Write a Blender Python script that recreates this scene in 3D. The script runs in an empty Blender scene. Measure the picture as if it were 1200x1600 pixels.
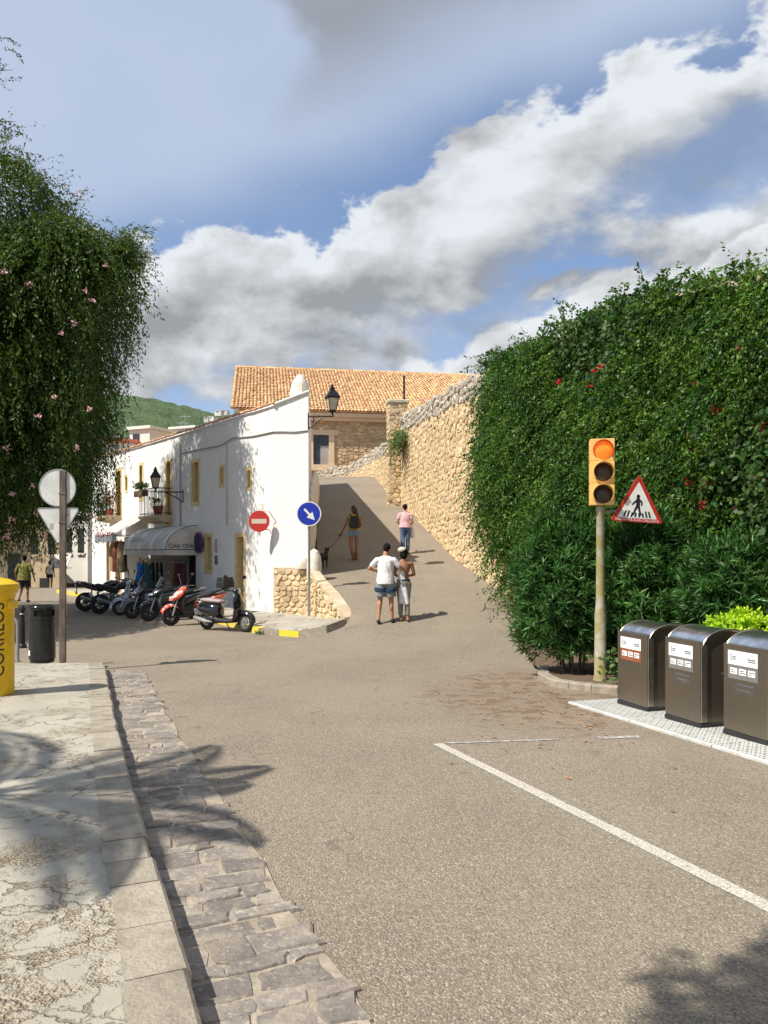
import bpy, math, random
import numpy as np
from mathutils import Matrix, Vector
R = math.radians
SC = bpy.context.scene
COL = SC.collection
rnd = random.Random(7)
rng = np.random.default_rng(7)

# ------------------------------------------------------------------ camera, sky, sun, exposure
F, HV, EYE = 1203.0, 860.0, 1.6          # focal length and horizon row of the 1200x1600 photograph, eye height
cam = bpy.data.cameras.new('camera')
cam.sensor_fit = 'VERTICAL'; cam.sensor_height = 36.0
cam.lens = 36.0 * F / 1600.0
cam.shift_y = (HV - 800.0) / 1600.0
cam.clip_start = 0.1; cam.clip_end = 9000.0
camo = bpy.data.objects.new('camera', cam); COL.objects.link(camo)
camo.location = (0, 0, EYE); camo.rotation_euler = (R(90), 0, 0)
SC.camera = camo

SUN_EL, SUN_AZ = R(52), R(33)             # light travels towards +X, a little away from the camera
ld = Vector((math.cos(SUN_AZ) * math.cos(SUN_EL), math.sin(SUN_AZ) * math.cos(SUN_EL), -math.sin(SUN_EL)))
sun = bpy.data.lights.new('sun', 'SUN'); sun.energy = 5.0; sun.angle = R(0.53); sun.color = (1.0, 0.93, 0.82)
suno = bpy.data.objects.new('sun', sun); COL.objects.link(suno)
suno.rotation_euler = ld.to_track_quat('-Z', 'Y').to_euler()

world = bpy.data.worlds.new('World'); SC.world = world; world.use_nodes = True
def build_world():
    nt = world.node_tree; N = nt.nodes; L = nt.links; N.clear()
    def nd(t, **k):
        n = N.new(t)
        for a, b in k.items(): setattr(n, a, b)
        return n
    def val(x, sock):
        if hasattr(x, 'is_linked'): L.new(x, sock)
        else: sock.default_value = x
    def m(op, a, b=0.0, c=0.0, clamp=False):
        n = nd('ShaderNodeMath', operation=op); n.use_clamp = clamp
        val(a, n.inputs[0]); val(b, n.inputs[1]); val(c, n.inputs[2]); return n.outputs[0]
    def ss(x, lo, hi):
        n = nd('ShaderNodeMapRange', interpolation_type='SMOOTHSTEP')
        val(x, n.inputs[0]); val(lo, n.inputs[1]); val(hi, n.inputs[2]); n.inputs[3].default_value = 0; n.inputs[4].default_value = 1
        return n.outputs[0]
    def vm(op, a, b):
        n = nd('ShaderNodeVectorMath', operation=op); val(a, n.inputs[0]); val(b, n.inputs[1]); return n
    def fbm(v, sc, det, ro=0.55, dist=0.0):
        n = nd('ShaderNodeTexNoise'); L.new(v, n.inputs['Vector'])
        n.inputs['Scale'].default_value = sc; n.inputs['Detail'].default_value = det
        n.inputs['Roughness'].default_value = ro; n.inputs['Distortion'].default_value = dist
        return n.outputs[0]
    def mix(f, a, b):
        n = nd('ShaderNodeMix', data_type='RGBA'); val(f, n.inputs[0])
        for x, s in ((a, n.inputs[6]), (b, n.inputs[7])):
            if hasattr(x, 'is_linked'): L.new(x, s)
            else: s.default_value = (*x, 1)
        return n.outputs[2]
    sky = nd('ShaderNodeTexSky', sky_type='NISHITA'); sky.sun_disc = False
    sky.sun_elevation = SUN_EL
    sky.sun_rotation = math.atan2(-ld.x, -ld.y)
    sky.air_density = 1.0; sky.dust_density = 0.6; sky.ozone_density = 1.4
    tc = nd('ShaderNodeTexCoord'); d = tc.outputs['Generated']
    # q: distance above the great circle that the top of the cloud bank follows
    q = vm('DOT_PRODUCT', d, (-0.3095, -0.4213, 0.8527)).outputs['Value']
    # clouds flatten towards the horizon
    sep = nd('ShaderNodeSeparateXYZ'); L.new(d, sep.inputs[0])
    st = nd('ShaderNodeVectorMath', operation='MULTIPLY'); L.new(d, st.inputs[0]); st.inputs[1].default_value = (1, 1, 1.7)
    dv = st.outputs[0]
    off = vm('ADD', dv, (-0.028, -0.012, 0.055)).outputs[0]
    big = fbm(dv, 2.6, 2.0, 0.5)
    f0 = fbm(dv, 5.2, 9.0, 0.56, 0.15)
    f1 = fbm(off, 5.2, 9.0, 0.56, 0.15)
    lum = fbm(vm('ADD', dv, (3.1, 1.7, 0.4)).outputs[0], 3.2, 5.0, 0.5)
    # --- the cumulus bank below q = 0
    qn = m('ADD', q, m('MULTIPLY', m('SUBTRACT', f0, 0.5), 0.36))
    qn1 = m('ADD', m('ADD', q, 0.05), m('MULTIPLY', m('SUBTRACT', f1, 0.5), 0.36))
    bank = ss(qn, 0.008, -0.010)
    gap = m('MULTIPLY', ss(qn, -0.150, -0.185), ss(qn, -0.265, -0.235))
    gapn = ss(m('ADD', m('MULTIPLY', big, 0.6), m('MULTIPLY', f0, 0.4)), 0.42, 0.53)
    bank = m('SUBTRACT', bank, m('MULTIPLY', m('MULTIPLY', gap, gapn), 0.85), clamp=True)
    # brightness of the bank: rim catches the sun, bases turn grey
    rim = m('MULTIPLY', ss(qn1, -0.055, 0.02), 1.0)
    emb = m('MULTIPLY', m('SUBTRACT', f0, f1), 2.2)
    base = ss(qn, -0.20, -0.03)
    br = m('ADD', m('ADD', 0.58, m('MULTIPLY', base, 0.10)), m('ADD', m('MULTIPLY', rim, 0.36), emb))
    br = m('ADD', br, m('MULTIPLY', m('SUBTRACT', lum, 0.5), 0.42))
    low = ss(qn, -0.24, -0.29)
    br = m('ADD', br, m('MULTIPLY', low, 0.10))
    br = m('MINIMUM', m('MAXIMUM', br, 0.46), 1.08)
    rt = vm('DOT_PRODUCT', d, (0.95, 0.1, 0.30)).outputs['Value']
    # --- a second, lower bank of bright cumulus with clear sky above it
    q2 = vm('DOT_PRODUCT', d, (-0.396, -0.172, 0.902)).outputs['Value']
    q2n = m('ADD', m('SUBTRACT', q2, 0.03), m('MULTIPLY', m('SUBTRACT', f0, 0.5), 0.20)); q2m = m('ADD', m('SUBTRACT', q2, 0.01), m('MULTIPLY', m('SUBTRACT', f1, 0.5), 0.20))
    bank2 = ss(q2n, 0.006, -0.008)
    br2 = m('MINIMUM', m('MAXIMUM', m('ADD', m('ADD', 0.72, m('MULTIPLY', ss(q2m, -0.07, 0.01), 0.28)), m('MULTIPLY', m('SUBTRACT', f0, f1), 2.4)), 0.55), 1.08)
    clear2 = m('MULTIPLY', m('MULTIPLY', ss(q2n, 0.0, 0.025), ss(q2n, 0.115, 0.06)), m('MULTIPLY', ss(f0, 0.62, 0.50), ss(rt, 0.27, 0.40)))
    bank = m('SUBTRACT', bank, m('MULTIPLY', clear2, 0.8), clamp=True)
    # --- thin veil and a grey sheet above
    vq = m('ADD', q, m('MULTIPLY', m('SUBTRACT', big, 0.5), 0.14))
    veil = m('ADD', 0.20, m('MULTIPLY', ss(vq, -0.01, 0.09), 0.68))
    veil = m('ADD', veil, m('MULTIPLY', m('SUBTRACT', fbm(dv, 3.0, 5.0, 0.5), 0.5), 0.5), clamp=True)
    sheet_n = m('ADD', m('ADD', m('MULTIPLY', big, 0.55), m('MULTIPLY', f0, 0.45)), m('MULTIPLY', m('SUBTRACT', ss(rt, -0.05, 0.35), 0.62), 0.24))
    sheet = m('MULTIPLY', m('MULTIPLY', ss(sheet_n, 0.48, 0.60), ss(vq, 0.06, 0.17)), 0.92)
    K = 6.6                                  # cloud radiance in the units of the sky texture
    def tint(v, c):
        n = nd('ShaderNodeCombineColor')
        for i in range(3): L.new(m('MULTIPLY', v, c[i] * K), n.inputs[i])
        return n.outputs[0]
    skyc = nd('ShaderNodeVectorMath', operation='MULTIPLY'); L.new(sky.outputs[0], skyc.inputs[0]); skyc.inputs[1].default_value = (1.05, 1.14, 1.28)
    c = mix(veil, skyc.outputs[0], (0.66 * K, 0.77 * K, 0.98 * K))
    c = mix(sheet, c, tint(m('ADD', 0.46, m('MULTIPLY', m('SUBTRACT', lum, 0.4), 0.35)), (0.90, 0.98, 1.12)))
    c = mix(bank, c, tint(br, (0.94, 0.985, 1.04)))
    c = mix(bank2, c, tint(br2, (0.96, 0.99, 1.03)))
    bg = nd('ShaderNodeBackground'); L.new(c, bg.inputs[0]); bg.inputs[1].default_value = 0.095
    out = nd('ShaderNodeOutputWorld'); L.new(bg.outputs[0], out.inputs[0])
build_world()
SC.view_settings.view_transform = 'Standard'; SC.view_settings.look = 'None'
SC.view_settings.exposure = 0.36; SC.view_settings.gamma = 1.0
SC.cycles.use_denoising = True; SC.cycles.max_bounces = 6

# ------------------------------------------------------------------ helpers
MATS = {}
WM = {}                                   # world matrix of every root / part
def at(px, py, Y):
    return Vector(((px - 600) / F * Y, Y, EYE + (HV - py) / F * Y))
def base_z(X, Y):
    if Y < 13: z = -0.03 * Y
    elif Y < 41: z = -0.39
    else: z = -0.39 - 0.075 * (Y - 41)
    if Y > 120: z = -0.39 - 0.075 * 79
    return z
def on_ground(px, py, dz=0.0):
    lo, hi = 1.5, 120.0
    for _ in range(60):
        mid = (lo + hi) / 2
        if EYE + (HV - py) / F * mid > base_z(0, mid) + dz: lo = mid
        else: hi = mid
    Y = (lo + hi) / 2
    return Vector(((px - 600) / F * Y, Y, base_z(0, Y) + dz))

class MB:
    """collects shapes; build() links them as one mesh object"""
    def __init__(s, M=None): s.v = []; s.f = []; s.M = M
    def add(s, vs, fs):
        o = len(s.v); s.v.extend([tuple(p) for p in vs]); s.f.extend([tuple(i + o for i in f) for f in fs]); return s
    def box(s, a, b, M=None, taper=None):
        (x0, y0, z0), (x1, y1, z1) = a, b
        vs = [(x0, y0, z0), (x1, y0, z0), (x1, y1, z0), (x0, y1, z0), (x0, y0, z1), (x1, y0, z1), (x1, y1, z1), (x0, y1, z1)]
        if taper:
            cx, cy = (x0 + x1) / 2, (y0 + y1) / 2
            vs = vs[:4] + [(cx + (x - cx) * taper[0], cy + (y - cy) * taper[1], z) for x, y, z in vs[4:]]
        if M is not None: vs = [M @ Vector(p) for p in vs]
        return s.add(vs, [(0, 3, 2, 1), (4, 5, 6, 7), (0, 1, 5, 4), (1, 2, 6, 5), (2, 3, 7, 6), (3, 0, 4, 7)])
    def bbox(s, a, b, r=0.01, M=None):
        """box with chamfered edges"""
        (x0, y0, z0), (x1, y1, z1) = a, b
        c = [(x0 + x1) / 2, (y0 + y1) / 2, (z0 + z1) / 2]; h = [(x1 - x0) / 2, (y1 - y0) / 2, (z1 - z0) / 2]
        r = min(r, min(h) * 0.9)
        rings = []
        for z, ins in ((-h[2], r), (-h[2] + r, 0), (h[2] - r, 0), (h[2], r)):
            X, Y = h[0] - ins, h[1] - ins; q = r if ins == 0 else r * 0.6
            rings.append([(c[0] + x, c[1] + y, c[2] + z) for x, y in ((X - q, -Y), (X, -Y + q), (X, Y - q), (X - q, Y), (-X + q, Y), (-X, Y - q), (-X, -Y + q), (-X + q, -Y))])
        if M is not None: rings = [[M @ Vector(p) for p in rg] for rg in rings]
        return s.loft(rings)
    def loft(s, rings, cap=True, closed=True):
        n = len(rings[0]); vs = [p for rg in rings for p in rg]; fs = []
        for i in range(len(rings) - 1):
            for j in range(n if closed else n - 1):
                k = (j + 1) % n
                fs.append((i * n + j, i * n + k, (i + 1) * n + k, (i + 1) * n + j))
        if cap and closed:
            fs.append(tuple(range(n - 1, -1, -1))); fs.append(tuple((len(rings) - 1) * n + j for j in range(n)))
        return s.add(vs, fs)
    def tube(s, pts, r, n=8, cap=True):
        """round bar along points; r number or list"""
        pts = [Vector(p) for p in pts]; rs = r if isinstance(r, (list, tuple)) else [r] * len(pts)
        rings = []; up = None
        for i, p in enumerate(pts):
            t = (pts[min(i + 1, len(pts) - 1)] - pts[max(i - 1, 0)]).normalized()
            if up is None: up = Vector((0, 0, 1)) if abs(t.z) < 0.9 else Vector((1, 0, 0))
            a = t.cross(up)
            if a.length < 1e-4: a = t.orthogonal()
            a.normalize(); b = a.cross(t).normalized(); up = b
            rings.append([p + (a * math.cos(2 * math.pi * k / n) + b * math.sin(2 * math.pi * k / n)) * rs[i] for k in range(n)])
        return s.loft(rings, cap)
    def lathe(s, prof, n=16, M=None):
        """prof: (radius, height) along z"""
        rings = [[(max(r, 1e-4) * math.cos(2 * math.pi * k / n), max(r, 1e-4) * math.sin(2 * math.pi * k / n), z) for k in range(n)] for r, z in prof]
        if M is not None: rings = [[M @ Vector(p) for p in rg] for rg in rings]
        return s.loft(rings)
    def torus(s, M, R0, r, n=24, k=10, sq=1.0):
        vs = []; fs = []
        for i in range(n):
            a = 2 * math.pi * i / n
            for j in range(k):
                b = 2 * math.pi * j / k
                rr = R0 + r * math.cos(b)
                vs.append(M @ Vector((rr * math.cos(a), rr * math.sin(a), r * sq * math.sin(b))))
        for i in range(n):
            for j in range(k):
                fs.append((i * k + j, ((i + 1) % n) * k + j, ((i + 1) % n) * k + (j + 1) % k, i * k + (j + 1) % k))
        return s.add(vs, fs)
    def ell(s, c, rx, ry, rz, n=14, m=9, M=None, pw=1.0):
        rings = []
        for i in range(m + 1):
            a = -math.pi / 2 + math.pi * i / m
            cz = math.sin(a); cr = max(math.cos(a), 0.02)
            rg = []
            for j in range(n):
                b = 2 * math.pi * j / n
                x, y = math.cos(b), math.sin(b)
                if pw != 1.0:
                    x = math.copysign(abs(x) ** pw, x); y = math.copysign(abs(y) ** pw, y)
                p = Vector((c[0] + rx * cr * x, c[1] + ry * cr * y, c[2] + rz * cz))
                rg.append(M @ p if M is not None else p)
            rings.append(rg)
        return s.loft(rings)
    def prism(s, poly, depth, M=None):
        """poly in xy, extruded along z by depth"""
        n = len(poly)
        vs = [(x, y, 0) for x, y in poly] + [(x, y, depth) for x, y in poly]
        if M is not None: vs = [M @ Vector(p) for p in vs]
        fs = [tuple(range(n - 1, -1, -1)), tuple(range(n, 2 * n))] + [(i, (i + 1) % n, n + (i + 1) % n, n + i) for i in range(n)]
        return s.add(vs, fs)
    def build(s, name, mat, parent=None, smooth=0.6, label=None, kind=None):
        vs = s.v
        if s.M is not None: vs = [s.M @ Vector(p) for p in vs]
        pm = WM.get(parent.name) if parent is not None else None
        if pm is not None and not s_local(parent):
            inv = pm.inverted(); vs = [inv @ Vector(p) for p in vs]
        me = bpy.data.meshes.new(name); me.from_pydata([tuple(p) for p in vs], [], s.f)
        return link_mesh(name, me, mat, parent, smooth, label, kind)
LOCAL = set()
def s_local(p): return p.name in LOCAL
def link_mesh(name, me, mat, parent=None, smooth=0.6, label=None, kind=None):
    me.validate(); me.update()
    if smooth:
        me.shade_smooth()
        try: me.set_sharp_from_angle(angle=smooth)
        except Exception: pass
    me.materials.append(mat)
    o = bpy.data.objects.new(name, me); COL.objects.link(o)
    if parent is not None:
        o.parent = parent
        if parent.name in WM: WM[o.name] = WM[parent.name]
        if parent.name in LOCAL: LOCAL.add(o.name)
    if label: o['label'] = label
    if kind: o['kind'] = kind
    return o
def tag(o, label, cat, group=None):
    o['label'] = label; o['category'] = cat
    if group: o['group'] = group
    return o
def thing(name, label, cat, loc=(0, 0, 0), rotz=0.0, group=None, local=False):
    """Empty at a thing's base. local=True: parts are given in its own coordinates, else in world coordinates"""
    o = bpy.data.objects.new(name, None); COL.objects.link(o)
    o.empty_display_size = 0.2; o.location = loc; o.rotation_euler = (0, 0, rotz)
    WM[o.name] = Matrix.Translation(loc) @ Matrix.Rotation(rotz, 4, 'Z')
    if local: LOCAL.add(o.name)
    return tag(o, label, cat, group)
def struct(o): o['kind'] = 'structure'; return o
def copy_tree(o, parent=None):
    c = o.copy(); COL.objects.link(c); c.parent = parent
    for ch in list(o.children): copy_tree(ch, c)
    return c
def np_mesh(name, verts, faces, mat, parent=None, smooth=0, label=None, kind=None):
    """verts (n,3), faces (m,4) or (m,3) numpy, world coordinates"""
    pm = WM.get(parent.name) if parent is not None else None
    if pm is not None and not s_local(parent):
        inv = np.array(pm.inverted()); verts = verts @ inv[:3, :3].T + inv[:3, 3]
    me = bpy.data.meshes.new(name)
    nv, nf, k = len(verts), len(faces), faces.shape[1]
    me.vertices.add(nv); me.vertices.foreach_set('co', np.ascontiguousarray(verts, dtype=np.float32).ravel())
    me.loops.add(nf * k); me.loops.foreach_set('vertex_index', np.ascontiguousarray(faces, dtype=np.int32).ravel())
    me.polygons.add(nf); me.polygons.foreach_set('loop_start', np.arange(nf, dtype=np.int32) * k)
    try: me.polygons.foreach_set('loop_total', np.full(nf, k, dtype=np.int32))
    except Exception: pass
    me.update(calc_edges=True)
    return link_mesh(name, me, mat, parent, smooth, label, kind)
def text_mesh(body, size, mat, name, parent, M, depth=0.002, shear=0.0, sx=1.0, align='CENTER'):
    cu = bpy.data.curves.new('txt', 'FONT'); cu.body = body; cu.size = size; cu.align_x = align; cu.align_y = 'CENTER'
    cu.extrude = depth; cu.shear = shear; cu.resolution_u = 3
    o = bpy.data.objects.new('txt', cu); COL.objects.link(o)
    dg = bpy.context.evaluated_depsgraph_get(); dg.update()
    me = bpy.data.meshes.new_from_object(o.evaluated_get(dg)); bpy.data.objects.remove(o); bpy.data.curves.remove(cu)
    T = M @ Matrix.Diagonal((sx, 1, 1, 1))
    if parent is not None and parent.name in WM and not s_local(parent): T = WM[parent.name].inverted() @ T
    me.transform(T); me.materials.clear()
    return link_mesh(name, me, mat, parent, 0)
def frame_mat(origin, x, z):
    """matrix with local x along x, local z along z"""
    x = Vector(x).normalized(); z = Vector(z); z = (z - x * z.dot(x)).normalized(); y = z.cross(x)
    m = Matrix((x, y, z)).transposed().to_4x4(); m.translation = Vector(origin); return m

# ------------------------------------------------------------------ materials
def material(name, col, rough=0.8, metal=0.0, col2=None, scale=4.0, detail=5.0, lo=0.35, hi=0.65, bump=0.0, bscale=40.0, bdist=0.01,
             island=0.0, objrand=0.0, transl=0.0, emit=0.0, spec=0.5, speck=None, sscale=120.0, stretch=None, coat=0.0, huevar=0.0):
    mt = bpy.data.materials.new(name); mt.use_nodes = True
    nt = mt.node_tree; N = nt.nodes; L = nt.links
    p = N['Principled BSDF']; p.inputs['Roughness'].default_value = rough; p.inputs['Metallic'].default_value = metal
    p.inputs['Specular IOR Level'].default_value = spec
    if coat: p.inputs['Coat Weight'].default_value = coat; p.inputs['Coat Roughness'].default_value = 0.08
    geo = N.new('ShaderNodeNewGeometry'); pos = geo.outputs['Position']
    if stretch:
        mp = N.new('ShaderNodeVectorMath'); mp.operation = 'MULTIPLY'; L.new(pos, mp.inputs[0]); mp.inputs[1].default_value = stretch; pos = mp.outputs[0]
    def noise(sc, det, ro=0.6):
        n = N.new('ShaderNodeTexNoise'); L.new(pos, n.inputs['Vector']); n.inputs['Scale'].default_value = sc; n.inputs['Detail'].default_value = det
        n.inputs['Roughness'].default_value = ro; return n.outputs[0]
    def ramp(x, a, b):
        n = N.new('ShaderNodeMapRange'); n.interpolation_type = 'SMOOTHSTEP'; L.new(x, n.inputs[0]); n.inputs[1].default_value = a; n.inputs[2].default_value = b; return n.outputs[0]
    def mix(f, a, b):
        n = N.new('ShaderNodeMix'); n.data_type = 'RGBA'
        if hasattr(f, 'is_linked'): L.new(f, n.inputs[0])
        else: n.inputs[0].default_value = f
        for x, s in ((a, n.inputs[6]), (b, n.inputs[7])):
            if hasattr(x, 'is_linked'): L.new(x, s)
            else: s.default_value = (*x, 1)
        return n.outputs[2]
    if col2 is None: col2 = tuple(c * 0.82 for c in col)
    c = mix(ramp(noise(scale, detail), lo, hi), col, col2)
    if speck:
        c = mix(ramp(noise(sscale, 2.0), 0.56, 0.68), c, speck)
    if island or objrand:
        if island: rv = geo.outputs['Random Per Island']; am = island
        else:
            oi = N.new('ShaderNodeObjectInfo'); rv = oi.outputs['Random']; am = objrand
        hs = N.new('ShaderNodeHueSaturation'); L.new(c, hs.inputs['Color'])
        mr = N.new('ShaderNodeMapRange'); L.new(rv, mr.inputs[0]); mr.inputs[3].default_value = 1 - am; mr.inputs[4].default_value = 1 + am
        L.new(mr.outputs[0], hs.inputs['Value'])
        if huevar:
            mu = N.new('ShaderNodeMath'); mu.operation = 'MULTIPLY'; L.new(rv, mu.inputs[0]); mu.inputs[1].default_value = 7.31
            fr = N.new('ShaderNodeMath'); fr.operation = 'FRACT'; L.new(mu.outputs[0], fr.inputs[0])
            mh = N.new('ShaderNodeMapRange'); L.new(fr.outputs[0], mh.inputs[0]); mh.inputs[3].default_value = 0.5 - huevar; mh.inputs[4].default_value = 0.5 + huevar
            L.new(mh.outputs[0], hs.inputs['Hue'])
        c = hs.outputs['Color']
    L.new(c, p.inputs['Base Color'])
    if bump:
        b = N.new('ShaderNodeBump'); b.inputs['Strength'].default_value = bump; b.inputs['Distance'].default_value = bdist
        L.new(noise(bscale, 6.0, 0.65), b.inputs['Height']); L.new(b.outputs[0], p.inputs['Normal'])
    if emit:
        L.new(c, p.inputs['Emission Color']); p.inputs['Emission Strength'].default_value = emit
    if transl:
        t = N.new('ShaderNodeBsdfTranslucent'); mx = N.new('ShaderNodeMixShader'); mx.inputs[0].default_value = transl
        br = N.new('ShaderNodeMix'); br.data_type = 'RGBA'; br.blend_type = 'MULTIPLY'; br.inputs[0].default_value = 1.0
        L.new(c, br.inputs[6]); br.inputs[7].default_value = (1.3, 1.5, 0.7, 1); L.new(br.outputs[2], t.inputs[0])
        L.new(p.outputs[0], mx.inputs[1]); L.new(t.outputs[0], mx.inputs[2]); L.new(mx.outputs[0], N['Material Output'].inputs[0])
    MATS[name] = mt
    return mt
m = material
m('white_wall', (0.80, 0.79, 0.76), 0.9, col2=(0.70, 0.69, 0.66), scale=1.3, lo=0.45, hi=0.8, bump=0.5, bscale=7, bdist=0.05)
m('ochre', (0.72, 0.57, 0.30), 0.85, col2=(0.64, 0.48, 0.22), scale=5, bump=0.2, bscale=30)
m('cream', (0.66, 0.54, 0.36), 0.85, col2=(0.56, 0.44, 0.28), scale=5, bump=0.2, bscale=30)
m('dark_room', (0.025, 0.022, 0.02), 0.9)
m('dark_glass', (0.03, 0.035, 0.04), 0.12, col2=(0.05, 0.055, 0.06))
m('wood', (0.20, 0.11, 0.05), 0.6, col2=(0.13, 0.07, 0.03), scale=12, stretch=(4, 4, 0.4))
m('terracotta', (0.55, 0.27, 0.14), 0.85, col2=(0.62, 0.40, 0.24), scale=3, island=0.28, huevar=0.015, bump=0.3, bscale=25)
m('tile_sand', (0.74, 0.50, 0.27), 0.9, col2=(0.60, 0.34, 0.16), scale=2.5, island=0.30, huevar=0.018, bump=0.3, bscale=25)
m('mortar', (0.60, 0.50, 0.36), 0.95, col2=(0.46, 0.36, 0.24), scale=3, bump=0.7, bscale=14, bdist=0.05)
m('stone', (0.66, 0.52, 0.32), 0.95, col2=(0.55, 0.40, 0.225), scale=5, island=0.20, huevar=0.012, bump=0.7, bscale=22, bdist=0.03)
m('stone_piece', (0.66, 0.52, 0.32), 0.95, col2=(0.55, 0.40, 0.225), scale=5, objrand=0.20, huevar=0.012, bump=0.7, bscale=22, bdist=0.03)
m('grey_stone', (0.52, 0.46, 0.37), 0.95, col2=(0.36, 0.32, 0.26), scale=4, island=0.25, bump=0.7, bscale=20, bdist=0.03)
m('far_stone', (0.62, 0.43, 0.25), 0.95, col2=(0.50, 0.33, 0.18), scale=3, island=0.22, bump=0.5, bscale=12, bdist=0.03)
m('trim_stone', (0.72, 0.54, 0.37), 0.85, col2=(0.66, 0.48, 0.32), bump=0.2, bscale=20)
m('whitewashed', (0.80, 0.76, 0.68), 0.9, col2=(0.68, 0.62, 0.52), scale=4, bump=0.5, bscale=12, bdist=0.04)
m('black_iron', (0.018, 0.018, 0.02), 0.45, metal=0.3, bump=0.1, bscale=60)
m('lantern_glass', (0.62, 0.52, 0.40), 0.25, col2=(0.55, 0.45, 0.34))
m('galvanised', (0.42, 0.43, 0.43), 0.45, metal=0.8, col2=(0.33, 0.34, 0.34), scale=20)
m('steel_pole', (0.17, 0.13, 0.10), 0.6, metal=0.2, col2=(0.09, 0.065, 0.05), scale=9, stretch=(1, 1, 0.3))
m('sign_back', (0.62, 0.63, 0.61), 0.5, col2=(0.50, 0.52, 0.50), scale=6)
m('sign_white', (0.82, 0.82, 0.78), 0.4, col2=(0.74, 0.74, 0.70), scale=8)
m('sign_red', (0.52, 0.025, 0.02), 0.4, col2=(0.42, 0.03, 0.02), scale=8)
m('sign_blue', (0.012, 0.035, 0.42), 0.35, col2=(0.012, 0.03, 0.36), scale=6)
m('sign_black', (0.012, 0.012, 0.014), 0.5)
m('faded_cream', (0.62, 0.55, 0.42), 0.6, col2=(0.5, 0.45, 0.36), scale=30)
m('light_yellow', (0.82, 0.50, 0.16), 0.5, col2=(0.76, 0.44, 0.13), scale=8)
m('lens_red', (0.85, 0.11, 0.01), 0.25, col2=(0.95, 0.26, 0.02), scale=110, lo=0.46, hi=0.54, emit=0.45)
m('lens_dark', (0.035, 0.022, 0.014), 0.25, col2=(0.055, 0.035, 0.02), scale=90, bump=0.3, bscale=120)
m('pole_paint', (0.30, 0.25, 0.10), 0.75, col2=(0.40, 0.39, 0.32), scale=3.5, lo=0.40, hi=0.60, stretch=(1, 1, 1.2), bump=0.3, bscale=50)
m('brushed_steel', (0.205, 0.172, 0.130), 0.36, metal=0.75, col2=(0.165, 0.14, 0.108), scale=2.2, bump=0.03, bscale=60, lo=0.3, hi=0.75)
m('steel_bright', (0.82, 0.83, 0.85), 0.26, metal=1.0, col2=(0.52, 0.53, 0.55), scale=7, bump=0.04, bscale=15)
m('steel_trim', (0.42, 0.39, 0.33), 0.35, metal=0.9, col2=(0.32, 0.29, 0.24), scale=8)
m('steel_plate', (0.66, 0.67, 0.65), 0.55, metal=0.2, col2=(0.54, 0.54, 0.50), scale=5, bump=0.2, bscale=80)
m('rubber', (0.018, 0.018, 0.019), 0.8, bump=0.2, bscale=80)
m('label_white', (0.80, 0.80, 0.80), 0.5, col2=(0.74, 0.74, 0.74))
m('label_grey', (0.18, 0.18, 0.17), 0.5)
m('label_brown', (0.30, 0.09, 0.04), 0.5)
m('label_faint', (0.12, 0.105, 0.085), 0.55, metal=0.4)
m('ink', (0.12, 0.12, 0.13), 0.6)
m('post_yellow', (0.80, 0.50, 0.010), 0.38, col2=(0.70, 0.42, 0.008), scale=6, bump=0.05, bscale=20)
m('bin_grey', (0.026, 0.029, 0.033), 0.14, metal=0.3, col2=(0.018, 0.02, 0.023), scale=6, stretch=(2, 2, 0.5))
m('paint_white', (0.56, 0.535, 0.47), 0.8, col2=(0.27, 0.24, 0.20), scale=85, lo=0.44, hi=0.62, bump=0.3, bscale=200)
m('paint_worn', (0.50, 0.48, 0.43), 0.8, col2=(0.27, 0.25, 0.225), scale=26, lo=0.38, hi=0.56, bump=0.3, bscale=200)
m('kerb_stone', (0.375, 0.33, 0.262), 0.92, col2=(0.245, 0.21, 0.165), scale=7, detail=8, lo=0.38, hi=0.72, objrand=0.10, bump=1.0, bscale=38, bdist=0.014, speck=(0.28, 0.24, 0.2), sscale=60)
m('yellow_kerb', (0.74, 0.56, 0.03), 0.75, col2=(0.55, 0.47, 0.34), scale=6, lo=0.5, hi=0.68, bump=0.3, bscale=40)
m('sett', (0.33, 0.285, 0.235), 0.9, col2=(0.205, 0.182, 0.163), scale=6, lo=0.34, hi=0.6, objrand=0.24, bump=0.9, bscale=26, bdist=0.02, speck=(0.37, 0.315, 0.245), sscale=28)
m('bark', (0.16, 0.11, 0.07), 0.95, col2=(0.09, 0.06, 0.04), scale=10, bump=0.8, bscale=20, stretch=(1, 1, 0.3))
m('vine_leaf', (0.074, 0.148, 0.018), 0.45, col2=(0.026, 0.078, 0.015), scale=1.6, island=0.68, huevar=0.022, transl=0.25, spec=0.25)
m('vine_leaf_mid', (0.058, 0.118, 0.030), 0.5, col2=(0.036, 0.080, 0.023), scale=1.5, island=0.45, huevar=0.03, transl=0.25, spec=0.25)
m('tree_leaf', (0.085, 0.128, 0.022), 0.5, col2=(0.038, 0.075, 0.014), scale=0.9, island=0.45, huevar=0.025, transl=0.3, spec=0.25)
m('vine_fresh', (0.13, 0.24, 0.030), 0.45, col2=(0.085, 0.18, 0.022), scale=1.6, island=0.4, huevar=0.02, transl=0.3, spec=0.3)
m('oleander_leaf', (0.064, 0.160, 0.034), 0.40, col2=(0.034, 0.098, 0.023), scale=1.5, island=0.45, huevar=0.018, transl=0.2, spec=0.3)
m('lime_leaf', (0.48, 0.64, 0.022), 0.5, col2=(0.32, 0.52, 0.018), scale=4, island=0.25, huevar=0.012, transl=0.3)
m('palm_leaf', (0.07, 0.12, 0.03), 0.5, island=0.3, transl=0.2)
m('foliage_shade', (0.012, 0.026, 0.007), 1.0, col2=(0.020, 0.034, 0.010), spec=0.0, scale=6, bump=1.0, bscale=14, bdist=0.1)  # near-black green: inner leaves with the deep shade between them painted in
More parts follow.
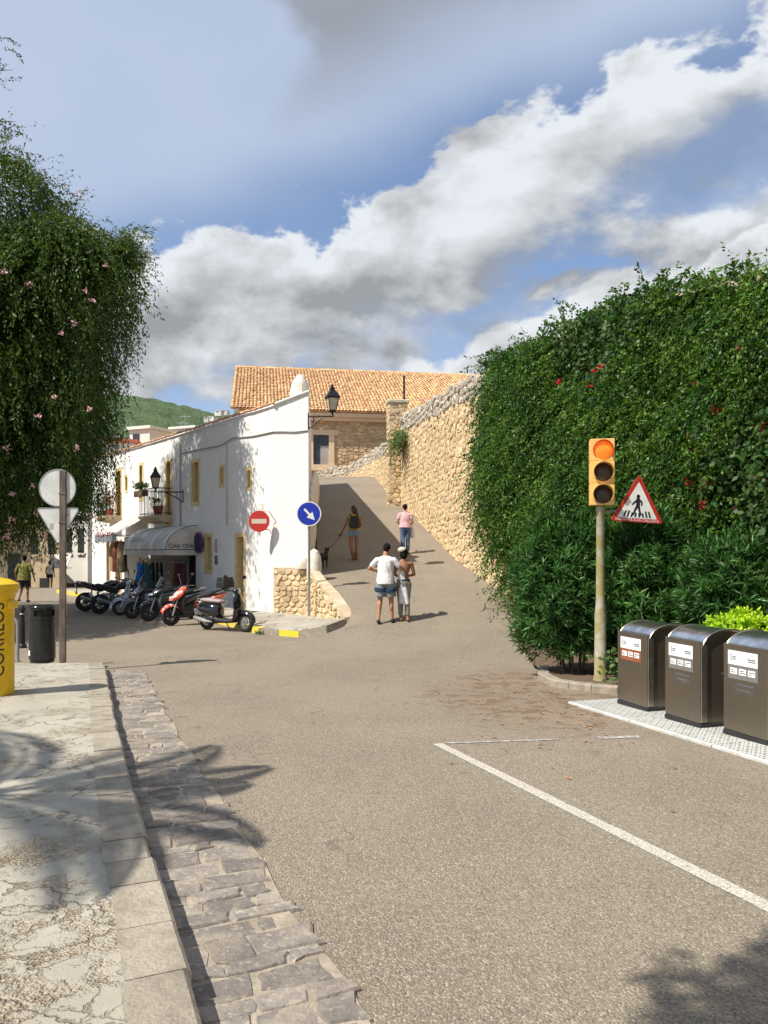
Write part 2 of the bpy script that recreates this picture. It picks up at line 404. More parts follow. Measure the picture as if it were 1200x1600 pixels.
m('dry_leaf', (0.30, 0.13, 0.06), 0.8, island=0.4, col2=(0.36, 0.2, 0.08))
m('red_flower', (0.62, 0.03, 0.05), 0.6, island=0.3)
m('pink_flower', (0.72, 0.40, 0.42), 0.6, island=0.2)
m('hill_green', (0.060, 0.105, 0.045), 0.95, col2=(0.105, 0.165, 0.062), scale=0.035, detail=9, lo=0.3, hi=0.7, bump=1.0, bscale=0.12, bdist=9)
m('far_white', (0.74, 0.72, 0.66), 0.9, col2=(0.62, 0.60, 0.55), scale=0.4)
m('far_grey', (0.40, 0.38, 0.35), 0.9, col2=(0.30, 0.28, 0.26), scale=0.6)
m('red_roof', (0.50, 0.12, 0.06), 0.9, col2=(0.42, 0.16, 0.09), scale=3, bump=0.4, bscale=10)
m('canvas', (0.62, 0.58, 0.52), 0.85, col2=(0.48, 0.46, 0.43), scale=2.0, bump=0.2, bscale=30)
m('canvas_pink', (0.60, 0.52, 0.48), 0.85, col2=(0.50, 0.44, 0.42), scale=4)
m('valance_grey', (0.22, 0.23, 0.25), 0.85)
m('flower_pot', (0.50, 0.15, 0.08), 0.8)
m('plant_green', (0.10, 0.16, 0.04), 0.6, island=0.4, transl=0.2)
for n_, c_ in (('cloth_blue', (0.01, 0.22, 0.72)), ('cloth_maroon', (0.10, 0.02, 0.03)), ('cloth_olive', (0.06, 0.06, 0.04)), ('cloth_sand', (0.42, 0.30, 0.18)),
               ('cloth_dark', (0.03, 0.03, 0.035)), ('cloth_teal', (0.03, 0.10, 0.11)), ('cloth_rust', (0.24, 0.07, 0.03)), ('cloth_pale', (0.60, 0.54, 0.46)),
               ('cloth_white', (0.80, 0.79, 0.77)), ('cloth_pink', (0.74, 0.46, 0.50)), ('cloth_green', (0.20, 0.20, 0.045)), ('cloth_mustard', (0.48, 0.30, 0.05))):
    m(n_, c_, 0.9, scale=14, bump=0.5, bscale=22, bdist=0.02)
m('denim', (0.06, 0.10, 0.19), 0.9, col2=(0.12, 0.18, 0.29), scale=9, bump=0.3, bscale=30)
m('denim_pale', (0.16, 0.23, 0.33), 0.9, col2=(0.26, 0.33, 0.42), scale=12, bump=0.3, bscale=30)
m('shorts_grey', (0.19, 0.21, 0.24), 0.9, col2=(0.27, 0.28, 0.29), scale=16, bump=0.3, bscale=30, stretch=(3, 3, 0.6))
m('stripe_navy', (0.015, 0.03, 0.06), 0.9, col2=(0.02, 0.06, 0.11), scale=8)
m('trouser_grey', (0.20, 0.19, 0.17), 0.9, col2=(0.28, 0.26, 0.22), scale=9, bump=0.5, bscale=25, stretch=(2, 2, 0.5))
m('skin', (0.46, 0.24, 0.14), 0.6, col2=(0.42, 0.20, 0.11), scale=8)
m('skin_tan', (0.34, 0.16, 0.08), 0.6, col2=(0.30, 0.13, 0.065), scale=8)
m('hair_black', (0.010, 0.008, 0.007), 0.85, bump=1.0, bscale=70, bdist=0.02, spec=0.2)
m('hair_brown', (0.055, 0.024, 0.012), 0.5, bump=0.6, bscale=60, stretch=(3, 3, 0.5))
m('boot_brown', (0.22, 0.09, 0.035), 0.7)
m('shoe_black', (0.02, 0.02, 0.022), 0.6)
m('dog_fur', (0.010, 0.010, 0.011), 0.7, bump=0.5, bscale=80)
m('scooter_black', (0.012, 0.012, 0.014), 0.12, coat=0.8)
m('scooter_red', (0.62, 0.09, 0.04), 0.2, coat=0.6, col2=(0.75, 0.62, 0.54), scale=7, lo=0.52, hi=0.56)
m('scooter_silver', (0.42, 0.46, 0.52), 0.25, metal=0.4, coat=0.5)
m('scooter_white', (0.75, 0.74, 0.72), 0.25, coat=0.5)
m('scooter_grey', (0.10, 0.105, 0.11), 0.3, coat=0.4)
m('plastic_black', (0.016, 0.016, 0.017), 0.55)
m('seat_pale', (0.38, 0.31, 0.30), 0.6)
m('chrome', (0.75, 0.75, 0.75), 0.15, metal=1.0)
m('alloy', (0.45, 0.44, 0.42), 0.35, metal=0.8)
m('tail_red', (0.45, 0.02, 0.02), 0.2)
m('headlight', (0.70, 0.72, 0.74), 0.1, spec=0.8)
m('plate_white', (0.78, 0.80, 0.82), 0.4)

def road_material():
    mt = bpy.data.materials.new('road'); mt.use_nodes = True; nt = mt.node_tree; N = nt.nodes; L = nt.links; p = N['Principled BSDF']
    geo = N.new('ShaderNodeNewGeometry'); pos = geo.outputs['Position']
    def noise(sc, det, ro=0.6, v=None):
        n = N.new('ShaderNodeTexNoise'); L.new(v or pos, n.inputs['Vector']); n.inputs['Scale'].default_value = sc; n.inputs['Detail'].default_value = det; n.inputs['Roughness'].default_value = ro; return n.outputs[0]
    def ramp(x, a, b):
        n = N.new('ShaderNodeMapRange'); n.interpolation_type = 'SMOOTHSTEP'; L.new(x, n.inputs[0]); n.inputs[1].default_value = a; n.inputs[2].default_value = b; return n.outputs[0]
    def mth(op, a, b):
        n = N.new('ShaderNodeMath'); n.operation = op
        for x, s in ((a, n.inputs[0]), (b, n.inputs[1])):
            if hasattr(x, 'is_linked'): L.new(x, s)
            else: s.default_value = x
        return n.outputs[0]
    def mix(f, a, b):
        n = N.new('ShaderNodeMix'); n.data_type = 'RGBA'
        if hasattr(f, 'is_linked'): L.new(f, n.inputs[0])
        else: n.inputs[0].default_value = f
        for x, s in ((a, n.inputs[6]), (b, n.inputs[7])):
            if hasattr(x, 'is_linked'): L.new(x, s)
            else: s.default_value = (*x, 1)
        return n.outputs[2]
    vor = N.new('ShaderNodeTexVoronoi'); L.new(pos, vor.inputs['Vector']); vor.inputs['Scale'].default_value = 105
    chip = N.new('ShaderNodeSeparateColor'); L.new(vor.outputs['Color'], chip.inputs[0])
    c = mix(ramp(noise(0.55, 5), 0.35, 0.68), (0.280, 0.236, 0.176), (0.228, 0.192, 0.145))
    c = mix(mth('MULTIPLY', ramp(chip.outputs[0], 0.62, 0.95), 0.75), c, (0.44, 0.38, 0.30))
    c = mix(mth('MULTIPLY', ramp(chip.outputs[1], 0.55, 0.95), 0.65), c, (0.115, 0.10, 0.088))
    c = mix(mth('MULTIPLY', ramp(noise(230, 2), 0.5, 0.75), 0.5), c, (0.13, 0.115, 0.10))
    # small tar spots and oil marks
    c = mix(mth('MULTIPLY', ramp(noise(3.3, 3), 0.67, 0.74), 0.55), c, (0.12, 0.105, 0.09))
    # cracks
    v2 = N.new('ShaderNodeTexVoronoi'); v2.feature = 'DISTANCE_TO_EDGE'; v2.inputs['Scale'].default_value = 0.5
    wob = N.new('ShaderNodeTexNoise'); L.new(pos, wob.inputs['Vector']); wob.inputs['Scale'].default_value = 2.5; wob.inputs['Detail'].default_value = 5
    av = N.new('ShaderNodeVectorMath'); av.operation = 'MULTIPLY_ADD'; L.new(wob.outputs['Color'], av.inputs[0]); av.inputs[1].default_value = (0.7, 0.7, 0.7); L.new(pos, av.inputs[2]); L.new(av.outputs[0], v2.inputs['Vector'])
    crack = mth('MULTIPLY', ramp(v2.outputs['Distance'], 0.008, 0.002), ramp(noise(0.8, 3), 0.52, 0.62))
    c = mix(mth('MULTIPLY', crack, 0.5), c, (0.10, 0.085, 0.07))
    # rotted leaf litter trodden into the asphalt between the planter and the parking bay
    sp = N.new('ShaderNodeSeparateXYZ'); L.new(pos, sp.inputs[0])
    dx = mth('DIVIDE', mth('SUBTRACT', sp.outputs[0], 2.1), 1.9); dy = mth('DIVIDE', mth('SUBTRACT', sp.outputs[1], 10.2), 3.0)
    rr = mth('ADD', mth('MULTIPLY', dx, dx), mth('MULTIPLY', dy, dy))
    st = N.new('ShaderNodeVectorMath'); st.operation = 'MULTIPLY'; L.new(pos, st.inputs[0]); st.inputs[1].default_value = (1.0, 1.0, 1.0)
    lit = mth('MULTIPLY', ramp(rr, 1.0, 0.25), ramp(noise(4.2, 6, 0.65, st.outputs[0]), 0.50, 0.60))
    c = mix(mth('MULTIPLY', lit, 0.75), c, (0.125, 0.075, 0.045))
    lit2 = mth('MULTIPLY', ramp(rr, 1.1, 0.1), 0.35)
    c = mix(lit2, c, (0.24, 0.17, 0.115))
    L.new(c, p.inputs['Base Color']); p.inputs['Roughness'].default_value = 0.9; p.inputs['Specular IOR Level'].default_value = 0.25
    b = N.new('ShaderNodeBump'); b.inputs['Strength'].default_value = 0.7; b.inputs['Distance'].default_value = 0.006
    L.new(mth('SUBTRACT', mth('ADD', mth('MULTIPLY', vor.outputs['Distance'], -1.6), mth('MULTIPLY', noise(30, 4), 0.4)), mth('MULTIPLY', crack, 0.8)), b.inputs['Height'])
    L.new(b.outputs[0], p.inputs['Normal']); MATS['road'] = mt
def pavement_material(name, worn):
    mt = bpy.data.materials.new(name); mt.use_nodes = True; nt = mt.node_tree; N = nt.nodes; L = nt.links; p = N['Principled BSDF']
    geo = N.new('ShaderNodeNewGeometry'); pos = geo.outputs['Position']
    def noise(sc, det, ro=0.6, v=None):
        n = N.new('ShaderNodeTexNoise'); L.new(v or pos, n.inputs['Vector']); n.inputs['Scale'].default_value = sc; n.inputs['Detail'].default_value = det; n.inputs['Roughness'].default_value = ro; return n
    def ramp(x, a, b):
        n = N.new('ShaderNodeMapRange'); n.interpolation_type = 'SMOOTHSTEP'; L.new(x, n.inputs[0]); n.inputs[1].default_value = a; n.inputs[2].default_value = b; return n.outputs[0]
    def mth(op, a, b):
        n = N.new('ShaderNodeMath'); n.operation = op
        for x, s in ((a, n.inputs[0]), (b, n.inputs[1])):
            if hasattr(x, 'is_linked'): L.new(x, s)
            else: s.default_value = x
        return n.outputs[0]
    def mix(f, a, b):
        n = N.new('ShaderNodeMix'); n.data_type = 'RGBA'
        if hasattr(f, 'is_linked'): L.new(f, n.inputs[0])
        else: n.inputs[0].default_value = f
        for x, s in ((a, n.inputs[6]), (b, n.inputs[7])):
            if hasattr(x, 'is_linked'): L.new(x, s)
            else: s.default_value = (*x, 1)
        return n.outputs[2]
    c = mix(ramp(noise(1.4, 5).outputs[0], 0.35, 0.65), (0.415, 0.39, 0.325), (0.35, 0.325, 0.27))
    c = mix(mth('MULTIPLY', ramp(noise(90, 2).outputs[0], 0.5, 0.7), 0.35), c, (0.29, 0.26, 0.22))
    # worn areas where the cement skin is gone and aggregate shows
    w0 = noise(0.9, 3, 0.55).outputs[0]; w1 = noise(7, 5, 0.7).outputs[0]
    wornf = ramp(mth('ADD', mth('MULTIPLY', w0, 0.6), mth('MULTIPLY', w1, 0.4)), 0.52 - 0.03 * worn, 0.60 - 0.03 * worn)
    vor = N.new('ShaderNodeTexVoronoi'); L.new(pos, vor.inputs['Vector']); vor.inputs['Scale'].default_value = 75
    chip = N.new('ShaderNodeSeparateColor'); L.new(vor.outputs['Color'], chip.inputs[0])
    ag = mix(chip.outputs[0], (0.24, 0.18, 0.12), (0.48, 0.42, 0.32))
    c = mix(mth('MULTIPLY', wornf, 0.85), c, ag)
    wob = noise(3.0, 5); av = N.new('ShaderNodeVectorMath'); av.operation = 'MULTIPLY_ADD'
    L.new(wob.outputs['Color'], av.inputs[0]); av.inputs[1].default_value = (0.55, 0.55, 0.55); L.new(pos, av.inputs[2])
    crack = None
    for sc, wd, thr in ((1.3, 0.018, 0.40), (4.5, 0.04, 0.53)):
        v2 = N.new('ShaderNodeTexVoronoi'); v2.feature = 'DISTANCE_TO_EDGE'; v2.inputs['Scale'].default_value = sc; L.new(av.outputs[0], v2.inputs['Vector'])
        k = mth('MULTIPLY', ramp(v2.outputs['Distance'], wd, wd * 0.3), ramp(noise(1.1, 3).outputs[0], thr, thr + 0.08))
        crack = k if crack is None else mth('MAXIMUM', crack, k)
    c = mix(mth('MULTIPLY', crack, 0.65), c, (0.17, 0.125, 0.085))
    c = mix(mth('MULTIPLY', ramp(noise(2.2, 6, 0.7).outputs[0], 0.62, 0.70), 0.6), c, (0.22, 0.15, 0.09))
    L.new(c, p.inputs['Base Color']); p.inputs['Roughness'].default_value = 0.92; p.inputs['Specular IOR Level'].default_value = 0.25
    b = N.new('ShaderNodeBump'); b.inputs['Strength'].default_value = 0.8; b.inputs['Distance'].default_value = 0.012
    h = mth('SUBTRACT', mth('MULTIPLY', noise(60, 5).outputs[0], 0.4), mth('ADD', mth('MULTIPLY', wornf, mth('ADD', 0.5, mth('MULTIPLY', vor.outputs['Distance'], 1.5))), crack))
    L.new(h, b.inputs['Height']); L.new(b.outputs[0], p.inputs['Normal']); MATS[name] = mt
m('joint', (0.42, 0.36, 0.28), 0.95, col2=(0.30, 0.25, 0.19), scale=9, bump=0.7, bscale=40, bdist=0.02)
road_material(); pavement_material('pavement', -0.3); pavement_material('pavement_plain', -0.8)
# ------------------------------------------------------------------ ground, ramp, pavements
def interp(pts, t, k=0, v=1):
    if t <= pts[0][k]: return pts[0][v]
    for a, b in zip(pts, pts[1:]):
        if t <= b[k]: return a[v] + (b[v] - a[v]) * (t - a[k]) / (b[k] - a[k])
    return pts[-1][v]
def sstep(x, a, b):
    t = max(0.0, min(1.0, (x - a) / (b - a))); return t * t * (3 - 2 * t)
WALL = [(8.6, 0.0), (7.3, 6.0), (6.2, 10.0), (5.0, 13.5), (3.39, 18.56), (2.28, 23.9), (1.34, 32.2), (0.55, 37.5), (-0.6, 48.8), (-2.2, 52.0), (-4.9, 54.0)]
XLP = [(13.4, -6.0), (15.0, -4.5), (16.0, -3.2), (17.0, -1.9), (17.7, -0.95), (18.2, -0.95), (21.7, -2.10), (30, -2.78), (48.8, -4.7), (60, -6)]
XRP = [(y, x) for x, y in WALL if y <= 49] + [(60, -1.6)]
def ramp_line(Y):
    z = 0.2 * Y - 3.5
    if Y > 48: z = 6.1 + 0.2 * (Y - 48) - 0.03 * (Y - 48) ** 2
    b = -0.39 if Y > 13 else -0.03 * Y
    k = 0.30; d = max(k - abs(z - b), 0) / k
    return max(z, b) + d * d * k / 4
def ramp_z(X, Y):
    xl = interp(XLP, Y); b = base_z(X, Y) if Y < 41 else -0.39
    wd = 2.2 * (1 - max(0, min(1, (Y - 16.3) / 1.6))) + 0.02
    w = sstep(X, xl, xl + wd)
    return b + 0.004 - 0.012 * (1 - sstep(Y, 13.4, 14.6)) + w * (ramp_line(Y) - b)
def on_ramp(px, py):
    lo, hi = 14.0, 48.0
    for _ in range(60):
        mid = (lo + hi) / 2
        if EYE + (HV - py) / F * mid > ramp_z((px - 600) / F * mid, mid): lo = mid
        else: hi = mid
    return Vector(((px - 600) / F * lo, lo, ramp_z((px - 600) / F * lo, lo)))

def grid(xs, ys, zf):
    X, Y = np.meshgrid(xs, ys); nx, ny = len(xs), len(ys)
    Z = np.array([[zf(x, y) for x in xs] for y in ys])
    v = np.stack([X.ravel(), Y.ravel(), Z.ravel()], 1)
    i = np.arange(nx - 1)[None, :] + nx * np.arange(ny - 1)[:, None]; i = i.ravel()
    return v, np.stack([i, i + 1, i + nx + 1, i + nx], 1)
def geo_steps(a, b, n): return list(np.sign(a) * np.geomspace(abs(a), abs(b), n))
xs = geo_steps(-3500, -30, 16) + list(np.arange(-28, 28, 2.0)) + geo_steps(30, 3500, 16)
ys = [-200, -80, -40] + list(np.arange(-20, 60, 1.0)) + list(np.geomspace(60, 5000, 22))
v, f = grid(np.array(xs), np.array(ys), base_z)
struct(np_mesh('ground', v, f, MATS['road'], smooth=0.5))
# the lane that climbs along the stone wall
rows = list(np.arange(13.4, 60, 0.2)); NC = 26; vs = []
for Y in rows:
    a, b = interp(XLP, Y), interp(XRP, Y) + 0.12
    for t in np.linspace(0, 1, NC): X = a + (b - a) * t; vs.append((X, Y, ramp_z(X, Y)))
i = (np.arange(NC - 1)[None, :] + NC * np.arange(len(rows) - 1)[:, None]).ravel()
struct(np_mesh('ramp_road', np.array(vs), np.stack([i, i + 1, i + NC + 1, i + NC], 1), MATS['road'], smooth=0.8))

# left sidewalk with kerb stones and a gutter of flat stones
KERB = [(-3.0, 1.05), (0.0, 0.28), (2.51, -0.58), (3.51, -1.0), (5.82, -1.94), (7.9, -2.76), (10.0, -3.57), (12.55, -4.56)]   # (Y, X) of the kerb's road edge
def kx(Y): return interp(KERB, Y)
def kpt(Y, off):                                   # off metres to the left of the kerb edge
    d = Vector((kx(Y + 0.3) - kx(Y - 0.3), 0.6, 0)).normalized(); n = Vector((-d.y, d.x, 0))
    return Vector((kx(Y), Y, 0)) + n * off, d
SW = 0.15
rows = list(np.arange(-3, 12.61, 0.2)); NC = 30; vs = []
for Y in rows:
    p, _ = kpt(Y, 0.205)
    for t in np.linspace(0, 1, NC):
        X = p.x + (-15 - p.x) * t
        vs.append((X, p.y * (1 - t) + Y * t, base_z(0, Y) + SW - 0.006))
i = (np.arange(NC - 1)[None, :] + NC * np.arange(len(rows) - 1)[:, None]).ravel()
sw = struct(np_mesh('sidewalk', np.array(vs), np.stack([i + 1, i, i + NC, i + NC + 1], 1), MATS['pavement'], smooth=0.5))
# far end face of the sidewalk
mb = MB(); e0, _ = kpt(12.6, 0.24)
mb.add([(e0.x, e0.y + 0.003, base_z(0, 12.6) + SW - 0.004), (-15, 12.603, base_z(0, 12.6) + SW - 0.004), (-15, 12.603, -0.6), (e0.x, e0.y + 0.003, -0.6)], [(0, 1, 2, 3)])
mb.build('end_face', MATS['kerb_stone'], sw, 0)
kerb = struct(bpy.data.objects.new('kerb', None)); COL.objects.link(kerb); WM['kerb'] = Matrix.Identity(4)
Y = -2.5
while Y < 12.3:
    ln = rnd.uniform(0.30, 0.52); Y1 = min(Y + ln * 0.92, 12.62); mb = MB()
    a, da = kpt(Y + 0.004, 0); b, db = kpt(Y1 - 0.004, 0)
    dz = rnd.uniform(-0.003, 0.004); jo = rnd.uniform(-0.012, 0.010); wd = 0.235
    rings = []
    for (P, d, YY) in ((a, da, Y), (b, db, Y1)):
        n = Vector((-d.y, d.x, 0)); z = base_z(0, YY) + SW + dz; q = P + n * (-jo)
        rings.append([q + Vector((0, 0, -0.5)), q + Vector((0, 0, z - 0.018)), q + n * 0.018 + Vector((0, 0, z)), q + n * wd + Vector((0, 0, z)), q + n * wd + Vector((0, 0, -0.5))])
    m0, m1 = rings
    rings = [[p.lerp(r, 0.0) for p, r in zip(m0, m1)], [p.lerp(r, 1.0) for p, r in zip(m0, m1)]]
    mb.loft(rings); mb.build('kerb_stone', MATS['kerb_stone'], kerb, 0.3); Y = Y1
gut = struct(bpy.data.objects.new('gutter', None)); COL.objects.link(gut); WM['gutter'] = Matrix.Identity(4)
def flat_stone(poly, z, th, mat, parent, name, tilt=0.0):
    """irregular flat stone with chamfered top; poly world xy counter-clockwise"""
    n = len(poly); c = Vector((sum(p[0] for p in poly) / n, sum(p[1] for p in poly) / n))
    def ring(k, h): return [(c.x + (p[0] - c.x) * k, c.y + (p[1] - c.y) * k, z(p[1]) + h + tilt * (p[0] - c.x)) for p in poly]
    mb = MB(); mb.loft([ring(1.0, -0.05), ring(1.0, th - 0.010), ring(0.90, th)]); return mb.build(name, mat, parent, 0.5)
Y = -1.0
while Y < 12.4:
    rl = rnd.uniform(0.085, 0.20) * (1.0 if Y > 2 else 1.6); W = 0.57 + rnd.uniform(-0.04, 0.05)
    ncut = rnd.choice([1, 2, 2, 3]); cuts = sorted([0.0, 1.0] + [rnd.uniform(0.2, 0.8) for _ in range(ncut)])
    cuts = [c for i, c in enumerate(cuts) if i == 0 or c - cuts[i - 1] > 0.16 or c == 1.0]
    if len(cuts) > 2 and cuts[-1] - cuts[-2] < 0.14: cuts.pop(-2)
    for c0, c1 in zip(cuts, cuts[1:]):
        g = 0.005; j = lambda s=0.014: rnd.uniform(-s, s)
        pts = []
        for (cc, yy) in ((c1 * W - g, Y + g), ((c0 + c1) / 2 * W, Y + g), (c0 * W + g, Y + g), (c0 * W + g, Y + rl / 2), (c0 * W + g, Y + rl - g), ((c0 + c1) / 2 * W, Y + rl - g), (c1 * W - g, Y + rl - g), (c1 * W - g, Y + rl / 2)):
            p, d = kpt(yy + j(0.017), -0.006 - cc + j(0.022) * (1 if 0 < c0 and c1 < 1 else 0.8)); pts.append((p.x, p.y))
        pts = pts[::-1]
        a2 = sum(p[0] * q[1] - q[0] * p[1] for p, q in zip(pts, pts[1:] + pts[:1]))
        if a2 < 0: pts = pts[::-1]
        flat_stone(pts, lambda y: base_z(0, y), rnd.uniform(0.008, 0.022), MATS['sett'], gut, 'gutter_stone', rnd.uniform(-0.03, 0.03))
    Y += rl
mb = MB(); vs = []
for Y in np.arange(-1.1, 12.5, 0.3):
    a, _ = kpt(Y, 0.0); b, _ = kpt(Y, -0.575 - 0.02 * math.sin(Y * 5)); vs.append([(a.x, a.y, base_z(0, Y) + 0.005), (b.x, b.y, base_z(0, Y) + 0.004)])
mb.loft(vs, cap=False, closed=False); mb.build('joint_bed', MATS['joint'], gut, 0.5)

# painted parking bay
def strip(name, pts, w, mat, parent, dz=0.004):
    mb = MB(); rings = []
    pts = [Vector((p[0], p[1], 0)) for p in pts]
    for i, p in enumerate(pts):
        d = (pts[min(i + 1, len(pts) - 1)] - pts[max(0, i - 1)]).normalized(); n = Vector((-d.y, d.x, 0))
        j = rnd.uniform(-0.004, 0.004)
        rings.append([p + n * (w / 2 + j) + Vector((0, 0, base_z(0, p.y) + dz)), p - n * (w / 2 + j) + Vector((0, 0, base_z(0, p.y) + dz))])
    mb.loft(rings, cap=False, closed=False); return mb.build(name, mat, parent, 0)
bay = struct(bpy.data.objects.new('parking_marking', None)); COL.objects.link(bay); WM['parking_marking'] = Matrix.Identity(4)
P0, P1, P2 = Vector((0.50, 7.23)), Vector((2.6, 1.7)), Vector((2.42, 7.52))
strip('painted_line', [P0.lerp(P1, t) for t in np.linspace(0, 1, 30)], 0.10, MATS['paint_white'], bay)
strip('painted_line', [P0.lerp(P2, t) for t in np.linspace(0.03, 0.62, 14)], 0.045, MATS['paint_worn'], bay, 0.006)
strip('painted_line', [P0.lerp(P2, t) for t in np.linspace(0.82, 1.04, 6)], 0.09, MATS['paint_worn'], bay, 0.006)

# ------------------------------------------------------------------ rubble masonry
def vor_cells(W, H, dx, dz, seed, jit=0.42):
    r = random.Random(seed); nx, nz = int(W / dx) + 3, int(H / dz) + 3; P = {}
    for j in range(-2, nz + 2):
        sh = r.uniform(0, 1)
        for i in range(-2, nx + 2):
            P[i, j] = ((i + sh + r.uniform(-jit, jit)) * dx, (j + 0.5 + r.uniform(-jit, jit) * 0.9) * dz)
    cells = []
    for j in range(-1, nz + 1):
        for i in range(-1, nx + 1):
            x, z = P[i, j]
            if not (-dx < x < W + dx and -dz < z < H + dz): continue
            poly = [(x - 1.3 * dx, z - 1.3 * dz), (x + 1.3 * dx, z - 1.3 * dz), (x + 1.3 * dx, z + 1.3 * dz), (x - 1.3 * dx, z + 1.3 * dz)]
            for dj in (-2, -1, 0, 1, 2):
                for di in (-2, -1, 0, 1, 2):
                    if (di or dj) and (i + di, j + dj) in P:
                        qx, qz = P[i + di, j + dj]; nx_, nz_ = (qx - x) / dx ** 2, (qz - z) / dz ** 2    # bisector in scaled space
                        mx, mz = (x + qx) / 2, (z + qz) / 2; out = []
                        for a, b in zip(poly, poly[1:] + poly[:1]):
                            da = (a[0] - mx) * nx_ + (a[1] - mz) * nz_; db = (b[0] - mx) * nx_ + (b[1] - mz) * nz_
                            if da <= 0: out.append(a)
                            if da * db < 0: t = da / (da - db); out.append((a[0] + (b[0] - a[0]) * t, a[1] + (b[1] - a[1]) * t))
                        poly = out
                        if len(poly) < 3: break
                if len(poly) < 3: break
            if len(poly) >= 3: cells.append(poly)
    return cells
def masonry(parent, fmap, W, H, dx, dz, seed, mat_piece, mat_mass, n_piece, inside, score, gap=0.012, proud=(0.015, 0.055), name='stone', mats=None):
    """stones on the surface fmap(s, z, out); the n_piece with the largest score are objects, the rest one mass"""
    r = random.Random(seed + 5); st = []
    for poly in vor_cells(W, H, dx, dz, seed):
        cx = sum(p[0] for p in poly) / len(poly); cz = sum(p[1] for p in poly) / len(poly)
        if not inside(cx, cz): continue
        if r.random() < 0.006: continue                      # a missing stone
        k = 1 - gap / (0.5 * min(dx, dz)) - r.uniform(0, 0.05); h = r.uniform(*proud)
        P = [(cx + (p[0] - cx) * k, cz + (p[1] - cz) * k) for p in poly]
        # cut sharp corners
        Q = []
        for a, b, c in zip(P[-1:] + P[:-1], P, P[1:] + P[:1]):
            Q += [(b[0] + (a[0] - b[0]) * 0.2, b[1] + (a[1] - b[1]) * 0.2), (b[0] + (c[0] - b[0]) * 0.2, b[1] + (c[1] - b[1]) * 0.2)]
        tx, tz = r.uniform(-0.02, 0.02), r.uniform(-0.02, 0.02)
        ring = lambda kk, o: [fmap(cx + (p[0] - cx) * kk, cz + (p[1] - cz) * kk, o + tx * (p[0] - cx) / dx + tz * (p[1] - cz) / dz) for p in Q]
        st.append((score(cx, cz), [ring(1, -0.03), ring(0.985, h * 0.7), ring(0.84, h)], cz))
    st.sort(key=lambda t: -t[0])
    mass = {}
    for k, (_, rings, cz) in enumerate(st):
        if k < n_piece:
            mb = MB(); mb.loft(rings); mb.build(name, mat_piece, parent, 0.45)
        else:
            mass.setdefault(0, MB()).loft(rings)
    for mb in mass.values(): mb.build('rubble_mass', mat_mass, parent, 0.45, kind='stuff')
    return len(st)
# arc-length frame of the long wall, from the near end outwards
def poly_frame(pts):
    P = [Vector((x, y, 0)) for x, y in pts]; cum = [0.0]
    for a, b in zip(P, P[1:]): cum.append(cum[-1] + (b - a).length)
    def at_s(s):
        s = max(0.0, min(cum[-1] - 1e-4, s))
        for i in range(len(P) - 1):
            if s <= cum[i + 1]:
                t = (s - cum[i]) / (cum[i + 1] - cum[i]); p = P[i].lerp(P[i + 1], t)
                d0 = (P[i + 1] - P[max(i - 1, 0)]).normalized(); d1 = (P[min(i + 2, len(P) - 1)] - P[i]).normalized()
                d = d0.lerp(d1, t).normalized(); return p, d, Vector((-d.y, d.x, 0))
    return at_s, cum
wat, wcum = poly_frame(WALL)
TOPS = [(0, 4.9), (8.5, 5.0), (10.5, 5.35), (12.3, 5.95), (14, 6.15), (21, 6.5), (27, 7.0), (32.2, 7.45), (35.2, 7.75), (35.8, 7.75), (37.2, 7.5), (38.4, 7.15), (48.8, 7.95), (54, 7.05)]
def wall_top(Y, X=0): return interp(TOPS, Y)
def wall_ground(Y): return ramp_line(Y) if Y > 13 else -0.03 * Y
S_END = wcum[-1]
lane_wall = thing('stone_wall', 'tall pale rubble stone retaining wall climbing beside the lane', 'wall', (2.28, 23.9, 1.2))
mb = MB(); fr = []; n_seg = 160
for k in range(n_seg + 1):
    p, d, n = wat(S_END * k / n_seg); zt = wall_top(p.y) + rnd.uniform(-0.05, 0.05); zb = min(wall_ground(p.y), 6.2) - 0.6
    fr.append([p + Vector((0, 0, zb)), p + Vector((0, 0, zt)), p - n * 0.55 + Vector((0, 0, zt + 0.02)), p - n * 0.55 + Vector((0, 0, zb))])
mb.loft(fr); mb.build('wall_core', MATS['mortar'], lane_wall, 0.4)
def wmap(s, z, o):
    p, d, n = wat(s); return p + n * o + Vector((0, 0, z))
S0 = wcum[4] - 3.2
def w_in(a, b):
    def f(s, z):
        p, d, n = wat(S0 + s); g = wall_ground(min(p.y, 49)); t = wall_top(p.y)
        lo = g - 0.1 if a == 0 else t - a; hi = t - b
        return lo < z < hi and S0 + s < S_END - 0.1
    return f
COPE = 0.62
def w_score(s, z):
    p, d, n = wat(S0 + s)
    if p.y < 20 and p.x > 2.9: return 1e-3 * p.y              # under the climbing plant
    return 1 / p.y
n1 = masonry(lane_wall, lambda s, z, o: wmap(S0 + s, z, o), S_END - S0, 9.0, 0.30, 0.20, 11, MATS['stone_piece'], MATS['stone'], 300, w_in(0, COPE), w_score, gap=0.007, proud=(0.008, 0.045))
n2 = masonry(lane_wall, lambda s, z, o: wmap(S0 + s, z, o), S_END - S0, 9.0, 0.36, 0.21, 12, MATS['grey_stone'], MATS['grey_stone'], 0, w_in(COPE, -0.05), w_score, proud=(0.02, 0.08))
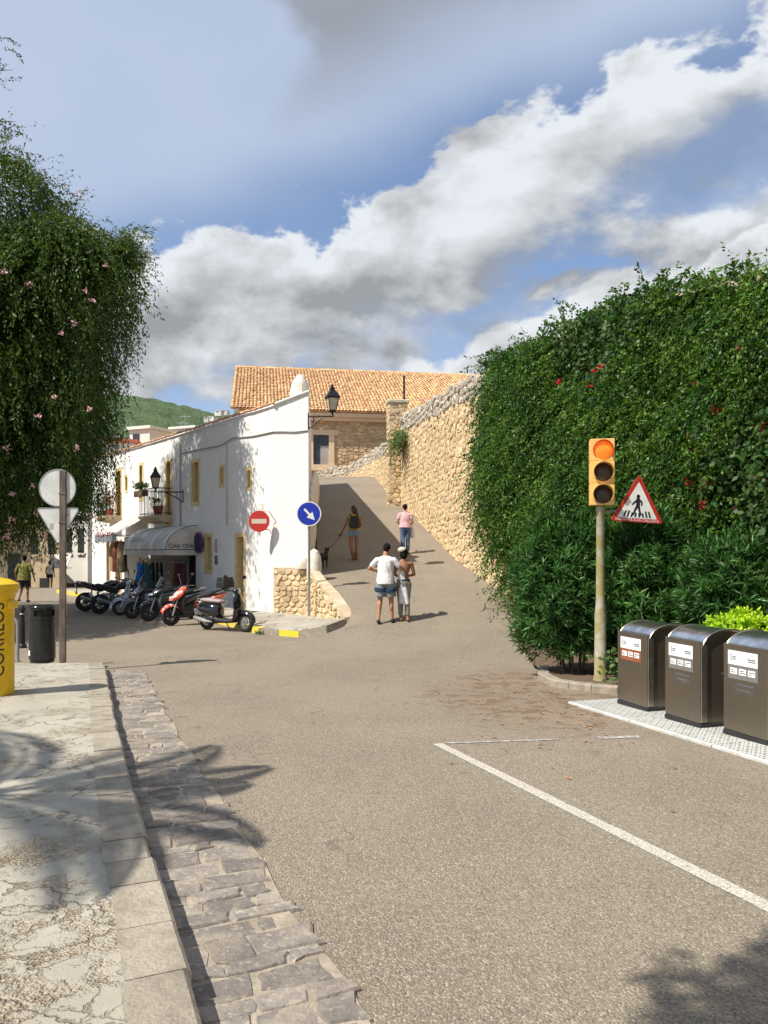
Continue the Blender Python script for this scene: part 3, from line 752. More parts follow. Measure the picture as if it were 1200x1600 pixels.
# square pillar in the wall with a dark iron post
pil = thing('wall_pillar', 'square rubble pillar rising from the stone wall with a dark post', 'pillar', (0.62, 36.3, 4.0), R(8))
PM = Matrix.Translation((0.62, 36.3, 0)) @ Matrix.Rotation(R(6), 4, 'Z')
mb = MB(PM); mb.box((-0.42, -0.5, 3.2), (0.42, 0.5, 8.45)); mb.build('pillar_core', MATS['mortar'], pil, 0)
for nm, face in (('front', lambda s, z, o: PM @ Vector((-0.42 + s, -0.5 - o, 3.5 + z))), ('side', lambda s, z, o: PM @ Vector((-0.42 - o, 0.5 - s, 3.5 + z)))):
    W = 0.84 if nm == 'front' else 1.0
    masonry(pil, face, W, 4.9, 0.26, 0.19, 31 + len(nm), MATS['stone_piece'], MATS['stone'], 0, lambda s, z, W=W: 0.05 < s < W - 0.05 and 0 < z < 4.9, lambda s, z: 1)
mb = MB(PM); mb.bbox((-0.5, -0.58, 8.45), (0.5, 0.58, 8.62), 0.04); mb.build('cap_stone', MATS['grey_stone'], pil, 0.3)
mb = MB(PM); mb.lathe([(0.07, 8.62), (0.05, 8.68), (0.05, 9.85), (0.0, 9.87)], 8, Matrix.Translation((0.33, 0, 0))); mb.build('post', MATS['black_iron'], pil)

# ------------------------------------------------------------------ low plinth and wedge below the white house
A = Vector((-3.16, 22.1, 0)); B = Vector((-2.13, 21.7, 0)); TIP = Vector((-0.92, 17.95, 0))
pl = thing('plinth_wall', 'low rough stone plinth wall sloping down to the road below the white house', 'wall', (-2.2, 22.4, -0.25))
PA = A + Vector((0.02, -0.22, 0)); PB = B + Vector((-0.03, -0.22, 0))
pat, pcum = poly_frame([(PA.x, PA.y), (PB.x, PB.y), (-1.80, 20.5), (-1.34, 19.2), (TIP.x, TIP.y)])
PTOP = [(0, 1.10), (pcum[1], 1.12), (pcum[1] + 0.25, 1.08), (pcum[2], 0.80), (pcum[3], 0.46), (pcum[4], 0.04)]
mb = MB(); fr = []
for k in range(41):
    s = pcum[-1] * k / 40; p, d, n = pat(s); n = -n; zt = interp(PTOP, s); th = 0.26 if s > pcum[1] * 0.8 else 0.2
    fr.append([p + Vector((0, 0, -0.5)), p + Vector((0, 0, zt)), p - n * th + Vector((0, 0, zt + 0.03)), p - n * th + Vector((0, 0, -0.5))])
mb.loft(fr); mb.build('plinth_core', MATS['mortar'], pl, 0.4)
def pmap(s, z, o):
    p, d, n = pat(s); return p - n * o + Vector((0, 0, z - 0.3))
masonry(pl, pmap, pcum[-1], 1.6, 0.21, 0.15, 21, MATS['stone_piece'], MATS['stone'], 250, lambda s, z: 0.04 < s < pcum[-1] and z - 0.3 < interp(PTOP, s) - 0.03 and z > 0.02, lambda s, z: 1, proud=(0.015, 0.06))

# corner pavement with a yellow kerb, running on along the house front
FD = Vector((-0.605, 0.796, 0)).normalized(); FN = Vector((-FD.y, FD.x, 0))      # along the facade, out of the facade
def fac(s, o, z): return A + FD * s + FN * o + Vector((0, 0, z))
edge = [Vector((-0.9, 17.80, 0)), Vector((-1.30, 17.42, 0)), Vector((-1.95, 17.62, 0)), Vector((-2.45, 17.92, 0)), Vector((-2.98, 18.32, 0)), Vector((-3.40, 18.95, 0)), Vector((-3.80, 19.7, 0)), Vector((-4.6, 21.05, 0))] + [fac(s, 1.25, 0) for s in (1.5, 4, 7, 10, 13, 16, 18.5)]
def pv_z(p): return -0.245 + 0.26 * sstep(p.x, -1.75, -0.9)
inner = [fac(18.5, -0.05, 0), fac(0, -0.05, 0), PB + Vector((0, 0.1, 0)), Vector((-1.75, 20.5, 0)), Vector((-1.29, 19.2, 0)), TIP.copy()]
cp = struct(bpy.data.objects.new('corner_pavement', None)); COL.objects.link(cp); WM['corner_pavement'] = Matrix.Identity(4)
mb = MB(); P = edge + inner; mb.add([p + Vector((0, 0, pv_z(p))) for p in P], [tuple(range(len(P) - 1, -1, -1))])
mb.build('paving', MATS['pavement_plain'], cp, 0)
for i in range(len(edge) - 1):
    a, b = edge[i], edge[i + 1]; ln = (b - a).length; k = max(1, round(ln / 0.6))
    for j in range(k):
        p, q = a.lerp(b, j / k), a.lerp(b, (j + 1) / k); d = (q - p).normalized(); n = Vector((d.y, -d.x, 0))
        p2, q2 = p + d * 0.006, q - d * 0.006; mb = MB()
        def ring(pt): z = pv_z(pt) + 0.004; return [pt + Vector((0, 0, -0.8)), pt + Vector((0, 0, z - 0.02)), pt + n * 0.02 + Vector((0, 0, z)), pt + n * 0.2 + Vector((0, 0, z)), pt + n * 0.2 + Vector((0, 0, -0.8))]
        mb.loft([ring(p2), ring(q2)])
        yel = (2 <= i <= 6 and not (i == 3 and j == 0)) or i > 11
        mb.build('kerb_stone', MATS['yellow_kerb'] if yel else MATS['kerb_stone'], cp, 0.3)

# ------------------------------------------------------------------ far stone building with tiled roof
tb = thing('stone_building', 'stone building with a long sand coloured barrel tile roof at the top of the lane', 'building', (-1.0, 55.0, 5.0), R(9))
TM = Matrix.Translation((-1.0, 55.0, 0)) @ Matrix.Rotation(R(9), 4, 'Z')
EZ, RZ, RD = 11.35, 16.55, 9.4                              # eaves, ridge, run of the slope
XL_, XR_ = -9.6, 14.0
mb = MB(TM); mb.box((XL_ + 0.35, 0, 3), (XR_, 18.8, EZ - 0.1))
mb.add([(XL_ + 0.35, 0, EZ - 0.1), (XL_ + 0.35, 18.8, EZ - 0.1), (XL_ + 0.35, RD, RZ - 0.25), (XR_, 0, EZ - 0.1), (XR_, 18.8, EZ - 0.1), (XR_, RD, RZ - 0.25)], [(0, 2, 1), (3, 4, 5), (0, 3, 5, 2), (1, 2, 5, 4)])
tbw = mb.build('wall', MATS['mortar'], tb, 0)
win = (-4.05, -2.95, 7.65, 9.75)
def near_win(x, z): return win[0] - 0.5 < x < win[1] + 0.5 and win[2] - 0.45 < z < win[3] + 0.45
masonry(tbw, lambda s, z, o: TM @ Vector((XL_ + 0.4 + s, -o, 5.0 + z)), 17, EZ - 5.6, 0.42, 0.24, 41, MATS['far_stone'], MATS['far_stone'], 0, lambda s, z: z < EZ - 5.6 and not near_win(XL_ + 0.4 + s, 5 + z), lambda s, z: 1, proud=(0.02, 0.07))
mb = MB(TM); mb.box((XL_ + 0.2, -0.42, EZ - 0.62), (XR_, 0.0, EZ - 0.36)); mb.box((XL_ + 0.1, -0.62, EZ - 0.36), (XR_, 0.0, EZ - 0.1)); mb.build('cornice', MATS['trim_stone'], tb, 0)
w = MB(TM); w.box((win[0], -0.03, win[2]), (win[1], 0.02, win[3])); wo = w.build('window', MATS['dark_glass'], tb, 0)
mb = MB(TM)
mb.box((win[0] - 0.38, -0.16, win[2]), (win[0], 0.0, win[3])); mb.box((win[1], -0.16, win[2]), (win[1] + 0.38, 0.0, win[3]))
mb.box((win[0] - 0.68, -0.18, win[3]), (win[1] + 0.68, 0.0, win[3] + 0.36)); mb.box((win[0] - 0.55, -0.24, win[2] - 0.42), (win[1] + 0.55, 0.0, win[2]))
mb.add([((win[0] + win[1]) / 2 + dx, y, win[3] + z) for y in (-0.21, -0.001) for dx, z in ((-0.13, 0.0), (0.13, 0.0), (0.17, 0.52), (-0.17, 0.52))], [(0, 1, 2, 3), (0, 4, 5, 1), (1, 5, 6, 2), (2, 6, 7, 3), (3, 7, 4, 0)])
mb.build('frame', MATS['trim_stone'], wo, 0)
mb = MB(TM); mb.box((win[0] + 0.5, -0.05, win[2]), (win[0] + 0.54, -0.035, win[2] + 1.35)); mb.box((win[0] + 0.54, -0.045, win[2]), (win[1], -0.036, win[2] + 1.35)); mb.build('pane', MATS['far_grey'], wo, 0)
# roof: under-slab and barrel tiles laid in courses
SLOPE = Vector((0, RD + 0.75, RZ - EZ)); SL = SLOPE.length; sd = SLOPE.normalized(); sn = Vector((0, -sd.z, sd.y))
O = Vector((XL_, -0.75, EZ))
mb = MB(TM); q = lambda x, t, h: O + Vector((x, 0, 0)) + sd * t + sn * h
WR = XR_ - XL_
mb.add([q(0, 0.1, -0.12), q(WR, 0.1, -0.12), q(WR, SL, -0.12), q(0, SL, -0.12), q(0, 0.1, 0.0), q(WR, 0.1, 0.0), q(WR, SL, 0.0), q(0, SL, 0.0)], [(0, 3, 2, 1), (4, 5, 6, 7), (0, 1, 5, 4), (1, 2, 6, 5), (2, 3, 7, 6), (3, 0, 4, 7)])
roof = mb.build('roof', MATS['terracotta'], tb, 0)
V = []; Fc = []; ncol = int(WR / 0.25); crs = int(SL / 0.42); NS = 6
for ci in range(ncol + 1):
    for cj in range(crs + 1):
        x0 = ci * WR / ncol + rnd.uniform(-0.012, 0.012); t0 = cj * SL / crs - 0.06 + rnd.uniform(-0.02, 0.02); ln = 0.52
        b = len(V); tl = rnd.uniform(-0.012, 0.012)
        for e, (t, rr, hh) in enumerate(((t0, 0.118, 0.045), (min(t0 + ln, SL), 0.095, 0.01))):
            for k in range(NS + 1):
                an = math.pi * k / NS
                V.append(TM @ q(x0 + math.cos(an) * rr + (tl if e else 0), t, hh + math.sin(an) * rr * 0.85))
        for k in range(NS): Fc.append((b + k, b + k + NS + 1, b + k + NS + 2, b + k + 1))
np_mesh('roof_tiles', np.array(V), np.array(Fc), MATS['tile_sand'], roof, 0.9, kind='stuff')
mb = MB(TM)
for k in range(int(WR / 0.45)): mb.tube([Vector((XL_ + k * 0.45, RD, RZ - 0.02 + rnd.uniform(-0.02, 0.02))), Vector((XL_ + k * 0.45 + 0.5, RD, RZ + 0.01))], [0.15, 0.13], 8)
mb.build('ridge_tiles', MATS['tile_sand'], roof, 0.9, kind='stuff')
mb = MB(TM)
for k in range(crs): mb.tube([q(-0.05, k * SL / crs, 0.06), q(-0.05, min((k + 1) * SL / crs + 0.08, SL), 0.04)], [0.12, 0.10], 8)
mb.build('verge_tiles', MATS['tile_sand'], roof, 0.9, kind='stuff')
# ------------------------------------------------------------------ white house
GB = -0.26
HT = 5.76                                           # top of the facade
wh = thing('white_house', 'long whitewashed house with ochre window frames on the street corner', 'house', (A.x, A.y, GB))
def fpx(px, py):
    k = (px - 600) / F; s = (A.x - k * A.y) / (k * FD.y - FD.x); Y = A.y + FD.y * s
    return s, EYE + (HV - py) / F * Y
FLEN = 17.2
OPEN = []      # (kind, s0, s1, z0, z1)
def opening(kind, x0, x1, v0, v1, door=False):
    s1, _ = fpx(x0, v0); s0, z1 = fpx(x1, v0); s0b, z0 = fpx(x1, v1)
    if door: z0 = GB + 0.03
    OPEN.append((kind, s0, s1, z0, z1)); return OPEN[-1]
opening('slit', 387.5, 391.5, 734, 761)
opening('slit', 344.5, 349, 731, 757)
opening('tall', 301, 310, 722, 783)
opening('low', 322, 330, 839, 891)
opening('door', 370.5, 381, 839, 950, True)
opening('balcony_door', 260, 267, 722, 818)
opening('narrow', 218.5, 222.5, 727, 778)
opening('slit', 196.5, 199, 745, 766)
opening('balcony_door', 182.5, 189, 735, 812)
opening('shop', 235, 306, 848, 930, True)
opening('shop', 194, 226, 838, 925, True)
opening('side_door', 181, 189, 846, 920, True)
opening('side_door', 167, 171.5, 846, 915, True)
def facade_sheet():
    S = sorted({0.0, FLEN} | {o[1] for o in OPEN} | {o[2] for o in OPEN}); Z = sorted({GB - 0.4, HT} | {o[3] for o in OPEN} | {o[4] for o in OPEN})
    mb = MB(); dep = 0.24
    for s0, s1 in zip(S, S[1:]):
        for z0, z1 in zip(Z, Z[1:]):
            cs, cz = (s0 + s1) / 2, (z0 + z1) / 2
            if any(o[1] < cs < o[2] and o[3] < cz < o[4] for o in OPEN): continue
            mb.add([fac(s0, 0, z0), fac(s1, 0, z0), fac(s1, 0, z1), fac(s0, 0, z1)], [(0, 1, 2, 3)])
    for k, s0, s1, z0, z1 in OPEN:
        d = 1.6 if k == 'shop' else dep
        c = [(s0, z0), (s1, z0), (s1, z1), (s0, z1)]
        for a, b in zip(c, c[1:] + c[:1]):
            mb.add([fac(a[0], 0, a[1]), fac(b[0], 0, b[1]), fac(b[0], -d, b[1]), fac(a[0], -d, a[1])], [(0, 1, 2, 3)])
    # end face towards the corner, side along the lane, back
    C = Vector((-4.15, 44.0, 0)); D = fac(FLEN, -9.0, 0); E = fac(FLEN, 0, 0)
    zt = {'A': HT, 'B': 6.06, 'C': 8.6, 'D': HT, 'E': HT}; pts = [('A', A), ('B', B), ('C', C), ('D', D), ('E', E)]
    for (n0, p), (n1, q) in zip(pts, pts[1:]):
        mb.add([p + Vector((0, 0, GB - 0.4)), q + Vector((0, 0, GB - 0.4)), q + Vector((0, 0, zt[n1])), p + Vector((0, 0, zt[n0]))], [(0, 1, 2, 3)])
    mb.add([p + Vector((0, 0, zt[n] - (0.02))) for n, p in pts], [(0, 1, 2, 3, 4)])
    return mb.build('wall', MATS['white_wall'], wh, 0)
facade_sheet()
for k, s0, s1, z0, z1 in OPEN:
    M = None
    if k in ('shop',):
        mb = MB(); mb.add([fac(s0, -1.59, z0), fac(s1, -1.59, z0), fac(s1, -1.59, z1), fac(s0, -1.59, z1)], [(0, 1, 2, 3)]); mb.build('shop_back', MATS['dark_room'], wh, 0); continue
    isdoor = k in ('door', 'side_door')
    mb = MB(); mb.add([fac(s0, -0.22, z0), fac(s1, -0.22, z0), fac(s1, -0.22, z1), fac(s0, -0.22, z1), fac(s0, -0.235, z0), fac(s1, -0.235, z0), fac(s1, -0.235, z1), fac(s0, -0.235, z1)], [(0, 1, 2, 3), (0, 4, 5, 1), (1, 5, 6, 2), (2, 6, 7, 3), (3, 7, 4, 0)])
    pn = mb.build('door' if isdoor else 'window', MATS['wood'] if isdoor or k == 'balcony_door' else MATS['dark_glass'], wh, 0)
    fw = 0.13 if k in ('tall', 'door', 'low', 'balcony_door') else (0.10 if k != 'narrow' else 0.12)
    mb = MB()
    def fb(a, b, c, d, o0=-0.004, o1=0.014): mb.add([fac(s, o, z) for o in (o0, o1) for s, z in ((a, c), (b, c), (b, d), (a, d))], [(4, 5, 6, 7), (0, 1, 5, 4), (1, 2, 6, 5), (2, 3, 7, 6), (3, 0, 4, 7)])
    fb(s0 - fw, s0, z0, z1); fb(s1, s1 + fw, z0, z1); fb(s0 - fw, s1 + fw, z1, z1 + fw)
    if not isdoor: fb(s0 - fw, s1 + fw, z0 - fw, z0)
    # painted reveals
    for a, b in (((s0 + 0.003, z0), (s0 + 0.003, z1)), ((s1 - 0.003, z0), (s1 - 0.003, z1)), ((s0, z1 - 0.003), (s1, z1 - 0.003)), ((s0, z0 + 0.003), (s1, z0 + 0.003))):
        mb.add([fac(a[0], 0.012, a[1]), fac(b[0], 0.012, b[1]), fac(b[0], -0.2, b[1]), fac(a[0], -0.2, a[1])], [(0, 1, 2, 3)])
    mb.build('frame', MATS['ochre'] if k != 'side_door' else MATS['cream'], pn, 0)
    if k in ('tall', 'low', 'balcony_door'):
        mb = MB(); cs = (s0 + s1) / 2
        mb.add([fac(cs + ds, o, z) for o in (-0.215, -0.17) for ds, z in ((-0.03, z0), (0.03, z0), (0.03, z1), (-0.03, z1))], [(4, 5, 6, 7), (0, 1, 5, 4), (1, 2, 6, 5), (2, 3, 7, 6), (3, 0, 4, 7)])
        mb.build('mullion', MATS['wood'], pn, 0)
    if isdoor:
        mb = MB(); mb.ell(fac(s0 + 0.12, -0.19, (z0 + z1) / 2), 0.03, 0.03, 0.03, 8, 5); mb.build('handle', MATS['black_iron'], pn)
# tile edge on top of the wall
mb = MB(); s = -0.1
while s < FLEN:
    L_ = 0.36; hh = HT + rnd.uniform(-0.01, 0.015)
    mb.tube([fac(s, 0.06, hh + 0.03), fac(s + L_ * 0.5, 0.07, hh + 0.045), fac(s + L_, 0.06, hh + 0.03)], 0.04, 6); s += 0.37
mb.build('tile_edge', MATS['terracotta'], wh, 0.8, kind='stuff')
mb = MB(); mb.tube([A + Vector((0, -0.04, HT + 0.02)), A.lerp(B, 0.5) + Vector((0, -0.04, (HT + 6.06) / 2 + 0.02)), B + Vector((0.03, -0.04, 6.08))], 0.04, 6); mb.build('coping', MATS['white_wall'], wh)
# rising parapet behind the facade edge, towards the lane
mb = MB(); pp = A.lerp(B, 0.70) + Vector((0, 0.5, -0.05))
mb.lathe([(0.27, 5.9), (0.28, 6.25), (0.21, 6.5), (0.09, 6.66), (0.0, 6.72)], 10, Matrix.Translation((pp.x, pp.y, 0.0))); mb.build('chimney', MATS['whitewashed'], wh)
# cables and a drain pipe on the wall
def cable(pts, r=0.014): mb = MB(); mb.tube(pts, r, 5); mb.build('cable', MATS['far_grey'], wh)
zc = EYE + (HV - 676) / F * A.y
cable([fac(6.6, 0.03, 5.05), fac(5, 0.03, 5.02), fac(3.4, 0.03, 4.98), fac(2.6, 0.03, zc + 0.14), fac(1.2, 0.03, zc + 0.04), fac(0, 0.03, zc + 0.02), A.lerp(B, 0.25) + Vector((0, -0.03, zc + 0.01)), A.lerp(B, 0.6) + Vector((0, -0.03, zc - 0.02)), B + Vector((0.02, -0.03, zc))], 0.02)
cable([fac(3.0, 0.03, 4.98), fac(3.0, 0.03, 2.4)], 0.012)
cable([fac(6.75, 0.03, 5.4), fac(6.75, 0.03, 2.1)], 0.022)
cable([fac(8.3, 0.03, 5.0), fac(8.0, 0.03, 4.86), fac(7.2, 0.03, 4.92), fac(7.1, 0.03, 4.2)], 0.012)
cable([fac(12.6, 0.03, 5.72), fac(12.6, 0.03, 4.6)], 0.012)
# balconies
def balcony(x0, x1, v_rail, v_floor, seed):
    s1, zf = fpx(x0, v_floor); s0, _ = fpx(x1, v_floor); _, zr = fpx((x0 + x1) / 2, v_rail); s_m = (s0 + s1) / 2
    dp = 0.62; s0, s1 = s_m - abs(s1 - s0) * 0.36, s_m + abs(s1 - s0) * 0.36; zr = zf + 0.98
    mb = MB()
    prof = [(dp, 0.0), (dp, -0.07), (dp - 0.08, -0.12), (dp - 0.2, -0.2), (dp - 0.42, -0.26), (0.0, -0.28), (0.0, 0.0)]
    mb.loft([[fac(s, o, zf + z) for o, z in prof] for s in (s0 - 0.05, s1 + 0.05)]); b = mb.build('balcony', MATS['cream'], wh, 0.4)
    mb = MB()
    loop = [fac(s0, 0.01, zr), fac(s0, dp - 0.04, zr), fac(s1, dp - 0.04, zr), fac(s1, 0.01, zr)]
    mb.tube(loop, 0.02, 6); mb.tube([p - Vector((0, 0, zr - zf - 0.08)) for p in loop], 0.014, 6)
    pts = [fac(s0, dp * k / 5, 0) for k in range(5)] + [fac(s0 + (s1 - s0) * k / 14, dp - 0.04, 0) for k in range(15)] + [fac(s1, dp * k / 5, 0) for k in range(5)]
    for p in pts: mb.tube([p + Vector((0, 0, zf)), p + Vector((0, 0, zr))], 0.009, 5)
    mb.build('railing', MATS['black_iron'], b)
    return s0, s1, zf, zr, dp
bal1 = balcony(236, 274, 767, 808, 1); bal2 = balcony(168, 193, 770, 808, 2)
# ------------------------------------------------------------------ things on and by the house
def leaf_quads(c, d, n, ln, wd):
    """diamond leaves: centres c, direction d, normal n (arrays), lengths, widths -> verts, faces"""
    d = d / np.maximum(np.linalg.norm(d, axis=1, keepdims=True), 1e-6); sd_ = np.cross(d, n); sd_ /= np.maximum(np.linalg.norm(sd_, axis=1, keepdims=True), 1e-6)
    nn = np.cross(sd_, d); ln = ln[:, None]; wd = wd[:, None]
    v = np.stack([c, c + d * ln * 0.45 + sd_ * wd * 0.5 + nn * ln * 0.06, c + d * ln, c + d * ln * 0.45 - sd_ * wd * 0.5 + nn * ln * 0.06], 1).reshape(-1, 3)
    k = np.arange(len(c))[:, None] * 4; return v, np.concatenate([k, k + 1, k + 2, k + 3], 1)
def unit_rand(n, r=rng):
    v = r.normal(size=(n, 3)); return v / np.linalg.norm(v, axis=1, keepdims=True)
def pot_plant(name, label, cat, p, pot_mat, leaf_mat, pr, ph, fh, fr, n, box=None, group=None):
    t = thing(name, label, cat, p, group=group); mb = MB()
    if box: mb.bbox((-box / 2, -0.1, 0), (box / 2, 0.1, ph), 0.01, Matrix.Translation(p) @ Matrix.Rotation(math.atan2(FD.y, FD.x), 4, 'Z'))
    else: mb.lathe([(pr * 0.72, 0), (pr * 0.95, ph * 0.8), (pr * 1.05, ph * 0.82), (pr * 1.05, ph), (pr * 0.85, ph)], 12, Matrix.Translation(p))
    mb.build('pot', MATS[pot_mat], t)
    c = rng.normal(size=(n, 3)) * np.array([fr, fr, fh * 0.3]) * 0.5 + np.array([p[0], p[1], p[2] + ph + fh * 0.42])
    if box: c[:, :2] = np.array([p[0], p[1]]) + np.outer(rng.uniform(-box / 2, box / 2, n), np.array([FD.x, FD.y])) + rng.normal(size=(n, 2)) * 0.06
    c[:, 2] = np.maximum(c[:, 2], p[2] + ph * 0.9)
    v, f = leaf_quads(c, unit_rand(n) + np.array([0, 0, 0.6]), unit_rand(n), rng.uniform(0.1, 0.2, n), rng.uniform(0.03, 0.06, n))
    np_mesh('foliage', v, f, MATS[leaf_mat], t)
    return t
s0, s1, zf, zr, dp = bal1
sl = s1 - s0
pot_plant('flower_pot', 'terracotta pot on the balcony floor beside the striped shop awning', 'flower pot', fac(s0 + 0.25 * sl, 0.35, zf), 'flower_pot', 'plant_green', 0.2, 0.34, 0.4, 0.25, 60)
pot_plant('planter_box', 'wooden planter box with trailing greenery on the balcony rail above the curved awning', 'planter', fac(s0 + 0.72 * sl, dp + 0.08, zf + 0.72), 'wood', 'plant_green', 0.2, 0.22, 0.34, 0.2, 240, box=sl * 0.55)
s0, s1, zf, zr, dp = bal2; sl = s1 - s0
pot_plant('flower_pot', 'pot of tall dry stalks on the far balcony', 'flower pot', fac(s0 + 0.3 * sl, 0.33, zf), 'flower_pot', 'dry_leaf', 0.16, 0.3, 0.9, 0.2, 160)
pot_plant('flower_pot', 'dark pot of leafy plants on the far balcony', 'flower pot', fac(s0 + 0.72 * sl, 0.33, zf), 'wood', 'plant_green', 0.16, 0.26, 0.5, 0.3, 160)
# awnings
def awning_curved():
    s1, zt = fpx(240, 826); s0, _ = fpx(309, 826); zt = fpx(290, 822)[1]; zb = fpx(300, 850)[1]; zb = zt - 0.95
    t = thing('awning', 'curved striped canvas awning over the clothes shop entrance', 'awning', fac((s0 + s1) / 2, 0, zb))
    D = 1.15; mb = MB(); n = 10; rings = []
    arc = [(D * math.sin(math.pi / 2 * k / n), zb + 0.12 + (zt - zb - 0.12) * math.cos(math.pi / 2 * k / n)) for k in range(n + 1)]
    for s in np.linspace(s0, s1, 14): rings.append([fac(s, o, z + 0.01 * math.sin(s * 9)) for o, z in arc])
    mb.loft(rings, cap=False, closed=False)
    for s in (s0, s1): mb.add([fac(s, o, z) for o, z in arc] + [fac(s, 0.01, zb + 0.12)], [tuple(range(len(arc) + 1))])
    can = mb.build('canvas', MATS['canvas'], t, 0.5)
    for k in range(7):
        if k % 2: continue
        a, b = s0 + (s1 - s0) * k / 7, s0 + (s1 - s0) * (k + 0.55) / 7; mb = MB()
        mb.loft([[fac(s, o + 0.006, z + 0.006) for o, z in arc] for s in (a, b)], cap=False, closed=False); mb.build('stripe', MATS['sign_back'], can, 0.5)
    mb = MB(); rr = []
    for s in np.linspace(s0, s1, 24): rr.append([fac(s, D + 0.004, zb + 0.12), fac(s, D + 0.004, zb - 0.06 - 0.02 * abs(math.sin((s - s0) * 8)))])
    mb.loft(rr, cap=False, closed=False); mb.add([fac(s0 - 0.003, 0.02, zb + 0.12), fac(s0 - 0.003, D, zb + 0.12), fac(s0 - 0.003, D, zb - 0.07), fac(s0 - 0.003, 0.02, zb - 0.07)], [(0, 1, 2, 3)])
    mb.build('valance', MATS['canvas'], t, 0.4)
    mb = MB(); mb.tube([fac(s0 - 0.01, D + 0.01, zb + 0.12), fac(s1, D + 0.01, zb + 0.12)], 0.012, 5); mb.tube([fac(s0 - 0.008, 0.0, zb + 0.12), fac(s0 - 0.008, D + 0.01, zb + 0.12)], 0.012, 5)
    mb.tube([fac(s0 - 0.012, o, z) for o, z in arc], 0.01, 5); mb.build('piping', MATS['black_iron'], t)
    # lettering on the end panel and the front
    M = frame_mat(fac(s0 - 0.012, D * 0.52, zb + 0.24), -FN, (-FD)); text_mesh('CHA CHA', 0.20, MATS['sign_black'], 'lettering', t, M, 0.001, sx=1.0)
    M = frame_mat(fac(s0 + (s1 - s0) * 0.72, D * 0.955, zb + 0.48), -FD, FN + Vector((0, 0, 0.55))); text_mesh('CHA CHA', 0.26, MATS['ink'], 'lettering', t, M, 0.001)
    return s0, s1, zb
aw1 = awning_curved()
def awning_sloped():
    s1, zt = fpx(200, 806); s0, _ = fpx(231, 808); zt = fpx(228, 806)[1]; zb = zt - 0.75; s1 = s0 + 2.6
    t = thing('awning', 'sloping pinkish canvas awning with a grey valance on the shop further down', 'awning', fac((s0 + s1) / 2, 0, zb)); D = 1.25
    mb = MB(); mb.loft([[fac(s, 0.0, zt), fac(s, D * 0.5, (zt + zb) / 2 - 0.02), fac(s, D, zb)] for s in np.linspace(s0, s1, 8)], cap=False, closed=False); mb.build('canvas', MATS['canvas_pink'], t, 0.5)
    for k in range(0, 8, 2):
        a, b = s0 + (s1 - s0) * k / 8, s0 + (s1 - s0) * (k + 1) / 8; mb = MB()
        mb.loft([[fac(s, 0.0, zt + 0.008), fac(s, D * 0.5, (zt + zb) / 2 - 0.012), fac(s, D, zb + 0.008)] for s in (a, b)], cap=False, closed=False); mb.build('stripe', MATS['canvas'], t, 0.5)
    mb = MB(); mb.loft([[fac(s, D + 0.004, zb + 0.01), fac(s, D + 0.004, zb - 0.3 - 0.02 * math.sin(s * 12))] for s in np.linspace(s0, s1, 20)], cap=False, closed=False); mb.build('valance', MATS['valance_grey'], t, 0.5)
    for s in (s0 + 0.03, s1 - 0.03): mb = MB(); mb.tube([fac(s, 0.02, zb - 0.02), fac(s, D, zb - 0.02)], 0.018, 6); mb.build('arm', MATS['galvanised'], t)
    c = np.array([list(fac(rnd.uniform(s0, s1), D + 0.03, zb + 0.02 + rnd.uniform(-0.05, 0.06))) for _ in range(90)])
    v, f = leaf_quads(c, unit_rand(90), unit_rand(90), rng.uniform(0.05, 0.12, 90), rng.uniform(0.04, 0.08, 90)); np_mesh('flower_trim', v, f, MATS['pink_flower'], t, kind='stuff')
    return s0, s1, zb
aw2 = awning_sloped()
# clothes hung out for sale
def garment(label, s, o, ztop, ln, wd, mat, rot=0.0, hang=True):
    p = fac(s, o, 0); t = thing('garment', label, 'clothing', (p.x, p.y, ztop - ln), math.atan2(FD.y, FD.x) + rot, group='clothes hung outside the shop', local=True); mb = MB()
    n = 16; rings = []
    for k in range(9):
        u = k / 8; w = wd * (0.30 + 0.55 * min(1, u * 5) ** 0.6 + 0.15 * u) / 2; th = 0.05 + 0.05 * u
        rings.append([(w * math.cos(2 * math.pi * j / n), (th + 0.018 * math.sin(5 * 2 * math.pi * j / n + k * 0.3) * u) * math.sin(2 * math.pi * j / n), ln * (1 - u)) for j in range(n)])
    mb.loft(rings); mb.build('dress', MATS[mat], t, 1.2)
    if hang:
        mb = MB(); mb.tube([(0, 0, ln - 0.01), (0, 0, ln + 0.05), (0.03, 0, ln + 0.09), (0, 0, ln + 0.12)], 0.006, 5); mb.tube([(-wd * 0.3, 0, ln - 0.05), (0, 0, ln + 0.02), (wd * 0.3, 0, ln - 0.05)], 0.008, 5); mb.build('hanger', MATS['black_iron'], t)
    return t
s0, s1, zb = aw1
W1 = s1 - s0
rail = thing('clothes_rail', 'black metal clothes rail under the curved awning', 'clothes rail', fac((s0 + s1) / 2, 0.35, GB))
mb = MB(); mb.tube([fac(s0 + 0.06, 0.4, GB + 0.02), fac(s0 + 0.06, 0.4, zb - 0.25), fac(s1 - 0.06, 0.4, zb - 0.25), fac(s1 - 0.06, 0.4, GB + 0.02)], 0.016, 6); mb.build('frame', MATS['black_iron'], rail)
zr_ = zb - 0.36
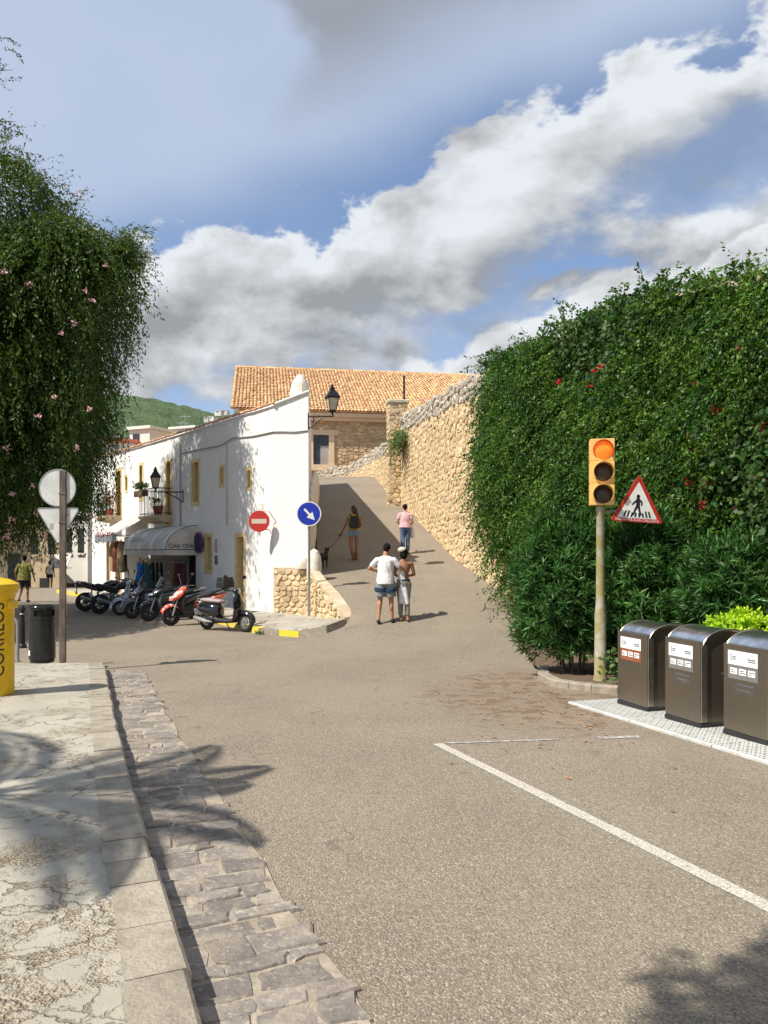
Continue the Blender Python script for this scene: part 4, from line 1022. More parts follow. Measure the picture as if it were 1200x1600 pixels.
for u, mt, lab, ln in ((0.06, 'cloth_maroon', 'maroon dress on the rail end beside the low ochre window', 1.35), (0.15, 'cloth_maroon', 'dark maroon dress next to the rail end', 1.3), (0.24, 'cloth_rust', 'short rust coloured dress on the shop rail', 1.1),
                       (0.56, 'cloth_dark', 'black dress hanging behind the blue mannequin dress', 1.3), (0.66, 'cloth_olive', 'olive dress hanging on the shop rail', 1.3), (0.76, 'cloth_olive', 'long olive tunic hanging on the shop rail', 1.4), (0.87, 'cloth_dark', 'dark dress at the inner rail end', 1.3)):
    garment(lab, s0 + W1 * u, 0.4, zr_, ln, 0.44, mt, rot=R(rnd.uniform(-25, 25)))
def mannequin(label, s, o, mat, mat2):
    p = fac(s, o, 0); t = thing('mannequin', label, 'mannequin', (p.x, p.y, GB + 0.01), math.atan2(FN.y, FN.x), local=True)
    mb = MB(); mb.lathe([(0.16, 0), (0.16, 0.015), (0.02, 0.03), (0.018, 0.85)], 12); mb.build('stand', MATS['galvanised'], t)
    mb = MB(); n = 16; rings = []
    for z, rx, ry in ((0.62, 0.20, 0.24), (0.8, 0.17, 0.21), (1.0, 0.14, 0.175), (1.12, 0.10, 0.135), (1.28, 0.11, 0.16), (1.42, 0.10, 0.18), (1.5, 0.06, 0.14), (1.54, 0.045, 0.06), (1.62, 0.04, 0.045)): rings.append([(rx * math.cos(2 * math.pi * j / n), ry * math.sin(2 * math.pi * j / n), z) for j in range(n)])
    mb.loft(rings); mb.build('torso', MATS['cloth_sand'], t, 1.2)
    mb = MB(); rings = []
    for z, rx, ry in ((0.38, 0.25, 0.30), (0.62, 0.22, 0.26), (0.8, 0.18, 0.22), (1.0, 0.15, 0.185), (1.12, 0.11, 0.145), (1.28, 0.12, 0.17), (1.44, 0.105, 0.17)):
        rings.append([((rx + 0.02 * math.sin(6 * 2 * math.pi * j / n) * (1.3 - z)) * math.cos(2 * math.pi * j / n), (ry + 0.02 * math.sin(6 * 2 * math.pi * j / n) * (1.3 - z)) * math.sin(2 * math.pi * j / n), z) for j in range(n)])
    mb.loft(rings, cap=False); mb.build('dress', MATS[mat], t, 1.2)
    return t
mannequin('shop mannequin wearing a bright blue dress under the curved awning', s0 + W1 * 0.50, 1.25, 'cloth_blue', None)
mannequin('shop mannequin wearing a pale dress beside the blue one', s0 + W1 * 0.36, 1.2, 'cloth_teal', None)
s0b, s1b, zbb = aw2
for u, mt, lab in ((0.08, 'cloth_sand', 'sand coloured dress hanging under the pinkish awning'), (0.22, 'cloth_rust', 'rust dress hanging under the pinkish awning'), (0.36, 'cloth_olive', 'dark olive scarf hanging under the pinkish awning'), (0.55, 'cloth_pale', 'pale dress hanging under the pinkish awning'), (0.75, 'cloth_sand', 'long beige tunic hanging at the far end of the pinkish awning')):
    garment(lab, s0b + (s1b - s0b) * u, 0.7 + 0.3 * (u < 0.3), zbb - 0.25, 1.2, 0.42, mt, rot=R(rnd.uniform(10, 70)))
# lanterns
def lantern(label, wall_pt, out, arm, zl):
    """bracket from wall_pt along out, lantern standing on its end"""
    t = thing('wall_lantern', label, 'lantern', wall_pt); o = Vector(out).normalized(); w = Vector(wall_pt); e = w + o * arm; z = Vector((0, 0, 1)); sdv = o.cross(z)
    mb = MB(); mb.bbox((-0.04, -0.012, -0.36), (0.04, 0.012, 0.1), 0.005, frame_mat(w, sdv, z))
    mb.tube([w, e + o * 0.04], 0.024, 6); mb.tube([w - z * 0.36, w + o * arm * 0.25 - z * 0.2, w + o * arm * 0.62 - z * 0.02], 0.02, 6); mb.tube([w + o * arm * 0.22 - z * 0.2, w + o * arm * 0.22], 0.014, 5)
    mb.tube([e, e + z * 0.05, e + z * 0.14], [0.05, 0.028, 0.03], 8); mb.build('bracket', MATS['black_iron'], t)
    def sq(h, k): return [e + z * h + (Vector((a, b, 0)) * k) for a, b in ((-1, -1), (1, -1), (1, 1), (-1, 1))]
    rot = Matrix.Rotation(R(20), 4, 'Z')
    def sq(h, k): return [e + z * h + rot @ Vector((a * k, b * k, 0)) for a, b in ((-1, -1), (1, -1), (1, 1), (-1, 1))]
    mb = MB(); mb.loft([sq(0.16, 0.085), sq(0.50, 0.145)]); mb.build('glass', MATS['lantern_glass'], t, 0)
    mb = MB(); mb.loft([sq(0.11, 0.06), sq(0.13, 0.095), sq(0.16, 0.095)]); 
    for i in range(4): mb.tube([sq(0.15, 0.092)[i], sq(0.51, 0.15)[i]], 0.012, 4)
    mb.loft([sq(0.495, 0.165), sq(0.53, 0.185), sq(0.545, 0.175), sq(0.74, 0.06), sq(0.76, 0.07), sq(0.80, 0.06), sq(0.82, 0.03), sq(0.86, 0.04), sq(0.89, 0.01)]); mb.build('cap', MATS['black_iron'], t, 0.3)
    return t
lp = at(484, 651, 21.7); lantern('black street lantern on a bracket at the corner of the white house', (B.x + 0.0, B.y - 0.03, lp.z), (1, -0.08, 0), 0.68, 0)
s_, z_ = fpx(286, 769); lantern('black street lantern on a bracket above the shop awning', fac(s_, 0.0, z_), FN * 0.82 + FD * 0.45, 0.95, 0)
# house number tile, notice, hanging shop signs
s_, z_ = fpx(409, 793); nt_ = thing('number_tile', 'small house number tile above the no entry sign', 'tile', fac(s_, 0, z_ - 0.1))
mb = MB(); mb.add([fac(s_ + a, o, z_ + b) for o in (0.0, 0.02) for a, b in ((-0.1, -0.1), (0.1, -0.1), (0.1, 0.1), (-0.1, 0.1))], [(4, 5, 6, 7), (0, 1, 5, 4), (1, 2, 6, 5), (2, 3, 7, 6), (3, 0, 4, 7)]); mb.build('tile', MATS['trim_stone'], nt_, 0)
mb = MB(); mb.add([fac(s_ + a, o, z_ + b) for o in (0.02, 0.024) for a, b in ((-0.06, -0.06), (0.06, -0.06), (0.06, 0.06), (-0.06, 0.06))], [(4, 5, 6, 7)]); mb.build('face', MATS['sign_white'], nt_, 0)
s_, z_ = fpx(338, 862); no_ = thing('wall_notice', 'small dark notice fixed on the shaded white wall', 'notice', fac(s_, 0, z_ - 0.4))
for k, (a0, a1, b0, b1) in enumerate(((-0.10, 0.10, -0.42, -0.12), (-0.08, 0.08, -0.02, 0.42))):
    mb = MB(); mb.add([fac(s_ + a, o, z_ + b) for o in (0.0, 0.015) for a, b in ((a0, b0), (a1, b0), (a1, b1), (a0, b1))], [(4, 5, 6, 7), (0, 1, 5, 4), (1, 2, 6, 5), (2, 3, 7, 6), (3, 0, 4, 7)]); mb.build('panel', MATS['far_grey' if k else 'ink'], no_, 0)
def hanging_sign(label, s, o, z, rad, mat, mat2, pennant=False, text=None):
    t = thing('hanging_sign', label, 'shop sign', fac(s, 0, z)); M = frame_mat(fac(s, 0.1, z), -FD, FN); o = 0.08; mb = MB()
    if pennant: mb.prism([(-0.2, 0.35), (-0.2, -0.25), (0, -0.5), (0.2, -0.25), (0.2, 0.35)], 0.02, M)
    else: mb.lathe([(rad, 0), (rad, 0.03)], 24, M)
    pn = mb.build('panel', MATS[mat], t, 0.4); mb = MB()
    if pennant: mb.prism([(-0.15, 0.0), (-0.15, -0.24), (0, -0.42), (0.15, -0.24), (0.15, 0.0)], 0.004, M @ Matrix.Translation((0, 0, 0.021)))
    else: mb.lathe([(rad * 0.84, 0), (rad * 0.84, 0.003)], 24, M @ Matrix.Translation((0, 0, 0.031)))
    mb.build('emblem', MATS[mat2], pn, 0.4)
    mb = MB(); mb.tube([fac(s + 0.015, 0, z + rad * 0.9), fac(s + 0.015, o + 0.05, z + rad * 0.9)], 0.014, 5); mb.tube([fac(s + 0.015, o, z + rad * 0.9), fac(s + 0.015, o, z + rad * 0.6)], 0.01, 5); mb.build('arm', MATS['black_iron'], t)
    return t
m('sign_navy', (0.02, 0.03, 0.12), 0.5); m('sign_plum', (0.20, 0.03, 0.09), 0.5)
s_, z_ = fpx(309, 846); hanging_sign('round navy and plum shop sign beside the curved awning', aw1[0] - 0.30, 0.62, z_ - 0.05, 0.36, 'sign_plum', 'sign_navy')
s_, z_ = fpx(176, 850); hanging_sign('pennant shaped navy and plum shop sign on the ochre pilaster', s_ - 0.3, 0.5, z_ + 0.1, 0.3, 'sign_navy', 'sign_plum', True)
# whitewashed guard stones at the corner of the house
def guard(label, prof, p, sc=(1, 1)):
    mb = MB(); mb.lathe(prof, 12, Matrix.Translation(p) @ Matrix.Diagonal((sc[0], sc[1], 1, 1))); o = mb.build('guard_stone', MATS['whitewashed']); tag(o, label, 'guard stone', 'whitewashed guard stones'); return o
guard('tall round topped whitewashed guard stone at the foot of the house corner', [(0.20, 0), (0.205, 0.5), (0.18, 0.72), (0.12, 0.86), (0.0, 0.93)], (-1.93, 21.3, 0.72), (1.0, 0.8))
guard('small whitewashed guard stone lump on the plinth', [(0.19, 0), (0.20, 0.12), (0.16, 0.27), (0.08, 0.34), (0.0, 0.36)], (-2.30, 21.45, 1.09), (1, 0.7))
# lumps of plaster at the foot of the lane side wall
mb = MB()
for k in range(9): mb.ell((-2.2 - 0.085 * k * 1.0, 23.1 + k * 1.2, 1.5 + 0.24 * k + rnd.uniform(0, 1.6)), 0.14, 0.6, rnd.uniform(0.5, 1.0), 10, 7)
mb.build('plaster_lumps', MATS['whitewashed'], wh, 1.2, kind='stuff')
# ------------------------------------------------------------------ signs and street furniture
Xv, Yv, Zv = Vector((1, 0, 0)), Vector((0, 1, 0)), Vector((0, 0, 1))
def rounded_poly(pts, r, n=5):
    out = []; k = len(pts)
    for i in range(k):
        p0, p, p1 = Vector(pts[i - 1]), Vector(pts[i]), Vector(pts[(i + 1) % k]); a = (p0 - p).normalized(); b = (p1 - p).normalized()
        ang = a.angle(b); d = r / math.tan(ang / 2); s, e = p + a * d, p + b * d
        for j in range(n + 1):
            t = j / n; q = s.lerp(p, t).lerp(p.lerp(e, t), t); out.append((q.x, q.y))
    return out
def disc(mb, M, r, h, n=40): return mb.lathe([(r, 0), (r, h)], n, M)
def plate(name, poly, M, depth, mat, parent): mb = MB(); mb.prism(poly, depth, M); return mb.build(name, mat, parent, 0.3)
# blue arrow sign
p = Vector((-1.97, 20.24, -0.24)); cz = EYE + (HV - 803) / F * p.y
t = thing('keep_right_sign', 'round blue sign with a white diagonal arrow on a galvanised pole', 'road sign', p)
mb = MB(); mb.lathe([(0.034, 0), (0.034, cz - p.z + 0.34)], 12, Matrix.Translation(p)); mb.build('pole', MATS['galvanised'], t)
M = frame_mat((p.x, p.y - 0.06, cz), Xv, -Yv)
mb = MB(); disc(mb, M, 0.325, 0.02); d_ = mb.build('disc', MATS['sign_white'], t, 0.4)
mb = MB(); disc(mb, M @ Matrix.Translation((0, 0, 0.0205)), 0.297, 0.002); mb.build('blue_face', MATS['sign_blue'], d_, 0.4)
ar = [(-0.185, -0.028), (0.015, -0.028), (0.015, -0.105), (0.215, 0.0), (0.015, 0.105), (0.015, 0.028), (-0.185, 0.028)]
c_, s_ = math.cos(R(-47)), math.sin(R(-47)); ar = [(x * c_ - y * s_ + 0.01, x * s_ + y * c_ - 0.01) for x, y in ar]
plate('arrow', ar, M @ Matrix.Translation((0, 0, 0.023)), 0.002, MATS['sign_white'], d_)
mb = MB()
for dz in (-0.15, 0.15): mb.box((p.x - 0.06, p.y - 0.055, cz + dz - 0.02), (p.x + 0.06, p.y + 0.04, cz + dz + 0.02))
mb.build('bracket', MATS['galvanised'], t, 0)
# no entry sign on a wall bracket
s0, z0 = fpx(420, 815); pw = fac(s0, 0.0, z0)
t = thing('no_entry_sign', 'round red no entry sign with a faded cream bar bracketed to the white wall', 'road sign', pw)
cY = pw.y - 0.42; cen = at(405, 814.5, cY); nrm = Vector((-0.12, -1, 0)).normalized(); M = frame_mat(cen, Vector((1, -0.12, 0)), nrm)
mb = MB(); disc(mb, M, 0.305, 0.015); d_ = mb.build('disc', MATS['sign_red'], t, 0.4)
plate('bar', [(-0.215, -0.065), (0.215, -0.065), (0.215, 0.065), (-0.215, 0.065)], M @ Matrix.Translation((0, 0, 0.016)), 0.002, MATS['faded_cream'], d_)
mb = MB()
for dz in (0.29, -0.24):
    mb.tube([cen + Vector((-0.05, 0.02, dz)), cen + Vector((0.26, 0.02, dz + 0.01)), Vector((fac(0.28, 0, 0).x, fac(0.28, 0, 0).y, cen.z + dz + 0.01))], 0.014, 5)
mb.tube([cen + Vector((0.0, 0.018, -0.28)), cen + Vector((0.0, 0.018, 0.3))], 0.014, 5)
mb.build('bracket', MATS['galvanised'], t)
# sign pair seen from behind, on the left sidewalk
SZ = lambda Y: base_z(0, Y) + SW
p = on_ground(98, 1035, SW); top = at(86, 735, p.y)
t = thing('sign_post', 'brown steel post carrying a round and a triangular sign seen from behind', 'road sign', p)
ax = (top - p).normalized(); M = frame_mat(p, (1, 0.1, 0), ax); H_ = (top - p).length
mb = MB(); mb.bbox((-0.052, -0.026, 0), (0.052, 0.026, H_), 0.008, M); mb.build('pole', MATS['steel_pole'], t, 0.3)
def on_post(h, x=0): return p + ax * h + Vector((x, 0, 0))
h1 = (1035 - 762) / 300 * H_; M1 = frame_mat(on_post(h1, 0.015) + Vector((0, 0.05, 0)), Xv, -Yv)
mb = MB(); disc(mb, M1, 0.30, 0.02); rd = mb.build('round_plate', MATS['sign_back'], t, 0.4)
mb = MB(); mb.torus(M1 @ Matrix.Translation((0, 0, 0.015)), 0.297, 0.012, 40, 6); mb.build('rim', MATS['galvanised'], rd)
mb = MB(); disc(mb, M1 @ Matrix.Translation((0, 0, -0.004)), 0.28, 0.003); mb.build('front_face', MATS['sign_red'], rd, 0.4)
h2 = (1035 - 815) / 300 * H_; M2 = frame_mat(on_post(h2, 0.0) + Vector((0, 0.05, 0)), Xv, -Yv)
tri = rounded_poly([(-0.35, 0.22), (0, -0.37), (0.35, 0.22)], 0.035); mb = MB(); mb.prism(tri, 0.018, M2); td = mb.build('triangle_plate', MATS['sign_back'], t, 0.4)
mb = MB(); rim = [M2 @ Vector((x, y, 0.015)) for x, y in tri]; mb.tube(rim + [rim[0]], 0.010, 5); mb.build('rim', MATS['galvanised'], td)
mb = MB(); mb.prism([(x * 0.94, y * 0.94) for x, y in tri], 0.003, M2 @ Matrix.Translation((0, 0, -0.004))); mb.build('front_face', MATS['sign_white'], td, 0.3)
plate('sticker', [(-0.14, -0.13), (-0.07, -0.13), (-0.07, -0.03), (-0.14, -0.03)], M2 @ Matrix.Translation((0, 0, 0.0185)), 0.001, MATS['far_grey'], td)
plate('sticker', [(0.10, 0.08), (0.17, 0.08), (0.17, 0.14), (0.10, 0.14)], M2 @ Matrix.Translation((0, 0, 0.0185)), 0.001, MATS['far_grey'], td)
for h in (h1 - 0.1, h2 - 0.02): mb = MB(); mb.bbox((-0.060, -0.034, h - 0.012), (0.060, 0.05, h + 0.012), 0.004, M); mb.build('clamp', MATS['steel_pole'], t, 0.3)
# short leaning stake behind the bin
q = on_ground(91, 1029, SW); mb = MB(); mb.tube([q + Vector((0, 0.12, -0.03)), q + Vector((0.03, 0.12, 0.42)), q + Vector((0.05, 0.12, 0.86))], [0.04, 0.045, 0.05], 8); tag(mb.build('wooden_stake', MATS['mortar']), 'short pale stake leaning behind the brown sign post', 'stake')
# litter bin
p = on_ground(66, 1034, SW); t = thing('litter_bin', 'dark grey cylindrical metal litter bin with a hooded opening', 'litter bin', p, local=True)
mb = MB(); mb.lathe([(0.185, 0.0), (0.185, 0.05), (0.165, 0.05)], 28); mb.build('base', MATS['plastic_black'], t)
mb = MB(); mb.lathe([(0.0, 0.05), (0.198, 0.05), (0.205, 0.06), (0.205, 0.70), (0.198, 0.71), (0.0, 0.71)], 28); mb.build('body', MATS['bin_grey'], t)
mb = MB(); n = 28; rings = []
gap_ = [k for k in range(n) if abs(((k / n * 360 - 300 + 180) % 360) - 180) < 48]
for z in (0.715, 0.76, 0.86, 0.90): rings.append([(0.203 * math.cos(2 * math.pi * k / n), 0.203 * math.sin(2 * math.pi * k / n), z) for k in range(n)])
vs = [pp for rg in rings for pp in rg]; fs = []
for i in range(3):
    for j in range(n):
        if i == 1 and j in gap_: continue
        k = (j + 1) % n; fs.append((i * n + j, i * n + k, (i + 1) * n + k, (i + 1) * n + j))
mb.add(vs, fs); hd = mb.build('hood', MATS['bin_grey'], t)
mb = MB(); mb.lathe([(0.17, 0.73), (0.17, 0.89)], 20); mb.build('dark_opening', MATS['dark_room'], hd)
mb = MB(); mb.lathe([(0.0, 0.895), (0.212, 0.895), (0.216, 0.91), (0.205, 0.925), (0.12, 0.94), (0.0, 0.942)], 28); mb.build('lid', MATS['bin_grey'], hd)
mb = MB(); mb.lathe([(0.2085, 0.705), (0.2085, 0.718)], 28); mb.build('seam', MATS['plastic_black'], t)
plate('sticker', [(-0.03, 0), (0.03, 0), (0.025, 0.09), (-0.03, 0.08)], frame_mat((-0.14, -0.155, 0.12), (0.72, -0.69, 0), (-0.69, -0.72, 0)), 0.002, MATS['label_white'], t)
# yellow post box
p = on_ground(-13, 1084, SW); t = thing('post_box', 'yellow cylindrical post box with CORREOS lettering', 'post box', p, local=True)
Rb = 0.25; Hb = 1.40
mb = MB(); mb.lathe([(Rb, 0), (Rb, Hb - 0.26), (Rb + 0.008, Hb - 0.25), (Rb + 0.015, Hb - 0.2), (Rb + 0.035, Hb - 0.18), (Rb + 0.04, Hb - 0.15)], 40); mb.build('body', MATS['post_yellow'], t)
mb = MB(); mb.lathe([(0, Hb - 0.152), (Rb + 0.055, Hb - 0.15), (Rb + 0.062, Hb - 0.11), (Rb + 0.05, Hb - 0.075), (Rb * 0.8, Hb - 0.02), (Rb * 0.4, Hb), (0, Hb + 0.004)], 40); mb.build('cap', MATS['post_yellow'], t)
ms = MB(); ms.bbox((Rb - 0.02, -0.1, Hb - 0.37), (Rb + 0.03, 0.1, Hb - 0.28), 0.01); ms.build('slot_hood', MATS['post_yellow'], t)
mt_ = text_mesh('CORREOS', 0.20, MATS['sign_black'], 'lettering', t, Matrix.Identity(4), 0.0005, sx=0.98)
me = mt_.data
import bmesh
bm = bmesh.new(); bm.from_mesh(me); bmesh.ops.triangulate(bm, faces=bm.faces[:])
bmesh.ops.subdivide_edges(bm, edges=[e for e in bm.edges if e.calc_length() > 0.05], cuts=2); bm.to_mesh(me); bm.free()
ANG0 = R(-47)
for vv in me.vertices:
    u, w_, zz = vv.co.x, vv.co.y, vv.co.z; an = ANG0 - w_ / Rb * 1.15            # text runs upwards, letters wrap round the cylinder
    rr = Rb + 0.003 + zz; vv.co = (rr * math.cos(an), rr * math.sin(an), 0.67 + u)
me.update()
# bicycle hoop and short iron posts
p = on_ground(22, 1034, SW); t = thing('bike_hoop', 'galvanised steel hoop for bicycles beside the yellow post box', 'bike rack', p)
mb = MB(); pts = [(p.x + 0.06, p.y, p.z), (p.x + 0.055, p.y, p.z + 0.6)] + [(p.x - 0.045 + 0.1 * math.cos(a), p.y, p.z + 0.62 + 0.09 * math.sin(a)) for a in np.linspace(0, math.pi / 2, 6)] + [(p.x - 0.75, p.y, p.z + 0.71), (p.x - 0.84, p.y, p.z + 0.62), (p.x - 0.85, p.y, p.z)]
mb.tube(pts, 0.027, 8); mb.build('hoop', MATS['galvanised'], t)
mb = MB()
for x in (0.06, -0.85): mb.lathe([(0.06, 0), (0.06, 0.012), (0.03, 0.014)], 10, Matrix.Translation((p.x + x, p.y, p.z)))
mb.build('foot_plate', MATS['galvanised'], t)
for px, py, h, lab in ((35, 1012, 0.86, 'black iron bollard beside the litter bin'), (19, 1002, 0.95, 'black iron bollard behind the bicycle hoop')):
    p = on_ground(px, py, 0.004); t = thing('bollard', lab, 'bollard', p)
    mb = MB(); mb.lathe([(0.085, 0), (0.08, 0.05), (0.055, 0.08), (0.045, h - 0.1), (0.06, h - 0.08), (0.06, h - 0.05), (0.035, h)], 12, Matrix.Translation(p)); mb.build('post', MATS['black_iron'], t)
    mb = MB(); mb.torus(Matrix.Translation(p + Vector((0, 0, h - 0.17))), 0.052, 0.010, 14, 6); mb.build('ring', MATS['galvanised'], t)
# ------------------------------------------------------------------ traffic light and crossing sign
p = on_ground(938, 1071, 0.0); HB = EYE + (HV - 790) / F * p.y; HT_ = EYE + (HV - 687) / F * p.y; p.z += 0.10
t = thing('traffic_light', 'yellow three lamp traffic light with its top lamp lit orange on a lichen stained pole', 'traffic light', p)
mb = MB(); mb.lathe([(0.10, -0.1), (0.098, 0.02), (0.085, 0.06), (0.080, 0.9), (0.062, 1.1), (0.056, HB - p.z - 0.12), (0.066, HB - p.z - 0.1), (0.066, HB - p.z - 0.02), (0.05, HB - p.z)], 18, Matrix.Translation(p)); mb.build('pole', MATS['pole_paint'], t)
Wd = 37 / F * p.y; hd = HT_ - HB; cx = p.x + 0.015; sec = hd / 3
FM = Matrix.Translation((cx, p.y - 0.02, HB)) @ Matrix.Rotation(R(-11), 4, 'Z')
for k in range(3):
    mb = MB(FM); mb.bbox((-Wd / 2, -0.10, k * sec + 0.0015), (Wd / 2, 0.14, (k + 1) * sec - 0.0015), 0.006); hs = mb.build('housing', MATS['light_yellow'], t, 0.3)
    zc = (k + 0.5) * sec - 0.005; lr = Wd * 0.385
    LM = FM @ frame_mat((0.012 if k else 0.005, -0.10, zc), Xv, -Yv)
    mb = MB(); mb.lathe([(lr, -0.005), (lr, 0.004), (lr * 0.8, 0.022), (lr * 0.45, 0.036), (0, 0.042)], 28, LM); mb.build('lens', MATS['lens_red' if k == 2 else 'lens_dark'], hs)
    mb = MB(); n = 26; a0, a1 = (R(-38), R(218)); vs = []
    for r_ in (lr * 1.03, lr * 1.09):
        for zz in (0, 1):
            for j in range(n + 1):
                a = a0 + (a1 - a0) * j / n; ln = 0.0 if zz == 0 else (0.17 if k < 2 else 0.07) * (0.55 + 0.45 * max(0, math.sin(a)))
                vs.append(LM @ Vector((r_ * math.cos(a), r_ * math.sin(a), ln)))
    q_ = n + 1; fs = []
    for j in range(n): fs += [(j, j + 1, q_ + j + 1, q_ + j), (2 * q_ + j + 1, 2 * q_ + j, 3 * q_ + j, 3 * q_ + j + 1), (q_ + j, q_ + j + 1, 3 * q_ + j + 1, 3 * q_ + j)]
    mb.add(vs, fs); mb.build('visor', MATS['light_yellow'] if k < 2 else MATS['sign_red'], hs, 0.6)
tlp = p.copy()
cs = at(996, 786, p.y - 0.03); side = 0.79
t = thing('crossing_sign', 'red bordered triangular pedestrian crossing sign reading VIANANTS A LA CALÇADA', 'road sign', (cs.x, cs.y, cs.z - 0.3))
nrm = Vector((0.12, -1, 0)).normalized(); tilt = Matrix.Rotation(R(-3.5), 4, 'Z'); M = frame_mat(cs, Vector((1, 0.12, 0)), nrm) @ tilt
h = side * 0.866; base_y = -h * 0.40
T0 = [(-side / 2, base_y), (side / 2, base_y), (0, base_y + h)]
mb = MB(); mb.prism(rounded_poly(T0, 0.035), 0.015, M); pt = mb.build('plate', MATS['sign_red'], t, 0.3)
cxy = (0, base_y + h / 3); T1 = [((x - cxy[0]) * 0.76 + cxy[0], (y - cxy[1]) * 0.76 + cxy[1]) for x, y in T0]
plate('white_field', rounded_poly(T1, 0.012), M @ Matrix.Translation((0, 0, 0.0155)), 0.0015, MATS['sign_white'], pt)
M3 = M @ Matrix.Translation((0, 0, 0.0175)); blk = MATS['sign_black']
def capsule2(a, b, ra, rb, n=6):
    a, b = Vector(a), Vector(b); d = (b - a).normalized(); an = math.atan2(d.y, d.x); out = []
    for j in range(n + 1): u = an + math.pi / 2 + math.pi * j / n; out.append((a.x + ra * math.cos(u), a.y + ra * math.sin(u)))
    for j in range(n + 1): u = an - math.pi / 2 + math.pi * j / n; out.append((b.x + rb * math.cos(u), b.y + rb * math.sin(u)))
    return out
y0 = base_y + 0.105
mb = MB(); mb.lathe([(0.028, 0), (0.028, 0.001)], 16, M3 @ Matrix.Translation((0.0, y0 + 0.262, 0)))
for k_, (a, b, ra, rb) in enumerate((((0.0, y0 + 0.215), (0.004, y0 + 0.125), 0.03, 0.028), ((-0.005, y0 + 0.215), (-0.055, y0 + 0.17), 0.014, 0.013), ((-0.055, y0 + 0.17), (-0.08, y0 + 0.145), 0.012, 0.011), ((0.012, y0 + 0.215), (0.055, y0 + 0.185), 0.015, 0.013), ((0.055, y0 + 0.185), (0.058, y0 + 0.14), 0.012, 0.011),
                     ((-0.008, y0 + 0.125), (-0.04, y0 + 0.06), 0.019, 0.015), ((-0.04, y0 + 0.06), (-0.065, y0 + 0.0), 0.014, 0.012), ((0.012, y0 + 0.12), (0.03, y0 + 0.06), 0.019, 0.015), ((0.03, y0 + 0.06), (0.05, y0 + 0.0), 0.014, 0.012))):
    mb.prism(capsule2(a, b, ra, rb), 0.001 + 0.00005 * k_, M3)
mb.build('walker', blk, pt, 0.3)
mb = MB()
for x in (-0.17, -0.125, -0.075, -0.025, 0.025, 0.075, 0.12, 0.165):
    if abs(x) < 0.09: mb.prism([(x - 0.013 + x * 0.18, y0 - 0.035), (x + 0.013 + x * 0.18, y0 - 0.035), (x + 0.012, y0 + 0.03), (x - 0.012, y0 + 0.03)], 0.0016, M3)
    else: mb.prism([(x - 0.013 + x * 0.18, y0 - 0.035), (x + 0.013 + x * 0.18, y0 - 0.035), (x + 0.012, y0 + 0.055), (x - 0.012, y0 + 0.055)], 0.0016, M3)
mb.build('stripes', blk, pt, 0)
text_mesh('VIANANTS A LA CALÇADA', 0.050, MATS['sign_white'], 'lettering', pt, M @ Matrix.Translation((0, base_y + 0.028, 0.0165)), 0.0004, sx=1.08)
mb = MB(); mb.tube([Vector((tlp.x + 0.05, tlp.y, cs.z - 0.12)), Vector((cs.x - 0.05, cs.y + 0.03, cs.z - 0.12))], 0.02, 6); mb.tube([Vector((cs.x, cs.y + 0.025, cs.z - 0.2)), Vector((cs.x, cs.y + 0.025, cs.z + 0.2))], 0.018, 6); mb.build('bracket', MATS['galvanised'], t)
# ------------------------------------------------------------------ underground container chutes
pl_ = thing('container_platform', 'diamond tread steel platform set in the road under the waste chutes', 'platform', (3.3, 8.0, base_z(0, 8)))
RD_ = Vector((0.30, -0.955, 0)).normalized(); RN_ = Vector((0.955, 0.30, 0)).normalized()           # along the row towards the camera, away from the road
def edge_at(s, o): q = Vector((2.26, 9.46, 0)) + RD_ * s + RN_ * o; return q
mb = MB(); L_ = 7.5
for k in range(6):
    a, b = L_ * k / 6 + 0.006, L_ * (k + 1) / 6 - 0.006; mb = MB()
    def rg(s): 
        e0, e1 = edge_at(s, 0), edge_at(s, 1.7); return [e0 + Vector((0, 0, base_z(0, e0.y) - 0.05)), e0 + Vector((0, 0, base_z(0, e0.y) + 0.022)), e0 + RN_ * 0.01 + Vector((0, 0, base_z(0, e0.y) + 0.03)), e1 + Vector((0, 0, base_z(0, e1.y) + 0.04)), e1 + Vector((0, 0, base_z(0, e1.y) - 0.05))]
    mb.loft([rg(a), rg(b)]); pnl = mb.build('panel', MATS['steel_plate'], pl_, 0.3)
    ns, no = int((b - a) / 0.05), 13; V = []; Fc = []
    for i in range(ns):
        for j in range(no):
            q = edge_at(a + 0.03 + i * 0.05, 0.04 + j * 0.05); z = base_z(0, q.y) + 0.0315 + 0.006 * j * 0.05
            d = (RD_ + RN_) if (i + j) % 2 else (RD_ - RN_); d = d.normalized(); n_ = Vector((-d.y, d.x, 0)); o = len(V)
            V += [q + d * 0.019 + Vector((0, 0, z)), q + n_ * 0.005 + Vector((0, 0, z + 0.004)), q - d * 0.019 + Vector((0, 0, z)), q - n_ * 0.005 + Vector((0, 0, z + 0.004))]; Fc.append((o, o + 1, o + 2, o + 3))
    np_mesh('tread_pattern', np.array([tuple(x) for x in V]), np.array(Fc), MATS['steel_trim'], pnl, 0, kind='stuff')
